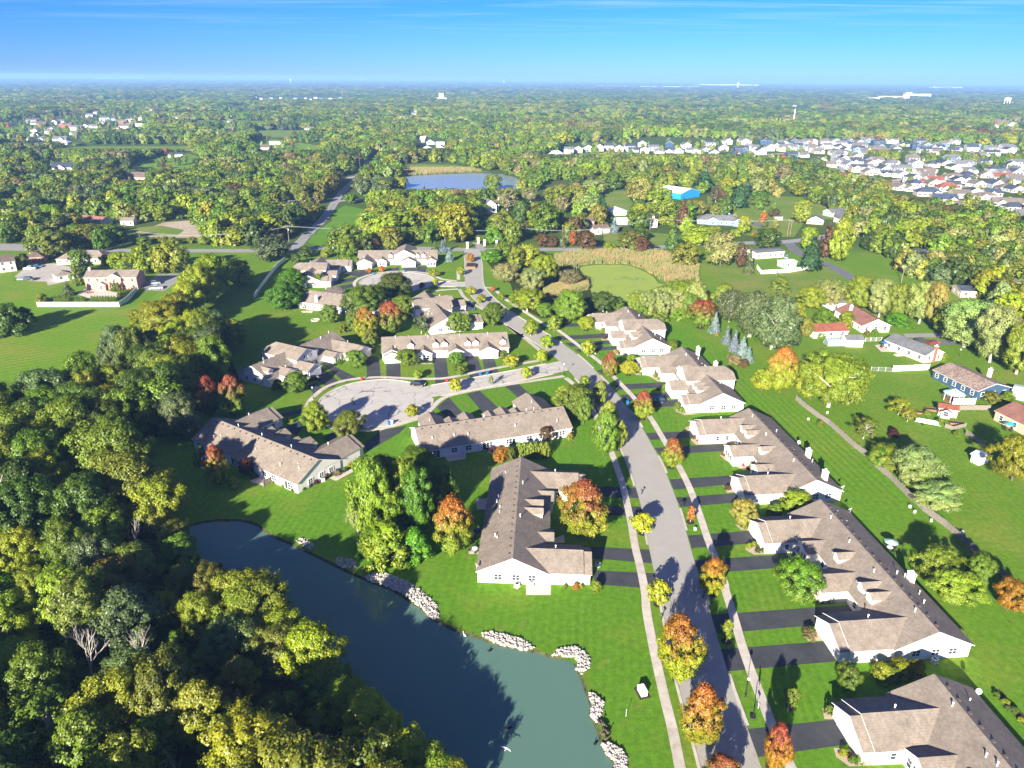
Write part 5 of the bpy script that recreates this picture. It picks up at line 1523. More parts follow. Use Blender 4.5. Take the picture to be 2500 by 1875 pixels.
custom('small outbuilding with red roof and white walls beside the greenhouse', 'M', (588,558), (848,548), 8, 2.6, 'siding_white', 'roof_red', name='outbuilding', cat='shed')
custom('white shed with grey roof beside the greenhouse', 'M', (838,622), (965,624), 5, 2.6, 'siding_white', 'roof_grey', name='shed', cat='shed', windows=False)
custom('white house with grey hip roof behind the red-roofed bungalow', 'M', (725,342), (858,338), 9, 3.0, 'siding_white', 'roof_grey', 'hip')
custom('long white ranch house with grey roof and red brick chimney', 'M', (1128,625), (1438,748), 8.5, 2.8, 'siding_white', 'roof_grey', chim=(16.8, 4.2))
custom('dark blue ranch house with worn tan roof', 'M', (1500,862), (1838,1028), 12, 2.8, 'siding_blue', 'roof_worn', pitch=0.30, chim=(9.0, 12.3), chim_m='stone_chimney')
custom('tan brick house with red-brown roof at the end of the wood fence', 'M', (1975,1185), (2290,1345), 12, 2.8, 'brick_tan', 'roof_redbrown', pitch=0.35)
custom('white metal garden shed on the back lawn', 'M', (1795,1505), (1862,1538), 3.6, 2.1, 'metal_white', 'metal_grey', name='garden_shed', cat='shed', pitch=0.3, windows=False)
custom('cream playhouse with red roof beside raised beds', 'M', (1545,1150), (1690,1172), 3.4, 2.4, 'siding_cream', 'roof_red', 'side', name='playhouse', cat='playhouse', windows=False, bays=((1.6, 1.2, 1.6, 1.9),))
custom('cream house with dark shaded wall under the big pale tree', 'Y', (1385,1085), (1660,1096), 9, 3.0, 'siding_tan', 'roof_slate', pitch=0.3)
custom('white cottage with blue tarpaulin roof among the trees', 'Y', (735,598), (975,590), 7, 3.0, 'siding_white', 'roof_slate', bays=((2.4, 1.6, 1.0, 3.4),))
custom('white house with grey roof at the edge of the trees', 'Y', (2040,1020), (2290,1058), 9, 2.8, 'siding_white', 'roof_grey')
custom('green-grey shed beside the dark blue ranch house', 'M', (2110,1020), (2260,1055), 6, 2.6, 'siding_grey', 'metal_grey', name='shed', cat='shed', pitch=0.15, windows=False)
custom('low house with grey roof beside the white fence belt', 'F', (530,212), (650,212), 8, 2.8, 'siding_grey', 'roof_grey')
custom('hip-roofed white house behind the trees above the upper circle', 'F', (1600,490), (1680,500), 8, 3.0, 'siding_white', 'roof_white', pitch=0.3)
custom('long white greenhouse-roofed building by the field', 'B', (200,702), (330,700), 10, 3.0, 'siding_white', 'roof_white', windows=False, pitch=0.2, name='farm_building', cat='barn')
custom('long brown-roofed farm building by the field', 'B', (60,748), (200,750), 12, 3.4, 'siding_tan', 'roof_brown', name='farm_building', cat='barn')
custom('long white farm building behind the tree belt', 'B', (-20,832), (165,830), 12, 3.2, 'siding_white', 'roof_white', pitch=0.2, name='farm_building', cat='barn', windows=False)
custom('white garage at the meadow edge', 'B', (660,735), (715,735), 10, 3.5, 'siding_white', 'roof_slate', 'front', name='garage', cat='garage', windows=False)

# red barn with an arched roof and a white lower front
p, q = g('I', 268, 892), g('I', 402, 892)
barn = thing('barn', 'red barn with arched gable and white lower front', 'barn', p, math.atan2((q - p).y, (q - p).x))
bw = (q - p).length
arc = [(bw / 2 - (bw / 2) * math.cos(pi * i / 12), 3.0 + 5.4 * math.sin(pi * i / 12) ** 0.85) for i in range(13)]
mb = MB(); mb.poly([(x, 0, z) for x, z in arc]); mb.poly([(x, 16, z) for x, z in arc]); mb.obj('gable', 'metal_red', barn)
mb = MB(); mb.box(0, bw, -0.02, 16, 0, 3.0); mb.obj('wall', 'siding_white', barn)
mb = MB()
for i in range(12): mb.slab([(arc[i][0], -.4, arc[i][1]), (arc[i+1][0], -.4, arc[i+1][1]), (arc[i+1][0], 16.3, arc[i+1][1]), (arc[i][0], 16.3, arc[i][1])], 0.12)
mb.obj('roof', ['roof_grey', 'trim'], barn)
window(barn, bw / 2, -.04, 5.0, pi, 1.6, 1.7, 2, 2); garage_door(barn, bw / 2, -.04, pi, 4.0, 2.6)
FOOT.append((*((p + q) / 2).xy, 12))

# greenhouse: ribs, film and a door end
p, q = g('M', 700, 618), g('M', 832, 616)
gh = thing('greenhouse', 'grey plastic tunnel greenhouse beside the white shed', 'greenhouse', p, math.atan2((q - p).y, (q - p).x))
gw = (q - p).length
mat('film', (0.20, 0.26, 0.30), 0.35, 0.15, 2)
mb = MB()
ar = [(3.6 / 2 - 1.8 * math.cos(pi * i / 10), 2.3 * math.sin(pi * i / 10)) for i in range(11)]
for i in range(10): mb.poly([(0, ar[i][0], ar[i][1]), (gw, ar[i][0], ar[i][1]), (gw, ar[i+1][0], ar[i+1][1]), (0, ar[i+1][0], ar[i+1][1])])
mb.poly([(0, a, z) for a, z in ar]); mb.poly([(gw, a, z) for a, z in ar]); mb.obj('film_cover', 'film', gh)
for k in range(7):
    mb = MB(); x = gw * k / 6
    mb.tube([(x, a, z + .03) for a, z in ar], 0.04, 5); mb.obj('rib', 'metal_white', gh)

# ---------------------------------------------------------------- the subdivisions, house by house
WALLC = dict(w='siding_white', c='siding_cream', g='siding_grey', b='siding_blue', bg='siding_bluegrey', t='siding_tan', br='siding_brown', bk='brick_red', bt='brick_tan')
ROOFC = dict(t='roof_far_tan', g='roof_grey', s='roof_slate', n='roof_navy', r='roof_red', w='roof_white', b='roof_brown')
WNAME = dict(w='white', c='cream', g='grey', b='blue', bg='blue-grey', t='tan', br='brown', bk='red brick', bt='tan brick')
RNAME = dict(t='tan', g='grey', s='slate', n='navy', r='red', w='white', b='brown')
HR = random.Random(8)
FAR_MB = MB()
def far_house(c, rz, Wd, Dp, ev, st, rf, wl_):
    m_ = Matrix.Translation(c) @ Matrix.Rotation(rz, 4, 'Z')
    T = lambda x, y, z: tuple(m_ @ Vector((x, y, z)))
    a, t = Wd / 2, ev + 0.5 * Dp / 2
    w_ = {'w': 0, 'c': 0}.get(wl_, 1); r_ = {'t': 2, 'b': 2, 'w': 4}.get(rf, 3)
    for y in (0, Dp): FAR_MB.poly([T(-a, y, 0), T(a, y, 0), T(a, y, ev), T(-a, y, ev)], w_)
    for x in (-a, a): FAR_MB.poly([T(x, 0, 0), T(x, Dp, 0), T(x, Dp, ev), T(x, Dp / 2, t), T(x, 0, ev)], w_)
    for y0 in (-.4, Dp + .4): FAR_MB.poly([T(-a - .4, y0, ev - .2), T(a + .4, y0, ev - .2), T(a + .4, Dp / 2, t + .1), T(-a - .4, Dp / 2, t + .1)], r_)
    FOOT.append((c.x, c.y + Dp / 2, Wd * .6))
def suburb(k, rows, where, lod=1, rot=0.0, rj=10, kinds=('side', 'front', 'hip')):
    s = CR[k][2]
    for cx, by, wp, st, rf, wl_ in rows:
        X, Y = px(k, cx, by)
        c = G(X, Y)
        Wd = max(7.0, min(22.0, wp / s * proj(c)[2] / F * 0.95))
        Dp = HR.uniform(10, 13.5)
        kd = HR.choice(kinds) if st != 2 else HR.choice(('side', 'front', 'side'))
        if kd == 'front': Wd = min(Wd, 11.5)
        rz = R(rot + HR.uniform(-rj, rj))
        ev = {1: 2.8, 1.5: 3.6, 2: 5.4}[st]
        if lod >= 3:
            far_house(c, rz, Wd, Dp, ev, st, rf, wl_); continue
        off = Matrix.Rotation(rz, 3, 'Z') @ Vector((-Wd / 2, 0, 0))
        lab = '%s %s house with %s roof %s' % (WNAME[wl_], {1: 'single-storey', 1.5: 'storey-and-a-half', 2: 'two-storey'}[st], RNAME[rf], where)
        bays = ()
        if lod < 3: bays = ((Wd * HR.choice((0.27, 0.72)), min(Wd * 0.22, 3.2), HR.uniform(1.0, 3.5), 2.7 if st < 2 else HR.choice((2.7, 5.2))),) if kd != 'front' else ()
        house_at('house', lab, 'house', c + off, rz, Wd, Dp, ev, 'siding_far_white' if wl_ == 'w' else WALLC[wl_], ROOFC[rf], kd, HR.uniform(0.42, 0.62), windows=lod < 3, bays=bays, lod=lod, group='houses ' + where, garage=(lod < 2 and HR.random() < .5))
def T_(s): return [tuple(float(v) if i < 4 else v for i, v in enumerate(r.split())) for r in s.strip().split(';') if r.strip()]
suburb('X', T_('''30 165 60 2 s g;95 150 100 2 g w;170 105 80 2 g w;300 110 140 2 s b;440 120 140 2 g w;430 185 130 2 s bg;640 190 180 2 t br;650 110 140 2 s b;680 245 110 1 s b;
 800 168 180 2 s b;1040 150 75 2 s b;1150 198 140 2 s w;1255 212 120 1 g w;1640 238 180 1 g bg;1870 232 200 2 s w;1530 62 100 1 t w;1510 242 80 2 g w;2060 182 140 2 g w'''), 'in the far rows of the eastern subdivision', 2)
suburb('X', T_('''90 345 180 1 t c;340 372 240 2 g w;430 402 170 2 s t;570 362 170 2 t w;800 335 170 1 g w;720 422 200 2 s w;900 412 210 2 g g;1060 352 200 2 g w;1160 425 230 1 t w;1235 402 100 1 t w;
 50 418 160 1 t c;190 435 180 1 g w;300 478 110 1 r bk;430 503 170 1 t c;620 532 250 1.5 n w;830 578 240 1 t c;900 598 130 1 t c;1010 608 160 1 t c;1040 522 240 2 s w;1150 532 90 1 r bk;
 1270 533 190 1.5 r w;1190 663 260 1.5 n c;1410 612 230 1.5 r w;1370 733 250 1 n bt;1540 803 180 1.5 t c;1690 663 250 1.5 s w;1740 833 190 1 t c;1820 693 260 1 t c;2040 773 320 1 t c;1470 483 230 1 t w;
 1640 413 180 1 g w;1810 463 250 1 t c;1740 563 210 1 t c;1930 573 200 1.5 s g;2040 603 170 1 t t;2150 623 170 1 s w;2000 483 220 1 r w;2080 373 160 2 s g;2170 433 110 2 g g;2150 325 100 1 t w;
 1790 963 220 2 s w;2070 963 150 1 g g;2190 963 100 2 g g'''), 'in the near rows of the eastern subdivision', 1, 0, 14)
suburb('C', T_('''540 802 130 1 w w;650 782 85 2 g w;730 772 80 2 g w;815 762 80 2 s w;910 757 75 2 g c;990 747 80 2 s c;1075 762 90 2 s w;1170 752 90 2 s w;1270 722 100 2 s w;1200 767 90 1 s w;1290 777 85 2 s w;
 1370 757 90 2 g g;1500 727 110 2 s b;1520 772 110 1 s w;1650 737 100 2 g w;1690 767 90 1 g w;1810 762 110 1 g g;1850 717 90 2 s g;1960 757 110 2 g w;2000 702 90 2 g w;2110 772 115 2 s b;2140 702 100 2 g w;2060 802 90 1 s w;1580 775 80 1 w w;1420 780 80 1 g w;1750 790 90 1 w w;1880 785 90 1 s w'''), 'in the long row beside the woods', 2)
suburb('D', T_('''60 642 100 2 t w;40 707 100 2 s b;95 692 80 2 g w;220 642 90 2 s b;320 672 90 2 s g;255 692 90 2 g w;190 722 90 2 s w;270 767 100 1 t c;100 742 80 1 t c;440 642 90 2 s b;470 682 80 2 s bg;410 692 90 2 g w;590 642 90 2 g w;430 752 80 2 s b;
 535 822 120 2 g w;240 802 100 1 g w;350 802 110 1 t c;560 690 80 2 g w;350 650 70 2 g w;520 740 70 1 g c;140 700 60 2 g w'''), 'at the western end of the eastern subdivision', 2)
suburb('A', T_('''265 522 90 2 t w;350 552 80 2 b bk;460 532 70 2 g w;525 562 60 2 b bk;575 562 55 2 b bk;640 582 100 2 g w;720 557 90 1 t w;790 562 90 1 g w;860 542 60 2 g w;870 502 70 2 g w;940 502 80 2 s g;1030 532 80 2 t bk;1100 512 80 2 b t;1190 502 70 2 t c;1050 572 90 2 t c;
 985 582 60 1 b c;1090 562 60 2 t c;755 472 70 2 g w;430 582 80 1 g w;290 632 100 1 t w;290 592 70 1 t w;340 672 90 1 t w;500 672 120 1 g w;540 702 60 1 w w;740 632 70 1 b bt;1010 622 110 1 g w;250 682 90 1 t w;100 662 60 1 g w;70 547 60 1 t w;
 1520 462 80 2 b bk;1570 457 60 2 t c;1450 467 50 1 g w;1380 502 110 1 s g;1395 357 38 2 g w;1685 362 62 2 w w;1570 352 60 2 t c;1810 357 52 2 g w;620 620 60 1 g w'''), 'in the far western subdivision', 2)
suburb('B', T_(';'.join('%d %d %d 2 %s %s' % (85 + i * 42, 312 + (i * 37) % 26, 34, 'tgsb'[i % 4], ('w', 'c', 'bk', 'w')[i % 4]) for i in range(18))), 'in the distant row below the horizon', 3)
suburb('B', T_('''1420 662 50 2 g w;1490 682 50 2 w w;1560 702 120 1 w w;1640 722 70 1 w w;1640 748 75 1 s w;1530 748 90 1 g w;1520 542 70 1 t w;950 662 42 2 w w;1590 490 40 2 g w;2070 632 90 1 w w;1890 690 60 1 g w;2000 720 70 1 g w'''), 'in the white cluster north of the far pond', 2)
suburb('B', T_(';'.join('%d %d %d 2 %s w' % (1765 + i * 40, 345 - (i * 23) % 40, 36, 'gtws'[i % 4]) for i in range(10))), 'beside the tall white block on the skyline woods', 3)
suburb('D', T_('''1990 520 70 2 g w;1950 540 60 1 t w;2040 480 70 2 t bk;2120 500 60 2 g w;2150 545 70 1 g w;2100 560 60 1 t t;1690 640 60 2 t w;1730 600 70 1 t bk;1700 690 60 1 g w;975 505 70 1 t c;1720 410 40 2 t w;2000 430 40 2 g w'''), 'among the trees beyond the eastern subdivision', 2)

# the rest of the eastern subdivision, street by street
EST = gl('D', ((180,690),(800,612),(1400,640),(2220,690),(2220,1180),(1750,1130),(1330,1040),(1000,930),(700,850),(560,800)))
xs, ys = [p.x for p in EST], [p.y for p in EST]
n_ex = 0
for t_ in range(4000):
    p = Vector((HR.uniform(min(xs), max(xs)), HR.uniform(min(ys), max(ys)), 0))
    if n_ex > 95 or not inside(p, EST): continue
    if any((p.x - x) ** 2 + (p.y + 6 - y) ** 2 < (r * .75 + 8.0) ** 2 for x, y, r in FOOT): continue
    X, Y, dep = proj(p)
    n_ex += 1
    wpx_ = HR.uniform(12, 17) * F / dep
    suburb('Z', [(X, Y, wpx_, HR.choice((1, 1, 1.5, 2) if Y > 400 else (2, 2, 1)), HR.choice('ttgsgn'), HR.choice(('w', 'c', 'g', 'w', 't', 'bg', 'c')))], 'filling in the eastern subdivision', 2)

# roofs scattered through the far woods
FAR_FIELDS = []
for t_ in range(150):
    a_, d_ = HR.uniform(-.66, .66), 1350 * (3.6 ** HR.random())
    p = Vector((d_ * math.sin(a_), d_ * math.cos(a_), 0))
    X, Y, dep = proj(p)
    if any((p.x - x) ** 2 + (p.y - y) ** 2 < (r + 15) ** 2 for x, y, r in FOOT) or 1300 < X < 2500 and Y > 330: continue
    suburb('Z', [(X, Y, HR.uniform(12, 20) * F / dep, HR.choice((1, 2, 1)), HR.choice('ttgsbw'), HR.choice(('w', 'c', 'w', 't', 'bt')))], 'alone in the far woods', 3)
    FAR_FIELDS.append((p.x, p.y - 18, 22.0))

# far landmark buildings
mat('far_white', (0.78, 0.78, 0.78), 0.7)
def block(label, k, x0, x1, yb, yt, name='building', cat='building', depth=20):
    p, q = g(k, x0, yb), g(k, x1, yb)
    h = height_at(p, px(k, 0, yt)[1])
    root = thing(name, label, cat, p)
    L = (q - p).length
    mb = MB(); mb.box(0, L, 0, depth, 0, h); mb.obj('wall', 'far_white', root)
    mb = MB(); mb.box(-.4, L + .4, -.4, depth + .4, h, h + .6); mb.obj('roof', 'metal_grey', root)
    for j in range(max(1, int(h / 6))):
        mb = MB(); mb.box(L * .06, L * .94, -.08, -.02, h * (j + .35) / max(1, int(h / 6)), h * (j + .62) / max(1, int(h / 6))); mb.obj('window_band', 'glass', root)
    FOOT.append((*(p + Vector((L / 2, depth / 2, 0))).xy, L * .6))
setting(FAR_MB.obj('far_houses', ['siding_far_white', 'siding_tan', 'roof_far_tan', 'roof_grey', 'roof_white']), 'stuff', 'small roofs scattered through the woods below the horizon')
block('tall white block standing above the distant woods', 'B', 1632, 1668, 338, 268, depth=25)
block('low white building at the foot of the tall white block', 'B', 1600, 1695, 340, 308, depth=30)
block('long white building with a stair tower among eastern woods', 'D', 1300, 1455, 285, 250, depth=40)
block('white stair tower on the long white building', 'D', 1300, 1335, 282, 240, depth=20)
block('white low building stepping down beside the stair tower', 'D', 1110, 1290, 295, 268, depth=40)
block('small white building at the end of the stepped white one', 'D', 1010, 1080, 303, 280, depth=30)
block('white warehouse above the eastern woods', 'D', 850, 940, 272, 262, depth=60)
block('long white warehouse on the horizon', 'C', 900, 1100, 214, 206, 'warehouse', 'warehouse', 150)
block('longest white warehouse on the horizon', 'C', 1172, 1590, 216, 209, 'warehouse', 'warehouse', 150)
block('white warehouse beside the spherical water tower', 'C', 1770, 2060, 204, 192, 'warehouse', 'warehouse', 150)
block('short white warehouse on the horizon', 'C', 1600, 1700, 204, 197, 'warehouse', 'warehouse', 150)
block('white works on the western horizon', 'A', 820, 905, 144, 136, 'warehouse', 'warehouse', 150)
block('low white works beside the western horizon masts', 'A', 1030, 1110, 142, 134, 'warehouse', 'warehouse', 150)
block('pale warehouse beyond the eastern woods', 'D', 1510, 1640, 206, 196, 'warehouse', 'warehouse', 120)
def water_tower(label, k, x, yb, yt, wp, legs=False):
    p = g(k, x, yb); h = height_at(p, px(k, 0, yt)[1]); w = wp / CR[k][2] * proj(p)[2] / F
    root = thing('water_tower', label, 'water tower', p)
    r = w / 2
    if legs:
        for i in range(6):
            a = i * pi / 3; mb = MB(); mb.tube([(r * .95 * math.cos(a), r * .95 * math.sin(a), 0), (r * .8 * math.cos(a), r * .8 * math.sin(a), h * .72)], r * .09, 6); mb.obj('leg', 'far_white', root)
        mb = MB(); mb.lathe([(r * .12, 0), (r * .12, h * .66)], 8); mb.obj('riser_pipe', 'far_white', root)
        mb = MB(); mb.lathe([(0, h * .60), (r * .6, h * .64), (r, h * .72), (r, h * .86), (r * .75, h * .95), (0, h)], 20); mb.obj('tank', 'far_white', root, True)
    else:
        mb = MB(); mb.lathe([(r * .5, 0), (r * .28, h * .15), (r * .24, h * .6), (r * .5, h * .68)], 12); mb.obj('stem', 'far_white', root, True)
        mb = MB(); mb.lathe([(r * .4, h * .62), (r * .85, h * .72), (r, h * .83), (r * .8, h * .94), (0, h)], 16); mb.obj('tank', 'far_white', root, True)
water_tower('white water tower on six legs above the eastern woods', 'D', 2070, 358, 276, 48, True)
water_tower('spherical white water tower beside the horizon warehouse', 'C', 2077, 228, 178, 26)
water_tower('white water tower beside works on the western skyline', 'B', 382, 190, 146, 14)
water_tower('small white water tower in the middle of the skyline', 'B', 978, 170, 145, 12)
water_tower('white water tower over the blue middle skyline', 'B', 2180, 190, 160, 12)
water_tower('white water tower at the centre skyline woods', 'C', 105, 190, 166, 11)
mast = thing('radio_mast', 'slender white radio mast rising from the eastern woods', 'mast', g('D', 430, 482))
mh = height_at(mast.location, px('D', 0, 366)[1])
for k in range(3):
    mb = MB(); a = k * 2.094; mb.tube([(1.2 * math.cos(a), 1.2 * math.sin(a), 0), (.5 * math.cos(a), .5 * math.sin(a), mh)], 0.35, 5); mb.obj('mast_leg', 'far_white', mast)
mb = MB()
for i in range(14): mb.box(-1, 1, -1, 1, mh * i / 14, mh * i / 14 + .5)
mb.obj('lattice', 'far_white', mast)
# ---------------------------------------------------------------- the far woods: one mass to the horizon
CLEAR_ROAD = gl('Z', ((672,607),(735,558),(772,525),(800,495),(835,450),(880,405),(905,383),(945,378),(905,425),(870,462),(850,498),(905,498),(905,560),(840,602)))
CLEAR = [gl('H', ((930,980),(760,760),(560,640),(480,560),(90,490),(210,440),(480,540),(900,640),(1180,540),(1900,590),(2100,690),(2200,900),(1640,820),(1500,1010),(1080,1010))),
         gl('H', ((-60,960),(330,1000),(330,1130),(-60,1130))), gl('G', ((1380,210),(1560,220),(1690,400),(1640,500),(1440,480),(1390,330))),
         gl('F', ((860,580),(720,560),(780,440),(920,330),(950,230),(1080,170),(1300,200),(1320,330),(1290,420),(1000,440))),
         gl('G', ((220,660),(220,470),(450,440),(500,410),(680,660))), gl('A', ((430,740),(820,700),(1640,705),(1660,760),(900,765),(450,765))),
         gl('A', ((980,900),(1400,780),(1600,760),(1780,830),(1660,945),(1200,960))), gl('A', ((220,830),(480,815),(640,860),(620,960),(380,950))),
         gl('B', ((110,630),(430,650),(720,700),(680,770),(260,775),(0,760))), gl('E', ((1080,360),(1210,250),(1480,215),(1700,200),(1860,270),(1840,380),(1500,380))), FARP_W, ALGAE_W,
         gl('B', ((1200,880),(1500,850),(1760,855),(1960,905),(2212,930),(2212,1095),(1900,1090),(1345,1040),(1270,930))),
         gl('B', ((640,1200),(820,980),(1040,830),(1110,850),(900,1080),(760,1250))),
         gl('D', ((-1400,640),(-600,580),(0,600),(800,590),(1400,620),(1500,650),(2300,640),(2300,1300),(1750,1210),(1330,1090),(1000,970),(660,900),(640,830),(180,800),(-600,740),(-1350,780))),
         gl('D', ((1900,470),(2220,440),(2220,590),(1960,560))), gl('A', ((40,500),(600,440),(1230,440),(1240,610),(900,640),(560,720),(240,700),(0,680),(0,520))),
         gl('B', ((1400,640),(1720,660),(1740,760),(1480,770))), gl('B', ((60,300),(860,290),(860,345),(60,345)))]
GARD = gl('Z', ((-400,600),(700,600),(900,598),(1240,598),(1240,620),(1420,590),(1640,588),(1960,575),(2060,560),(2240,610),(2520,700),(2520,2200),(-1200,2200),(-900,1000)))
FRr0 = random.Random(31)
CELL = {}
FLD = []
for t_ in range(24):          # pale fields and clearings among the far woods
    a_, d_ = FRr0.uniform(-.66, .66), 1250 * (5.0 ** FRr0.random())
    cx_, cy_ = d_ * math.sin(a_), d_ * math.cos(a_)
    L_, W_2 = FRr0.uniform(.04, .10) * d_, FRr0.uniform(.035, .08) * d_
    poly_ = [Vector((cx_ + L_ * math.cos(q * pi / 8) * FRr0.uniform(.75, 1.1), cy_ + W_2 * math.sin(q * pi / 8) * FRr0.uniform(.75, 1.1), 0)) for q in range(16)]
    X, Y, _ = proj((cx_, cy_, 0))
    if X > 1250 and Y > 300: continue
    FLD.append(poly_)
    sheet('field', poly_, 0.05 + 0.01 * t_ / 34, FRr0.choice(('meadow', 'field', 'meadow')))
for x, y, r in TREES + FOOT + FAR_FIELDS:
    for i in range(int((x - r - 4) // 12), int((x + r + 4) // 12) + 1):
        for j in range(int((y - r - 4) // 12), int((y + r + 4) // 12) + 1):
            CELL.setdefault((i, j), []).append((x, y, r))
ROADL = [p for l in (XRW,) for p in l] + [G(x, y) for x, y in ((745,578),(777,548),(790,532),(800,520),(815,496),(833,472),(850,452),(868,435),(886,416),(904,398),(930,376),(850,489),(890,489),(930,489),(970,490),(643,458),(690,451),(740,445),(785,440),(831,436))]
FRr = random.Random(4)
rows = []
def noise2(x, y):
    return math.sin(x * .0061 + 1.3) + math.sin(y * .0043 + x * .0021) + math.sin(x * .0017 - y * .0029 + 2.0) + 0.6 * math.sin(x * .019 + y * .013)
MANUAL = gl('Z', ((1240,602),(1252,480),(1400,425),(1620,405),(1780,418),(2080,468),(2150,560),(2060,602),(1640,602)))
GUARD = [(1612, 1712, 488, 489), (1695, 1815, 553, 553), (285, 512, 576, 579), (185, 335, 553, 549), (292, 372, 447, 441), (120, 195, 422, 416), (925, 1290, 436, 433), (940, 1290, 470, 463), (820, 915, 476, 474), (1325, 2010, 383, 377), (120, 470, 369, 364), (280, 480, 424, 414), (0, 335, 353, 349), (630, 800, 372, 367), (1005, 1095, 368, 363), (690, 900, 500, 496), (1570, 1760, 505, 497), (1280, 1330, 470, 466)]
def sight(p, h):
    X, Y, _ = proj(p)
    for x0, x1, yb, yt in GUARD:
        if x0 < X < x1 and yb < Y < yb + 95:
            h = min(h, height_at(p, yt))
    if X > 1960 and 440 < Y < 640:
        line = 448 + (X - 2060) * 0.225
        if Y > line + 6: h = min(h, height_at(p, line))
    return h
def ok_spot(p, w):
    if inside(p, MANUAL) and FRr.random() < 0.72: return False
    if inside(p, GARD): return False
    if inside(p, CLEAR_ROAD): return False
    for c in CLEAR:
        if inside(p, c): return False
    if p.y > 850:
        for c in FLD:
            if inside(p, c): return False
    for x, y, r in CELL.get((int(p.x // 12), int(p.y // 12)), ()):
        if (p.x - x) ** 2 + (p.y - y) ** 2 < (r + w * 0.42) ** 2: return False
    if p.y < 1400 and any(abs(p.x - q.x) < 9 and abs(p.y - q.y) < 9 for q in ROADL): return False
    return True
PAL = [('g', 36), ('dg', 22), ('ol', 14), ('lg', 9), ('yg', 8), ('pale', 6), ('gg', 10), ('tan', 2), ('ty', 1)]
PALW = [('g', 28), ('dg', 12), ('ol', 16), ('lg', 16), ('yg', 15), ('pale', 8), ('gg', 5), ('tan', 3), ('ty', 3), ('y', 1), ('br', 1)]
def add(p, h, w, idx, warm):
    rr = FRr
    if FRr.random() < 0.62:          # neighbours are often of one kind
        q_ = 34.0 if p.y < 1200 else 90.0
        rr = random.Random(int(p.x // q_) * 7919 + int(p.y // q_) * 104729)
    c = rr.choices([a for a, _ in (PALW if warm else PAL)], [b for _, b in (PALW if warm else PAL)])[0]
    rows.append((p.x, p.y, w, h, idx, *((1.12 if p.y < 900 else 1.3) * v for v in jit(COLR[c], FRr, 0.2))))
# distance bands: tree spacing grows with distance, as the low view line closes every gap
d = 300.0
while d < 23500:
    sp = 8.4 if d < 800 else 8.4 * (d / 800) ** 0.93
    n = int(1.9 * d / sp)
    for i in range(n):
        a = -0.95 + 1.9 * (i + FRr.random()) / n
        dd = d + FRr.random() * sp
        p = Vector((dd * math.sin(a), dd * math.cos(a), 0))
        X, Y, _ = proj(p)
        if X < -1100 or X > 3600: continue
        w = FRr.uniform(8.5, 14.0)
        if dd > 900: w = max(w, sp * FRr.uniform(0.8, 1.25))
        if not ok_spot(p, w): continue
        nv = noise2(p.x, p.y)
        if dd > 1500 and nv > 2.1 and FRr.random() < 0.8: continue          # open land here and there
        h = FRr.uniform(8, 13) if dd < 900 else FRr.uniform(9, 14)
        if FRr.random() < 0.16: h *= 0.5; w *= 0.7
        elif FRr.random() < 0.16: h *= 1.15; w *= 1.35
        h = sight(p, h)
        if h < 2.5: continue
        w = min(w, h * 1.5) if dd < 900 else w
        con = FRr.random() < 0.035
        add(p, h * (1.15 if con else 1), w * (0.55 if con else 1), (9 if FRr.random() < .5 else 10) if con else FRr.randrange(9), nv > 0.15)
    d += sp
# clumps and hedges inside the subdivisions
for poly, n, w0, w1 in ((CLEAR[14], 330, 3, 6.5), (CLEAR[16], 260, 4, 7.5), (CLEAR[15], 80, 4, 8), (CLEAR[8], 24, 4, 7), (CLEAR[6], 14, 4, 7), (CLEAR[7], 14, 4, 7), (CLEAR[0], 22, 3, 6)):
    for p in scatter([(q.x, q.y) for q in poly], 6.0, n, FRr):
        if any((p.x - x) ** 2 + (p.y - y) ** 2 < (r + 2) ** 2 for x, y, r in CELL.get((int(p.x // 12), int(p.y // 12)), ())): continue
        w = FRr.uniform(w0, w1)
        add(p, w * FRr.uniform(0.9, 1.3), w, FRr.randrange(9), True)
        if FRr.random() < .04: rows[-1] = rows[-1][:5] + COLR['o']
# the green hedge line across the subdivision, the wooded strip at its near edge and the thick garden trees east of the lane
def strip(k, pts, n, wide, hr, wr, pal):
    c = catmull(gl(k, pts), 3.0)
    for _ in range(n):
        p = c[FRr.randrange(len(c))] + Vector((FRr.uniform(-1, 1) * wide, FRr.uniform(-1, 1) * wide, 0))
        if any((p.x - x) ** 2 + (p.y - y) ** 2 < (r * .7) ** 2 for x, y, r in CELL.get((int(p.x // 12), int(p.y // 12)), ())): continue
        w = FRr.uniform(*wr)
        rows.append((p.x, p.y, w, FRr.uniform(*hr), FRr.randrange(9), *jit(COLR[FRr.choice(pal)], FRr, 0.2)))
strip('X', ((480,268),(700,262),(900,268),(1200,278),(1480,282),(1700,300),(2000,310),(2250,300)), 110, 10, (6, 12), (6, 10), ('g', 'g', 'dg', 'yg', 'lg'))
strip('X', ((100,740),(400,800),(700,875),(1100,930),(1400,965),(1650,1010)), 150, 16, (8, 12), (7, 11), ('g', 'dg', 'g', 'ol', 'yg', 'gg'))
strip('X', ((20,640),(150,700),(300,740),(480,780)), 70, 14, (8, 13), (7, 10), ('g', 'dg', 'ol', 'pale'))
strip('I', ((500,800),(700,900),(900,880),(1200,860),(1500,850),(1800,960),(2100,1040),(2250,1000)), 130, 16, (9, 15), (8, 12), ('g', 'dg', 'g', 'ol', 'yg', 'pale'))
strip('Y', ((60,120),(300,300),(560,520),(700,420),(900,330),(1200,430),(1450,450),(1800,480),(2150,560)), 60, 12, (9, 15), (9, 13), ('g', 'pale', 'ty', 'lg', 'yg', 'dg'))
strip('Y', ((900,800),(1100,860),(1300,780),(1650,760),(1950,800),(2200,850)), 42, 12, (8, 13), (8, 12), ('g', 'pale', 'ty', 'lg', 'gg', 'dg'))
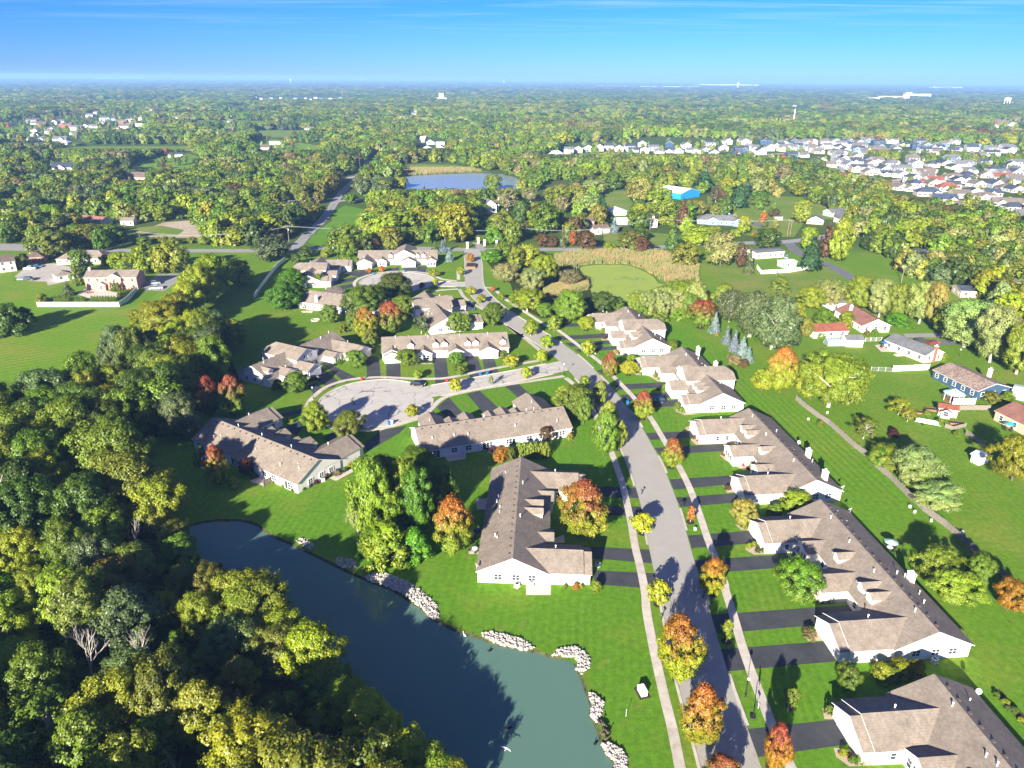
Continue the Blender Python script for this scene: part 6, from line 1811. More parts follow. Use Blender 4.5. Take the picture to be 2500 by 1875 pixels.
strip('Y', ((1750,1050),(1950,1100),(2150,1200),(2250,1400)), 26, 9, (8, 12), (8, 11), ('g', 'yg', 'y', 'ol', 'pale'))

def forest_object(name, rows, label):
    A = np.array(rows, dtype=np.float32)
    me = bpy.data.meshes.new(name)
    n = len(A)
    me.vertices.add(n)
    co = np.zeros((n, 3), np.float32); co[:, :2] = A[:, :2]
    me.vertices.foreach_set('co', co.ravel())
    at = me.attributes.new('scl', 'FLOAT_VECTOR', 'POINT'); at.data.foreach_set('vector', np.ascontiguousarray(A[:, [2, 2, 3]]).ravel())
    at = me.attributes.new('kind_index', 'INT', 'POINT'); at.data.foreach_set('value', A[:, 4].astype(np.int32))
    rot = np.zeros((n, 3), np.float32); rot[:, 2] = NPR.uniform(0, 6.28, n)
    at = me.attributes.new('rot', 'FLOAT_VECTOR', 'POINT'); at.data.foreach_set('vector', rot.ravel())
    colr = np.ones((n, 4), np.float32); colr[:, :3] = A[:, 5:8]
    at = me.attributes.new('tint', 'FLOAT_COLOR', 'POINT'); at.data.foreach_set('color', colr.ravel())
    o = link(name, me)
    pc = bpy.data.collections.new('forest_shapes')
    shapes = []
    sd_ = 1500
    for pr, z0, cl in ((prof_round, .08, 40), (prof_oval, .06, 38), (prof_broad, .12, 40)):
        for s in range(3):
            sd_ += 1
            m_, _ = clumpy(pr, z0, cl, 40, 0.085, 0.135, sd_, fill=0.5, lop=0.15, m='forest_leaf')
            shapes.append(m_)
    shapes += [conifer(1600, .05, 10, 9, .5, .14, 'forest_leaf'), conifer(1601, .1, 9, 9, .5, .15, 'forest_leaf', jag=.4)]
    for i, m_ in enumerate(shapes):
        so = bpy.data.objects.new('shape_%02d' % i, m_); pc.objects.link(so)
    ng = bpy.data.node_groups.new(name, 'GeometryNodeTree')
    ng.interface.new_socket('Geometry', in_out='INPUT', socket_type='NodeSocketGeometry')
    ng.interface.new_socket('Geometry', in_out='OUTPUT', socket_type='NodeSocketGeometry')
    N = ng.nodes
    gi, go = N.new('NodeGroupInput'), N.new('NodeGroupOutput')
    iop = N.new('GeometryNodeInstanceOnPoints')
    ci = N.new('GeometryNodeCollectionInfo'); ci.inputs['Collection'].default_value = pc
    ci.inputs['Separate Children'].default_value = True; ci.inputs['Reset Children'].default_value = True
    def na(nm, ty):
        q = N.new('GeometryNodeInputNamedAttribute'); q.data_type = ty; q.inputs['Name'].default_value = nm
        return q.outputs[0]
    iop.inputs['Pick Instance'].default_value = True
    Lk = ng.links.new
    Lk(gi.outputs[0], iop.inputs['Points']); Lk(ci.outputs[0], iop.inputs['Instance'])
    Lk(na('kind_index', 'INT'), iop.inputs['Instance Index'])
    er = N.new('FunctionNodeEulerToRotation'); Lk(na('rot', 'FLOAT_VECTOR'), er.inputs[0]); Lk(er.outputs[0], iop.inputs['Rotation'])
    Lk(na('scl', 'FLOAT_VECTOR'), iop.inputs['Scale'])
    Lk(iop.outputs[0], go.inputs[0])
    md = o.modifiers.new('woods', 'NODES'); md.node_group = ng
    setting(o, 'stuff', label)
    return o
forest_object('forest', rows, 'far woods of green, olive and yellow crowns reaching to the horizon')
print('forest', len(rows), 'trees', len(TREES))

# ---------------------------------------------------------------- reeds round the algae pond and the far pond
mat('reed', (0.30, 0.205, 0.095), 0.9, col2=(0.165, 0.195, 0.06), scale=0.13, detail=7)
def reeds(name, polys, n, hr, label):
    rg = random.Random(9)
    mb = MB()
    for poly in polys:
        for p in scatter([(q.x, q.y) for q in poly], 0.0, n, rg):
            for _ in range(5):
                a = rg.uniform(0, pi); h = rg.uniform(*hr); w = rg.uniform(.10, .22)
                q = p + Vector((rg.uniform(-.6, .6), rg.uniform(-.6, .6), 0))
                lx, ly = rg.uniform(-.5, .5), rg.uniform(-.5, .5)
                mb.poly([(q.x - w * math.cos(a), q.y - w * math.sin(a), 0), (q.x + w * math.cos(a), q.y + w * math.sin(a), 0), (q.x + lx + .05, q.y + ly, h), (q.x + lx - .05, q.y + ly, h)])
    setting(mb.obj(name, 'reed'), 'stuff', label)
keepT = list(TREES); TREES.clear()
reeds('reeds', [gl('G', ((930,840),(1200,785),(1900,800),(2230,930),(2230,1060),(1960,1085),(1835,1005),(1725,945),(1600,905),(1300,900),(1150,918),(1130,960),(960,910))),
                gl('G', ((840,1150),(1100,1060),(1220,1060),(1240,1130),(1000,1200),(880,1230)))], 2600, (1.4, 2.6), 'tan and green reeds crowding the algae pond')
reeds('reeds', [gl('B', ((1260,930),(1340,905),(1900,905),(2000,930),(1700,945),(1340,965)))], 1500, (1.5, 2.8), 'brown reeds along the back of the far pond')
TREES.extend(keepT)
# haze: the air between the camera and the horizon
mh_, n_, l_, b_ = nodes('haze_air')
n_.remove(b_)
pv = n_.new('ShaderNodeVolumePrincipled')
pv.inputs['Color'].default_value = (0.32, 0.58, 1.0, 1)
pv.inputs['Density'].default_value = 1.15e-4
pv.inputs['Anisotropy'].default_value = 0.0
l_.new(pv.outputs[0], n_['Material Output'].inputs['Volume'])
mb = MB(); mb.box(-27000, 27000, -5600, 28000, -1.6, 112.0)
hz = setting(mb.obj('haze', 'haze_air'), 'stuff', 'thin blue autumn haze over the far woods')
# ---------------------------------------------------------------- planting beds, patios, bushes
def flat(name, k, pts, m, z=0.018):
    return sheet(name, gl(k, pts), z, m)
BEDS = [('P', ((755,155),(800,132),(840,150),(840,176),(770,176))), ('P', ((800,250),(830,230),(1140,258),(1150,279),(850,292))), ('P', ((1045,380),(1075,350),(1150,355),(1360,480),(1240,505),(1150,450),(1090,420))),
        ('P', ((1070,630),(1205,628),(1212,682),(1105,690))), ('P', ((1170,955),(1290,960),(1300,1002),(1225,1000))), ('P', ((1260,1120),(1760,1145),(1740,1183),(1330,1205),(1260,1165))),
        ('R', ((1685,395),(1870,440),(1905,512),(1740,516))), ('S', ((500,1478),(640,1490),(700,1560),(1250,1540),(1260,1620),(640,1645),(520,1560))), ('R', ((1870,1120),(1990,1130),(2000,1218),(1890,1220))),
        ('L', ((490,460),(560,500),(610,490),(540,440))), ('L', ((860,930),(1150,950),(1235,1022),(1130,1022),(1030,960),(900,952))), ('L', ((1295,1290),(1430,1360),(1570,1375),(1420,1386),(1330,1350))),
        ('K', ((1350,412),(1515,372),(1480,400),(1390,420))), ('K', ((345,462),(690,465),(690,482),(500,484))), ('L', ((650,690),(720,680),(740,730),(690,745))), ('L', ((520,560),(620,550),(610,575),(530,578)))]
for k, q in BEDS: flat('planting_bed', k, q, 'bed_gravel', 0.016)
PAT = [('T', ((1215,240),(1405,240),(1405,325),(1215,325))), ('O', ((1000,992),(1085,992),(1085,1030),(1000,1030))), ('O', ((1062,572),(1170,565),(1165,660),(1068,660))), ('O', ((800,212),(965,190),(972,240),(828,262))),
       ('N', ((1610,960),(1850,862),(1872,890),(1682,992))), ('N', ((212,845),(335,780),(370,805),(265,872))), ('N', ((752,990),(880,925),(1005,992),(912,1052))), ('E', ((690,880),(760,835),(900,835),(1080,870),(1050,905),(820,920))),
       ('M', ((1060,610),(1120,600),(1230,660),(1110,660))), ('M', ((1200,680),(1290,665),(1310,690),(1230,700))), ('F', ((680,1140),(790,1135),(780,1160),(690,1155))), ('O', ((1695,905),(1790,870),(1800,935),(1700,938))), ('K', ((1280,1440),(1340,1380),(1380,1400),(1340,1455)))]
for i, (k, q) in enumerate(PAT): flat('patio', k, q, 'patio', 0.022)
def bush(k, x, y, w, c, where, hf=0.8, kind='shrub'):
    X, Y = px(k, x, y); b = G(X, Y); wm = w / CR[k][2] * proj(b)[2] / F
    tree(b, wm * hf, wm, kind, c, where, label='%s %s %s' % (CNAME[c], 'rounded bush', where))
def bushes(k, rows, where, hf=0.8):
    for x, y, w, c in rows: bush(k, x, y, w, c, where, hf)
bushes('P', [(805,158,32,'br'), (832,240,36,'br'), (862,264,26,'r')] + [(x, 270 - i * 3, 30, 'g') for i, x in enumerate((925, 965, 1000, 1037))] + [(1088,250,72,'g')], 'in the gravel bed by the red-doored townhouse')
bushes('P', [(1070,380,26,'r'), (1092,388,30,'br'), (1118,405,38,'g'), (1122,368,42,'dg'), (1148,420,42,'g'), (1160,440,36,'br'), (1212,445,42,'g'), (1238,466,32,'r'), (1262,452,42,'g'), (1274,428,36,'r'), (1302,465,46,'g'), (1278,495,32,'dr')], 'in the curved gravel bed')
bushes('P', [(1107,660,58,'br'), (1152,628,32,'g')], 'between two garage drives', 0.6)
bushes('P', [(1245,980,72,'yg'), (1285,1145,54,'yg'), (1327,1130,54,'yg')] + [(x, 1180 - i * 2, 48, 'dg') for i, x in enumerate((1357, 1406, 1458, 1508, 1560, 1610, 1660))] + [(1880,1600,52,'br'), (1945,1590,92,'ol')], 'in the bed before the maroon-shuttered townhouse')
bushes('R', [(1750,470,140,'tan')], 'between the last two garage drives', 0.55)
bushes('S', [(670 + i * 72, 1600 - i * 6, 84, 'g') for i in range(9)] + [(585,1535,86,'y'), (642,1550,56,'dr')], 'along the porch of the corner townhouse', 0.7)
bush('R', 1930, 1170, 80, 'g', 'at the corner townhouse garage', 1.2)
bushes('O', [(2060,1325,95,'yg'), (1890,1315,64,'yo'), (1800,1310,40,'ol'), (1935,1312,40,'y')], 'along the white wall facing the pond', 0.9)
bushes('N', [(1845,840,74,'yg'), (1940,775,62,'g'), (1892,805,50,'dr'), (1330,1090,56,'g'), (1400,1050,62,'dr'), (1470,1020,62,'dr'), (1110,1062,46,'yg'), (1215,1105,54,'yg'), (800,960,80,'dg'), (1000,1020,40,'y'), (1585,950,60,'dr'), (1790,880,50,'dg')], 'round the pond-head townhouses')
bushes('J', [(680,1235,54,'yg'), (722,1245,48,'yg'), (1232,612,64,'g'), (1190,610,52,'dg'), (1600,480,84,'ol'), (570,880,130,'dg'), (1050,690,40,'yo')], 'before the angled townhouse row')
bushes('K', [(1450,395,84,'g'), (1390,405,34,'r')] + [(545 + i * 34, 468, 36, 'dg') for i in range(5)] + [(880 + i * 40, 450, 42, 'dg') for i in range(4)] + [(2170,1290,90,'ty'), (2200,1250,60,'y')], 'by the six-dormer townhouse row')
bushes('L', [(540,490,64,'ol'), (555,565,40,'br')] + [(960 + i * 38, 948 - i, 42, 'g') for i in range(3)] + [(1075,942,56,'g'), (1110,972,62,'g'), (1150,1004,42,'g')] + [(930 + i * 64, 725, 32, 'ol') for i in range(5)] + [(1340,1318,92,'g'), (1392,1356,72,'g'), (1810,1348,58,'yg'), (1140,1118,52,'br'), (1200,1090,48,'yg'), (692,712,44,'yo'), (718,725,34,'br'), (1770,530,44,'yo')], 'beside the upper townhouse drives')
bushes('L', [(1960,830,160,'tan'), (2060,860,130,'br'), (1900,780,90,'tan')], 'of tall grass below the silver-blue spruces', 0.6)
bushes('M', [(1200,1310,92,'dr'), (1460,1150,60,'ol'), (1560,1220,70,'g'), (1690,1310,60,'g'), (1960,1050,120,'ol'), (2080,1040,110,'g'), (1590,720,70,'yg'), (640,1230,60,'g'), (1000,530,50,'ol'), (1060,525,60,'g')], 'in the back gardens', 0.7)
bushes('S', [(1960,1010,70,'g'), (2040,1080,80,'yg'), (2120,1150,80,'dg'), (2180,1230,60,'y'), (2060,1130,60,'gg')], 'in the island flower bed on the mown strip', 0.6)
flat('flower_bed', 'S', ((1925,960),(1990,950),(2230,1200),(2300,1330),(2200,1260),(1960,1020)), 'mulch', 0.013)
for i in range(15):
    a, b = g('G', 470, 448), g('G', 640, 655)
    p = a.lerp(b, i / 14); tree(p, 3.6, 3.4, 'column', 'yg', 'in the clipped hedge running down from the white chimney house')
for i in range(8):
    a, b = g('G', 255, 690), g('G', 420, 690)
    p = a.lerp(b, i / 7); tree(p, 3.2, 4.2, 'shrub', 'g', 'behind the stone entrance pillars')
for k, x, y, r in (('P',638,482,.9), ('P',800,934,.9), ('P',985,1532,1.0), ('P',400,1030,.8), ('P',530,1617,.8), ('P',205,332,.8), ('R',1005,520,.8), ('R',1590,1112,.8), ('R',1430,1648,1.1), ('L',970,1430,.9), ('L',815,955,.9), ('L',360,470,.9), ('J',785,920,.8), ('J',1420,652,.8), ('L',1590,442,1.6), ('R',575,858,1.0)):
    c = g(k, x, y); sheet('mulch_ring', disc(c, r, 0, 20), 0.019, 'mulch')

# ---------------------------------------------------------------- riprap along the pond: too many stones to count
mat('riprap', (0.52, 0.47, 0.42), 0.9, col2=(0.24, 0.215, 0.19), scale=2.6, detail=6)
def riprap(k, poly, n, label):
    rg = random.Random(n)
    W_ = [(q.x, q.y) for q in gl(k, poly)]
    xs, ys = [q[0] for q in W_], [q[1] for q in W_]
    mb = MB(); c = 0
    oct_ = [(1,0,0),(0,1,0),(-1,0,0),(0,-1,0),(0,0,1),(0,0,-1)]
    while c < n:
        x, y = rg.uniform(min(xs), max(xs)), rg.uniform(min(ys), max(ys))
        if not inside((x, y), W_): continue
        c += 1
        r = rg.uniform(0.10, 0.24) if rg.random() < .6 else rg.uniform(.2, .42); z = rg.uniform(-0.18, 0.22)
        a = rg.uniform(0, 6.28); k0 = len(mb.v)
        for v in oct_:
            q = Vector(v) * r * rg.uniform(0.7, 1.25); q.z *= 0.75
            mb.v.append((x + q.x * math.cos(a) - q.y * math.sin(a), y + q.x * math.sin(a) + q.y * math.cos(a), z + q.z))
        for i in range(4):
            mb.f.append((k0 + i, k0 + (i + 1) % 4, k0 + 4)); mb.f.append((k0 + (i + 1) % 4, k0 + i, k0 + 5)); mb.mi += [0, 0]
    setting(mb.obj('riprap', 'riprap'), 'stuff', label)
riprap('O', ((140,1215),(200,1178),(290,1183),(450,1238),(580,1318),(680,1398),(740,1468),(762,1560),(700,1568),(620,1488),(560,1438),(440,1348),(330,1298),(170,1248)), 1700, 'longest bank of pale broken stone on the pond shore')
riprap('FF', ((638,1168),(660,1160),(682,1180),(668,1190)), 120, 'small heap of pale stone at the pond head')
riprap('FF', ((720,1210),(745,1201),(772,1215),(768,1234),(735,1224)), 220, 'heap of pale stone below the thin pale tree')
riprap('T', ((875,625),(950,608),(1100,642),(1200,676),(1278,735),(1200,748),(1050,715),(890,655)), 700, 'straight bank of pale stone below the white gable')
riprap('T', ((1415,788),(1480,738),(1590,722),(1680,776),(1710,830),(1695,890),(1648,936),(1605,895),(1628,850),(1580,808),(1500,800)), 750, 'hooked bank of pale stone at the pond corner')
riprap('T', ((1695,1085),(1740,1086),(1810,1150),(1805,1220),(1765,1306),(1715,1255),(1728,1180)), 480, 'short bank of pale stone beside the geese')
riprap('T', ((1800,1478),(1850,1460),(1955,1526),(2000,1600),(1985,1690),(1890,1690),(1912,1605),(1855,1568)), 650, 'bank of pale stone past the geese')

# ---------------------------------------------------------------- fences, bay by bay
def picket_panel():
    mb = MB(); n = 15
    for i in range(n): mb.box(i / n + 0.004, (i + 1) / n - 0.004, -0.012, 0.012, 0.06, 1.0)
    mb.box(0, 1, 0.012, 0.05, 0.28, 0.34); mb.box(0, 1, 0.012, 0.05, 0.78, 0.84)
    return mb
def vinyl_panel():
    mb = MB(); mb.box(0, 1, -0.015, 0.015, 0.05, 0.96); mb.box(0, 1, -0.03, 0.03, 0.94, 1.0); mb.box(0, 1, -0.03, 0.03, 0.04, 0.10)
    for i in range(1, 8): mb.box(i / 8 - .004, i / 8 + .004, -0.02, 0.02, 0.1, .94)
    return mb
def link_panel():
    mb = MB(); mb.box(0, 1, -.015, .015, .97, 1.0); mb.box(0, 1, -.01, .01, .02, .04)
    for i in range(12): mb.box(i / 12, i / 12 + .004, -.003, .003, .04, .97)
    for i in range(6): mb.box(0, 1, -.003, .003, .1 + i * .14, .105 + i * .14)
    return mb
FP = {}
def fence(label, k, pts, h=1.8, m='wood_grey', style='picket', bay=2.4, cat='fence', name='fence'):
    if (style, m) not in FP:
        FP[(style, m)] = {'picket': picket_panel, 'vinyl': vinyl_panel, 'link': link_panel}[style]().mesh('panel', m)
        mb = MB(); mb.box(-.07, .07, -.07, .07, 0, 1.0); mb.lathe([(.1, 1.0), (.0, 1.06)], 4); FP[(style, m, 'p')] = mb.mesh('post', m)
    P = gl(k, pts)
    root = thing(name, label, cat, P[0])
    for a, b in zip(P, P[1:]):
        L = (b - a).length; n = max(1, round(L / bay)); rz = math.atan2((b - a).y, (b - a).x)
        for i in range(n):
            q = a.lerp(b, i / n) - P[0]
            link('panel', FP[(style, m)], root, q, (0, 0, rz), (L / n, 1, h))
            link('post', FP[(style, m, 'p')], root, q, (0, 0, rz), (1, 1, h + .08))
    link('post', FP[(style, m, 'p')], root, P[-1] - P[0], None, (1, 1, h + .08))
    return root
fence('weathered wooden fence along the mown strip behind the townhouses', 'M', ((450,1035),(540,1112),(650,1192),(700,1222),(800,1312),(900,1402),(1015,1488)), 1.7)
fence('weathered wooden fence half buried in pale bushes', 'Q', ((820,290),(1000,440),(1150,590),(1300,730),(1500,875),(1750,1095),(1980,1300)), 1.7)
fence('weathered wooden fence beyond the golden orange tree', 'Q', ((1980,1300),(2080,1390),(2230,1530),(2400,1690)), 1.7)
fence('white vinyl fence in front of the pink brick house garden', 'E', ((340,992),(700,992),(1075,992)), 2.0, 'trim', 'vinyl')
fence('white vinyl fence climbing beside the brick house drive', 'E', ((1075,992),(1150,940),(1235,850)), 2.0, 'trim', 'vinyl')
fence('long pale fence at the foot of the yellow-green belt', 'F', ((262,1032),(330,925),(400,830),(470,745),(540,685)), 1.9, 'trim', 'vinyl')
fence('white privacy fence beside the long white ranch house', 'M', ((1196,812),(1475,800)), 2.0, 'trim', 'vinyl')
fence('wire fence running from the white privacy fence', 'M', ((1030,806),(1196,812)), 1.3, 'metal_grey', 'link')
fence('grey wooden fence beside the playhouse', 'M', ((1690,1112),(1830,1110),(1945,1112)), 1.6)
fence('low wooden bed fence by the covered boat', 'M', ((1600,1245),(1660,1265),(1760,1240)), 1.2)
fence('wooden fence in shade beside the tan brick house', 'M', ((1760,1300),(1830,1350),(1900,1400)), 1.5)
fence('white fence round the white compound', 'H', ((1095,1350),(1140,1412),(1450,1395),(1615,1365),(1600,1310)), 1.9, 'trim', 'vinyl')
fence('long white fence on the far green lawn', 'X', ((1990,1065),(2290,1072)), 2.0, 'trim', 'vinyl')
fence('white fence in the middle of the eastern subdivision', 'X', ((480,215),(560,218),(660,220)), 1.8, 'trim', 'vinyl')
fence('white fence behind the grey house of the eastern subdivision', 'X', ((790,455),(890,462)), 1.8, 'trim', 'vinyl')
fence('white patio screen beside the dark blue ranch house', 'M', ((1660,1066),(1830,1066)), 2.0, 'trim', 'vinyl')
fence('wooden privacy screen on the pond-head patio', 'N', ((905,1056),(1003,1002)), 1.7, 'wood_grey')
fence('pale privacy screen at the grove patio', 'O', ((970,238),(972,185)), 1.8, 'trim', 'vinyl')
fence('white garden fence behind the red-roofed bungalow', 'M', ((985,580),(1110,575)), 1.3, 'trim', 'link')

# ---------------------------------------------------------------- lamps, poles, wires
mat('lamp_glass', (0.82, 0.80, 0.74), 0.3)
mat('pole_wood', (0.26, 0.20, 0.15), 0.95, 0.2, 4)
def street_lamp(k, x, y, where, h=3.9):
    root = thing('street_lamp', 'black street lamp with white globe ' + where, 'street lamp', g(k, x, y))
    mb = MB(); mb.lathe([(.17, 0), (.17, .25), (.09, .4), (.09, .5)], 10); mb.obj('base', 'dark_metal', root)
    mb = MB(); mb.tube([(0, 0, .4), (0, 0, h - .45)], [.06, .045], 8); mb.obj('pole', 'dark_metal', root)
    mb = MB(); mb.lathe([(.06, h - .48), (.2, h - .38), (.24, h - .2), (.2, h - .05), (.08, h + .03)], 12); mb.obj('globe', 'lamp_glass', root, True)
    mb = MB(); mb.lathe([(.09, h + .02), (.0, h + .14)], 8); mb.obj('finial', 'dark_metal', root)
street_lamp('R', 1180, 1018, 'beside the basketball hoop')
street_lamp('L', 452, 832, 'on the lawn past the red-topped maple')
street_lamp('J', 952, 990, 'on the rim of the turning circle')
street_lamp('K', 2108, 598, 'at the side street corner')
mk = thing('marker_post', 'thin marker post alone on the pond lawn', 'post', g('T', 1985, 1262))
mb = MB(); mb.tube([(0, 0, 0), (0, 0, 1.3)], .04, 6); mb.obj('post', 'metal_grey', mk); mb = MB(); mb.lathe([(.07, 1.25), (.07, 1.4), (0, 1.42)], 8); mb.obj('cap', 'metal_white', mk)
street_lamp('E', 132, 758, 'on the brick court lawn', 7.0)
street_lamp('M', 1712, 692, 'on the ranch house lawn', 2.6)
POLES = {}
def pole(key, k, x, y, yt, where, arms=1):
    b = g(k, x, y); h = min(13.0, max(8.0, height_at(b, px(k, 0, yt)[1])))
    root = thing('utility_pole', 'wooden utility pole ' + where, 'utility pole', b)
    mb = MB(); mb.tube([(0, 0, -.1), (0, 0, h)], [.17, .11], 8); mb.obj('pole', 'pole_wood', root)
    for i in range(arms):
        mb = MB(); mb.box(-1.2, 1.2, -.06, .06, h - .6 - i * 1.2, h - .45 - i * 1.2); mb.obj('crossarm', 'pole_wood', root)
    for i in range(3):
        mb = MB(); mb.lathe([(.05, h - .45), (.07, h - .3), (.04, h - .2), (0, h - .18)], 6, (-1.1 + 1.1 * i, 0, 0)); mb.obj('insulator', 'metal_grey', root)
    if arms > 1:
        mb = MB(); mb.lathe([(.25, h - 2.9), (.25, h - 1.9), (0, h - 1.85)], 10, (.4, 0, 0)); mb.obj('transformer', 'metal_grey', root)
    POLES[key] = b + Vector((0, 0, h - .25))
pole('a', 'E', 1272, 440, 355, 'on the cross road by the gravel lot')
pole('b', 'E', 2000, 462, 355, 'on the cross road beside the dark trees')
pole('c', 'F', 575, 518, 372, 'at the country road junction', 2)
pole('d', 'F', 830, 222, 128, 'beside the country road bend')
pole('e', 'F', 1978, 520, 420, 'behind the upper townhouse row')
pole('f', 'G', 405, 660, 600, 'by the clipped hedge')
pole('g', 'G', 640, 695, 618, 'at the foot of the clipped hedge')
pole('h', 'G', 1165, 525, 402, 'beside the pink-walled house')
pole('i', 'G', 1295, 712, 582, 'at the drive across the cross road', 2)
pole('j', 'G', 1790, 650, 488, 'beside the narrow white house')
pole('k', 'H', 1425, 995, 822, 'on the meadow road, first of a pair')
pole('l', 'H', 1455, 985, 825, 'on the meadow road, second of a pair')
pole('m', 'I', 738, 885, 805, 'in the eastern tree belt')
pole('n', 'Y', 632, 892, 778, 'on the lawn before the white cottage')
pole('o', 'B', 928, 905, 812, 'by the country road, shorter of a pair')
pole('p', 'B', 965, 905, 810, 'by the country road, taller of a pair')
pole('q', 'B', 775, 1085, 968, 'beside the rail track')
pole('r', 'F', 432, 195, 128, 'in the trees above the gravel lot')
mat('wire', (0.30, 0.30, 0.32), 0.5)
def wire(a, b, label):
    p, q = POLES[a], POLES[b]
    root = thing('power_line', label, 'power line', p)
    for s in (-1, 0, 1):
        mb = MB(); pts = []
        for i in range(11):
            t = i / 10; r = p.lerp(q, t) - p; pts.append((r.x, r.y + s * 1.0, r.z - 4 * t * (1 - t) * 1.3))
        mb.tube(pts, 0.035, 4, cap=False); mb.obj('wire', 'wire', root)
wire('a', 'b', 'power line along the cross road past the gravel lot')
wire('b', 'c', 'power line to the country road junction')
wire('c', 'e', 'power line behind the upper townhouses')
wire('e', 'g', 'power line across the estate entrance')
wire('g', 'i', 'power line east of the estate entrance')
wire('i', 'j', 'power line past the silver-blue spruce')
wire('j', 'k', 'power line towards the meadow road')
wire('c', 'd', 'power line up the country road')

# ---------------------------------------------------------------- vehicles
def paint(name, col):
    m, n, l, b = nodes(name); b.inputs['Base Color'].default_value = (*col, 1); b.inputs['Roughness'].default_value = 0.28
    b.inputs['Coat Weight'].default_value = 0.5; b.inputs['Metallic'].default_value = 0.2
for nm, c in (('paint_black', (.012,.012,.015)), ('paint_navy', (.015,.025,.07)), ('paint_white', (.75,.75,.75)), ('paint_silver', (.35,.40,.45)), ('paint_red', (.35,.02,.02)), ('paint_blue', (.08,.17,.28)), ('paint_dark', (.05,.055,.06))):
    paint(nm, c)
mat('tyre', (.02,.02,.02), .9); mat('rim', (.5,.5,.52), .35, metal=.8); mat('headlamp', (.8,.8,.82), .15); mat('tail_red', (.4,.01,.01), .3)
def car(k, x, y, rz, m, label, kind='sedan', cat='car'):
    root = thing({'sedan': 'car', 'suv': 'car', 'pickup': 'pickup_truck'}[kind], label, cat, g(k, x, y, 0.03), R(rz))
    L, Wd = (4.7, 1.8) if kind == 'sedan' else ((4.8, 1.9) if kind == 'suv' else (5.6, 1.95))
    hgt = {'sedan': 1.45, 'suv': 1.75, 'pickup': 1.85}[kind]
    h2 = L / 2
    bel = .92 if kind == 'sedan' else 1.08
    low = [(-h2, .45), (-h2 + .05, bel - .1), (-h2 + .9, bel), (h2 - 1.3, bel), (h2 - .15, bel - .22), (h2, .5), (h2 - .05, .28), (-h2 + .05, .28)]
    def loft(mb, prof, wf):
        A = [(px_, -wf(z) / 2, z) for px_, z in prof]; B = [(px_, wf(z) / 2, z) for px_, z in prof]
        n = len(prof)
        mb.poly(A); mb.poly(B[::-1])
        for i in range(n): mb.poly([A[i], A[(i+1) % n], B[(i+1) % n], B[i]])
    mb = MB(); loft(mb, low, lambda z: Wd - max(0, z - .7) * .25); body = mb.obj('body', m, root)
    if kind == 'sedan': cab = [(-h2 + .55, bel - .02), (-h2 + 1.25, hgt), (.45, hgt), (1.25, bel - .02)]
    elif kind == 'suv': cab = [(-h2 + .12, bel - .02), (-h2 + .4, hgt), (.5, hgt), (1.25, bel - .02)]
    else: cab = [(-.75, bel - .02), (-.6, hgt), (.75, hgt), (1.4, bel - .02)]
    mb = MB(); loft(mb, cab, lambda z: Wd - .1 - max(0, z - bel) * .55); mb.obj('window_glass', 'glass', root)
    rt = [(cab[1][0] - .02, hgt - .03), (cab[1][0] + .05, hgt + .03), (cab[2][0] - .05, hgt + .03), (cab[2][0] + .02, hgt - .03)]
    mb = MB(); loft(mb, rt, lambda z: Wd - .1 - (hgt - bel) * .5); mb.obj('car_roof', m, root)
    for s in (-1, 1):
        mb = MB(); mb.tube([(cab[0][0], s * (Wd / 2 - .08), bel), (cab[1][0], s * (Wd / 2 - .06 - (hgt - bel) * .26), hgt)], .04, 4); mb.tube([(cab[3][0], s * (Wd / 2 - .08), bel), (cab[2][0], s * (Wd / 2 - .06 - (hgt - bel) * .26), hgt)], .04, 4); mb.obj('pillar', m, root)
        mb = MB(); mb.box(h2 - .22, h2 - .03, s * .55 - .18, s * .55 + .18, .58, .72); mb.obj('headlight', 'headlamp', root)
        mb = MB(); mb.box(-h2 - .02, -h2 + .08, s * .62 - .16, s * .62 + .16, .62, .8); mb.obj('tail_light', 'tail_red', root)
        for wx in (-h2 + .95, h2 - .95):
            mb = MB(); prof = [(.20, -.1), (.33, -.1), (.34, 0), (.33, .1), (.20, .1)]
            mb.lathe(prof, 14); w = mb.obj('wheel', 'tyre', root, True); w.location = (wx, s * (Wd / 2 - .08), .34); w.rotation_euler = (pi / 2, 0, 0)
            r = MB(); r.lathe([(0, -.11), (.2, -.1), (.2, .1), (0, .11)], 12); r.obj('rim', 'rim', w)
    if kind == 'pickup':
        mb = MB(); mb.box(-h2 + .1, -.85, -.72, .72, bel - .02, bel + .02); mb.obj('truck_bed', 'black_plastic', root)
car('K', 535, 712, -8, 'paint_black', 'black car parked at the kerb of the turning circle')
car('L', 1118, 1250, 184, 'paint_navy', 'navy car parked on a townhouse drive', 'suv')
car('G', 165, 1318, 8, 'paint_dark', 'dark car on the drive under the big green tree')
car('E', 272, 655, 8, 'paint_white', 'white pickup beside the low brick garage', 'pickup')
car('E', 335, 636, 15, 'paint_blue', 'pale blue car behind the white pickup')
car('E', 208, 752, 5, 'paint_silver', 'silver car at the edge of the gravel court')
car('E', 268, 752, 5, 'paint_dark', 'dark car touching the silver one on the gravel court', 'suv')
car('E', 1395, 788, 25, 'paint_silver', 'silver van-like car on the brick house drive', 'suv')
car('E', 1408, 832, 20, 'paint_white', 'white pickup on the brick house drive', 'pickup')
car('F', 722, 448, 215, 'paint_black', 'black car driving down the country road')
car('F', 597, 545, 220, 'paint_navy', 'dark blue car waiting at the junction')
car('M', 1512, 600, 10, 'paint_red', 'red car behind the long white ranch house')
car('M', 1420, 588, 8, 'paint_dark', 'dark car beside the red one behind the ranch house', 'suv')
car('H', 10, 1132, 5, 'paint_black', 'black car on the cross road by the reeds')
car('H', 1420, 1238, 60, 'paint_silver', 'silver car beside the white compound', 'suv')
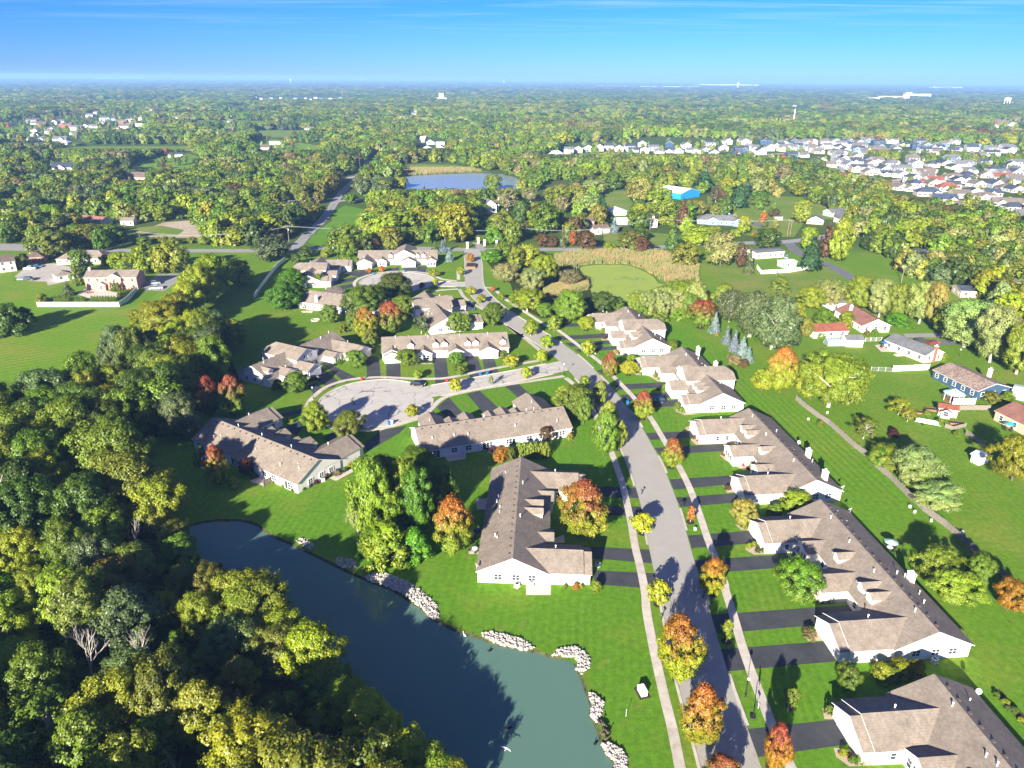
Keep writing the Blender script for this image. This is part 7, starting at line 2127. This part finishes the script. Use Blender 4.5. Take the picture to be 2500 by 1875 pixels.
car('F', 1000, 985, 10, 'paint_white', 'white car on the drive by the upper circle')
car('F', 1600, 870, 15, 'paint_white', 'white car parked in the upper turning circle', 'suv')
car('X', 1010, 790, -15, 'paint_navy', 'dark car on the subdivision street')
car('X', 1400, 840, -15, 'paint_white', 'white car on the subdivision street')
car('X', 900, 740, 165, 'paint_dark', 'grey car on the subdivision street')
car('J', 945, 790, 200, 'paint_black', 'black car in front of the angled garage')
# motor home, covered boat, golf cart
rv = thing('motor_home', 'white motor home with dark stripe before the red barn', 'motor home', g('I', 345, 905), R(12))
mb = MB(); mb.box(0, 8.2, 0, 2.5, .55, 3.3); mb.box(8.2, 9.0, .1, 2.4, .55, 2.2); mb.obj('body', 'metal_white', rv)
mb = MB(); mb.box(.3, 8.0, -.03, 0, 1.2, 1.5); mb.obj('stripe', 'paint_navy', rv)
for i in range(4): window(rv, 1.2 + i * 1.9, -.02, 2.0, pi, 1.1, .7, 1, 1)
for wx in (1.4, 6.8):
    for yy in (.15, 2.3):
        mb = MB(); mb.lathe([(.2, -.14), (.45, -.14), (.45, .14), (.2, .14)], 12); w = mb.obj('wheel', 'tyre', rv); w.location = (wx, yy, .45); w.rotation_euler = (pi / 2, 0, 0)
bt = thing('boat', 'boat under a pale cover beside the raised beds', 'boat', g('M', 1372, 1205), R(-28))
mb = MB()
st_ = [(0, .75, .5), (1.5, .95, .45), (3.5, .9, .45), (4.8, .5, .55), (5.6, .05, .7)]
for (x0, w0, z0), (x1, w1, z1) in zip(st_, st_[1:]):
    for s in (-1, 1):
        mb.poly([(x0, s * w0, 1.05), (x1, s * w1, 1.1), (x1, s * w1 * .5, z1), (x0, s * w0 * .5, z0)]); mb.poly([(x0, s * w0 * .5, z0), (x1, s * w1 * .5, z1), (x1, 0, z1 - .1), (x0, 0, z0 - .1)])
mb.poly([(0, -.75, 1.05), (0, .75, 1.05), (0, .37, .5), (0, -.37, .5)]); mb.obj('hull', 'metal_white', bt)
mb = MB()
for (x0, w0, z0), (x1, w1, z1) in zip(st_, st_[1:]):
    for s in (-1, 1): mb.poly([(x0, s * (w0 + .04), 1.0), (x1, s * (w1 + .04), 1.05), (x1, 0, 1.25 + .35 * (w1 > .4)), (x0, 0, 1.6)])
mb.obj('cover', 'white_plastic', bt)
mb = MB(); mb.box(-.3, 6.4, -.05, .05, .3, .4); mb.obj('trailer_beam', 'metal_grey', bt)
for s in (-1, 1):
    mb = MB(); mb.lathe([(.15, -.1), (.32, -.1), (.32, .1), (.15, .1)], 12); w = mb.obj('wheel', 'tyre', bt); w.location = (1.8, s * .95, .32); w.rotation_euler = (pi / 2, 0, 0)
gc = thing('golf_cart', 'black golf cart by the red-roofed outbuilding', 'golf cart', g('M', 430, 618), R(5))
mb = MB(); mb.box(0, 2.3, 0, 1.2, .3, .7); mb.obj('body', 'black_plastic', gc); mb = MB(); mb.box(.3, 1.9, -.05, 1.25, 1.75, 1.82); mb.obj('canopy', 'black_plastic', gc)
mb = MB(); mb.box(.7, 1.2, .1, 1.1, .7, 1.15); mb.obj('seat', 'wood_grey', gc)
for xx in (.35, 1.85):
    for yy in (.05, 1.15):
        mb = MB(); mb.tube([(xx, yy, .7), (xx, yy, 1.75)], .03, 5); mb.obj('canopy_post', 'dark_metal', gc)
        mb = MB(); mb.lathe([(.1, -.08), (.24, -.08), (.24, .08), (.1, .08)], 10); w = mb.obj('wheel', 'tyre', gc); w.location = (xx, yy, .24); w.rotation_euler = (pi / 2, 0, 0)

# ---------------------------------------------------------------- bins, boxes, hoop, post boxes
def bin_(k, x, y, m, label):
    root = thing('wheelie_bin', label, 'bin', g(k, x, y, .02), RND.uniform(0, 6))
    mb = MB(); a, b = .26, .33
    mb.v = [(-a,-a,.08),(a,-a,.08),(a,a,.08),(-a,a,.08),(-b,-b,1.0),(b,-b,1.0),(b,b,1.0),(-b,b,1.0)]; mb.f = [(3,2,1,0),(4,5,6,7),(0,1,5,4),(1,2,6,5),(2,3,7,6),(3,0,4,7)]; mb.mi = [0] * 6
    mb.obj('body', m, root)
    mb = MB(); mb.box(-.36, .36, -.38, .36, 1.0, 1.08); mb.obj('lid', m, root)
    for s in (-1, 1):
        mb = MB(); mb.lathe([(.04, -.04), (.13, -.04), (.13, .04), (.04, .04)], 10); w = mb.obj('wheel', 'tyre', root); w.location = (s * .25, .28, .13); w.rotation_euler = (0, pi / 2, 0)
bin_('K', 1208, 605, 'blue_plastic', 'blue wheelie bin at the side street kerb, beside its twin')
bin_('K', 1282, 598, 'blue_plastic', 'blue wheelie bin on the grass strip between two drives')
bin_('K', 846, 678, 'red_plastic', 'red wheelie bin at the foot of an asphalt drive')
bin_('J', 1478, 788, 'red_plastic', 'red wheelie bin on the turning circle pavement')
bin_('J', 1770, 1272, 'blue_plastic', 'blue wheelie bin at the near rim of the turning circle')
bin_('J', 1800, 1265, 'white_plastic', 'white bin next to the blue one at the turning circle')
bin_('L', 806, 1268, 'blue_plastic', 'blue wheelie bin by the street kerb')
bin_('P', 736, 795, 'black_plastic', 'dark wheelie bin on a garage drive')
bin_('F', 1330, 812, 'blue_plastic', 'blue wheelie bin by the upper turning circle')
bin_('F', 1610, 790, 'blue_plastic', 'blue wheelie bin before the tall middle gable')
def mailbox(k, x, y, where):
    root = thing('mailbox', 'black mailbox on a post ' + where, 'mailbox', g(k, x, y), RND.uniform(-.3, .3) + pi / 2)
    mb = MB(); mb.box(-.06, .06, -.06, .06, 0, 1.05); mb.obj('post', 'black_plastic', root)
    mb = MB(); ar = [(.11 * math.cos(pi * i / 6), .12 * math.sin(pi * i / 6)) for i in range(7)]
    pr = [(-.11, -.12), (.11, -.12)] + ar
    mb.poly([(-.28, a, 1.2 + z) for a, z in pr]); mb.poly([(.28, a, 1.2 + z) for a, z in pr])
    for i in range(len(pr)):
        a, b = pr[i], pr[(i + 1) % len(pr)]; mb.poly([(-.28, a[0], 1.2 + a[1]), (.28, a[0], 1.2 + a[1]), (.28, b[0], 1.2 + b[1]), (-.28, b[0], 1.2 + b[1])])
    mb.obj('box', 'dark_metal', root)
for k, x, y, w in (('P',396,702,'at the kerb beside the pond row drives'), ('P',462,1012,'behind the small yellow street tree'), ('P',912,1490,'beside the golden maple kerb'), ('R',800,128,'at the kerb past the maple ring'), ('R',1290,1118,'by the basketball hoop'), ('L',110,585,'between two upper drives'), ('L',700,1130,'by the blue bin drive'), ('P',545,388,'below the red maple'), ('R',425,320,'under the orange maple')):
    mailbox(k, x, y, w)
hp = thing('basketball_hoop', 'basketball hoop with white backboard on a pole by the pavement', 'basketball hoop', g('R', 1250, 1200), R(-15))
mb = MB(); mb.tube([(0, 0, 0), (0, 0, 2.6), (.25, 0, 3.1)], .06, 8); mb.obj('pole', 'dark_metal', hp)
mb = MB(); mb.box(.24, .29, -.9, .9, 2.75, 3.8); mb.obj('backboard', 'white_plastic', hp)
mb = MB(); mb.tube([(.52 + .23 * math.cos(t * pi / 6), .23 * math.sin(t * pi / 6), 3.0) for t in range(13)], .015, 5); mb.obj('rim', 'red_plastic', hp)
mb = MB(); mb.box(-.5, .3, -.4, .4, 0, .2); mb.obj('base', 'black_plastic', hp)
ub = thing('utility_cabinet', 'white utility cabinet on the pond lawn beside the pavement', 'cabinet', g('T', 2110, 1080), R(15))
mb = MB(); mb.box(-.5, .5, -.8, .8, 0, .9); mb.obj('body', 'metal_white', ub); mb = MB(); mb.box(-.55, .55, -.85, .85, .9, 1.0); mb.obj('lid', 'metal_white', ub)
mb = MB(); mb.box(-.9, .9, -1.2, 1.2, -.02, .06); mb.obj('pad', 'mulch', ub)
for i, (k, x, y, w) in enumerate((('P',838,1000,'on the verge below the small orange tree'), ('Q',1182,698,'on the mown strip, nearer the pale bushes'), ('Q',1228,745,'on the mown strip, a step past its twin'), ('Q',1374,822,'against the wooden fence'), ('Q',1660,930,'beyond the wooden fence'), ('M',548,1185,'at the fence corner'), ('M',695,1135,'on the lawn beyond the fence'))):
    root = thing('utility_box', 'small pale utility box ' + w, 'utility box', g(k, x, y), RND.uniform(0, 3))
    mb = MB(); mb.box(-.22, .22, -.22, .22, 0, .6); mb.obj('body', 'fascia', root); mb = MB(); mb.box(-.25, .25, -.25, .25, .6, .66); mb.obj('lid', 'metal_grey', root)
def ac(k, x, y, where):
    root = thing('air_conditioner', 'air conditioner unit ' + where, 'air conditioner', g(k, x, y), RND.uniform(0, 1))
    mb = MB(); mb.box(-.4, .4, -.4, .4, .06, .85); mb.obj('casing', 'metal_grey', root)
    mb = MB(); mb.lathe([(.34, .86), (.1, .88), (0, .9)], 12); mb.obj('fan_grille', 'dark_metal', root)
    mb = MB(); mb.box(-.5, .5, -.5, .5, 0, .06); mb.obj('pad', 'patio', root)
ac('T', 1145, 262, 'at the white gable facing the pond'); ac('S', 1402, 710, 'in the shaded side yard'); ac('N', 1540, 992, 'below the pond-head gable windows'); ac('O', 2070, 1130, 'beside the pond row garage')
# patio furniture
mat('canvas_green', (.30, .42, .33), .8)
def table_set(k, x, y, where, m='wood_brown', umb=None):
    root = thing('patio_table', 'round patio table ' + where, 'table', g(k, x, y, .03))
    mb = MB(); mb.lathe([(0, .70), (.6, .70), (.6, .74), (0, .75)], 14); mb.obj('tabletop', m, root)
    for i in range(4):
        a = i * pi / 2 + .4; mb = MB(); mb.tube([(.4 * math.cos(a), .4 * math.sin(a), 0), (.35 * math.cos(a), .35 * math.sin(a), .7)], .03, 5); mb.obj('leg', 'dark_metal', root)
    if umb:
        mb = MB(); mb.tube([(0, 0, .7), (0, 0, 2.4)], .03, 6); mb.obj('umbrella_pole', 'metal_grey', root)
        mb = MB(); mb.lathe([(1.4, 2.0), (.7, 2.3), (0, 2.55)], 8); mb.obj('umbrella_canopy', umb, root)
    b = g(k, x, y, .03)
    for i in range(4):
        a = i * pi / 2 + .2
        c = thing('patio_chair', 'patio chair round the table ' + where, 'chair', b + Vector((1.05 * math.cos(a), 1.05 * math.sin(a), 0)), a + pi / 2, 'chairs round the table ' + where)
        mb = MB(); mb.box(-.25, .25, -.25, .25, .42, .47); mb.obj('seat', 'dark_metal', c); mb = MB(); mb.box(-.25, .25, -.28, -.23, .45, .95); mb.obj('backrest', 'dark_metal', c)
        for sx in (-.22, .22):
            for sy in (-.22, .22): mb = MB(); mb.box(sx - .02, sx + .02, sy - .02, sy + .02, 0, .42); mb.obj('leg', 'dark_metal', c)
table_set('N', 1690, 925, 'on the pond-head patio')
table_set('N', 300, 815, 'on the patio behind the red maple', 'red_plastic', 'white_plastic')
table_set('O', 1050, 1005, 'on the grove-side patio', 'white_plastic')
table_set('O', 1045, 905, 'under a dark umbrella on the grove side', 'dark_metal', 'black_plastic')
table_set('K', 1325, 1420, 'on the patio by the clipped hedge', 'red_plastic')
table_set('M', 1130, 630, 'under a blue umbrella at the ranch house', 'wood_brown', 'blue_plastic')
table_set('M', 2085, 1265, 'under a teal umbrella at the tan brick house', 'wood_brown', 'teal_plastic')
table_set('Q', 1000, 1080, 'under a pale green umbrella behind the shuttered townhouse', 'metal_white', 'canvas_green')
table_set('E', 800, 870, 'on the brick house terrace')
gr = thing('grill', 'covered barbecue grill on the pond-facing patio', 'grill', g('T', 1245, 262), .3)
mb = MB(); mb.box(-.6, .6, -.3, .3, .15, .85); mb.obj('cart', 'metal_white', gr); mb = MB(); mb.lathe([(.38, .85), (.34, 1.05), (.2, 1.18), (0, 1.22)], 10); mb.obj('hood', 'metal_grey', gr)
for s in (-1, 1): mb = MB(); mb.lathe([(.03, -.03), (.1, -.03), (.1, .03), (.03, .03)], 8); w = mb.obj('wheel', 'tyre', gr); w.location = (s * .5, 0, .1); w.rotation_euler = (pi / 2, 0, 0)
# gazebo with a pale blue cone roof
gz = thing('gazebo', 'round gazebo with pale blue cone roof beside the dark blue ranch house', 'gazebo', g('M', 1660, 1035))
mat('canvas_blue', (.42, .58, .68), .8, .05, 2)
mb = MB(); mb.lathe([(3.0, 2.4), (1.5, 3.1), (0, 3.9)], 10); mb.obj('roof', 'canvas_blue', gz)
mb = MB(); mb.lathe([(2.9, 0), (2.9, .12), (0, .13)], 16); mb.obj('floor', 'wood_brown', gz)
for i in range(8):
    a = i * pi / 4; mb = MB(); mb.tube([(2.7 * math.cos(a), 2.7 * math.sin(a), 0), (2.7 * math.cos(a), 2.7 * math.sin(a), 2.5)], .07, 6); mb.obj('post', 'trim', gz)
# entrance planter and stone pillars
pl = thing('planter', 'brown timber planter on the entrance island', 'planter', g('G', 185, 925))
mb = MB(); mb.box(-2.4, 2.4, -4, 4, 0, 1.0); mb.obj('box', 'wood_brown', pl); mb = MB(); mb.box(-2.2, 2.2, -3.8, 3.8, .9, 1.06); mb.obj('soil', 'mulch', pl)
for k, x, y, w in (('G',152,760,'west of the entrance road'), ('G',305,738,'east of the entrance road'), ('G',415,742,'at the end of the entrance hedge'), ('G',250,718,'behind the entrance hedge')):
    root = thing('gate_pillar', 'pale stone entrance pillar ' + w, 'pillar', g(k, x, y))
    mb = MB(); mb.box(-.6, .6, -.6, .6, 0, 3.2); mb.obj('shaft', 'stone_chimney', root); mb = MB(); mb.box(-.75, .75, -.75, .75, 3.2, 3.5); mb.obj('capstone', 'trim', root)
rg_ = thing('fire_ring', 'pale stone fire ring on the lawn behind the upper townhouses', 'fire ring', g('F', 812, 1224))
for i in range(14):
    a = i * 2 * pi / 14; mb = MB(); mb.box(-.32, .32, -.2, .2, 0, .35); o = mb.obj('stone', 'stone_chimney', rg_); o.location = (1.5 * math.cos(a), 1.5 * math.sin(a), 0); o.rotation_euler = (0, 0, a + pi / 2)
# swing frame and trampoline-like clutter by the playhouse: raised timber beds
for k, x, y, w in (('M',1430,1135,'beside the playhouse'), ('M',1690,1215,'beyond the playhouse'), ('M',1500,1110,'behind the covered boat')):
    root = thing('raised_bed', 'raised timber garden bed ' + w, 'raised bed', g(k, x, y), R(-15))
    for a in ((-1.8,1.8,-.9,-.8),(-1.8,1.8,.8,.9),(-1.8,-1.7,-.8,.8),(1.7,1.8,-.8,.8)): mb = MB(); mb.box(*a, 0, .5); mb.obj('board', 'wood_brown', root)
    mb = MB(); mb.box(-1.7, 1.7, -.8, .8, .1, .4); mb.obj('soil', 'mulch', root)

# ---------------------------------------------------------------- birds
mat('goose_brown', (.10, .075, .055), .9); mat('goose_black', (.012, .012, .012), .8); mat('bird_white', (.80, .80, .80), .8)
def goose(k, x, y, rz, label, m='goose_brown', s=1.0, z=0.0, group=None):
    root = thing('goose', label, 'bird', g(k, x, y, z), rz, group)
    mb = MB()
    mb.tube([(-.48 * s, 0, .36 * s), (-.3 * s, 0, .34 * s), (0, 0, .33 * s), (.25 * s, 0, .36 * s), (.33 * s, 0, .48 * s), (.36 * s, 0, .66 * s), (.40 * s, 0, .76 * s), (.48 * s, 0, .77 * s), (.56 * s, 0, .75 * s)],
            [.02 * s, .11 * s, .19 * s, .13 * s, .06 * s, .045 * s, .055 * s, .05 * s, .012 * s], 8)
    mb.obj('body', m, root, True)
    for q in (-1, 1):
        mb = MB(); mb.tube([(0, q * .07 * s, 0), (0.02 * s, q * .07 * s, .2 * s)], .015 * s, 4); mb.obj('leg', 'goose_black', root)
for x, y in ((1780,1328), (1815,1340), (1810,1372), (1838,1395), (1812,1412), (1832,1446)):
    goose('T', x, y, RND.uniform(0, 6), 'brown goose resting on the pond bank', 'goose_brown', 1.25, 0, 'geese resting on the pond bank')
for x, y, m in ((742,645,'bird_white'), (818,640,'goose_black'), (936,765,'goose_black'), (1088,1360,'goose_black'), (1750,1482,'goose_black')):
    goose('T', x, y, RND.uniform(0, 6), '%s duck swimming on the pond' % ('white' if m == 'bird_white' else 'dark'), m, 1.0, -.55, 'ducks swimming on the pond')
wb = thing('flying_bird', 'white bird gliding low over the pond', 'bird', g('T', 1062, 1508, 1.0), R(60))
wb.scale = (.62, .62, .62)
mb = MB(); mb.tube([(-.5, 0, 0), (-.2, 0, 0), (.1, 0, .02), (.35, 0, .05), (.5, 0, .04)], [.02, .1, .13, .07, .01], 8)
for q in (-1, 1):
    mb.poly([(.15, q * .08, .05), (-.2, q * .08, .03), (-.28, q * .7, .2), (.02, q * .75, .22)]); mb.poly([(.02, q * .75, .22), (-.28, q * .7, .2), (-.35, q * 1.3, .12), (-.2, q * 1.35, .12)])
mb.poly([(-.45, -.05, .0), (-.45, .05, .0), (-.75, .14, 0), (-.75, -.14, 0)])
mb.obj('body', 'bird_white', wb)

# ---------------------------------------------------------------- leaf litter under the turning maples
mat('litter_leaf', (0.40, 0.16, 0.03), 0.9, col2=(0.34, 0.27, 0.03), scale=1.7)
lr = random.Random(66)
mb = MB()
for x, y, r, _ in LITTER:
    if math.hypot(x, y) > 330: continue
    for i in range(130):
        a, q = lr.uniform(0, 6.28), r * (0.2 + 1.3 * lr.random() ** 0.8)
        cx, cy, t, s_ = x + q * math.cos(a), y + q * math.sin(a), lr.uniform(0, 3.14), lr.uniform(.05, .11)
        mb.poly([(cx - s_ * math.cos(t), cy - s_ * math.sin(t), .065), (cx + s_ * math.sin(t) * .7, cy - s_ * math.cos(t) * .7, .07), (cx + s_ * math.cos(t), cy + s_ * math.sin(t), .065), (cx - s_ * math.sin(t) * .7, cy + s_ * math.cos(t) * .7, .075)])
setting(mb.obj('fallen_leaves', 'litter_leaf'), 'stuff', 'fallen orange and yellow leaves below the turning maples')
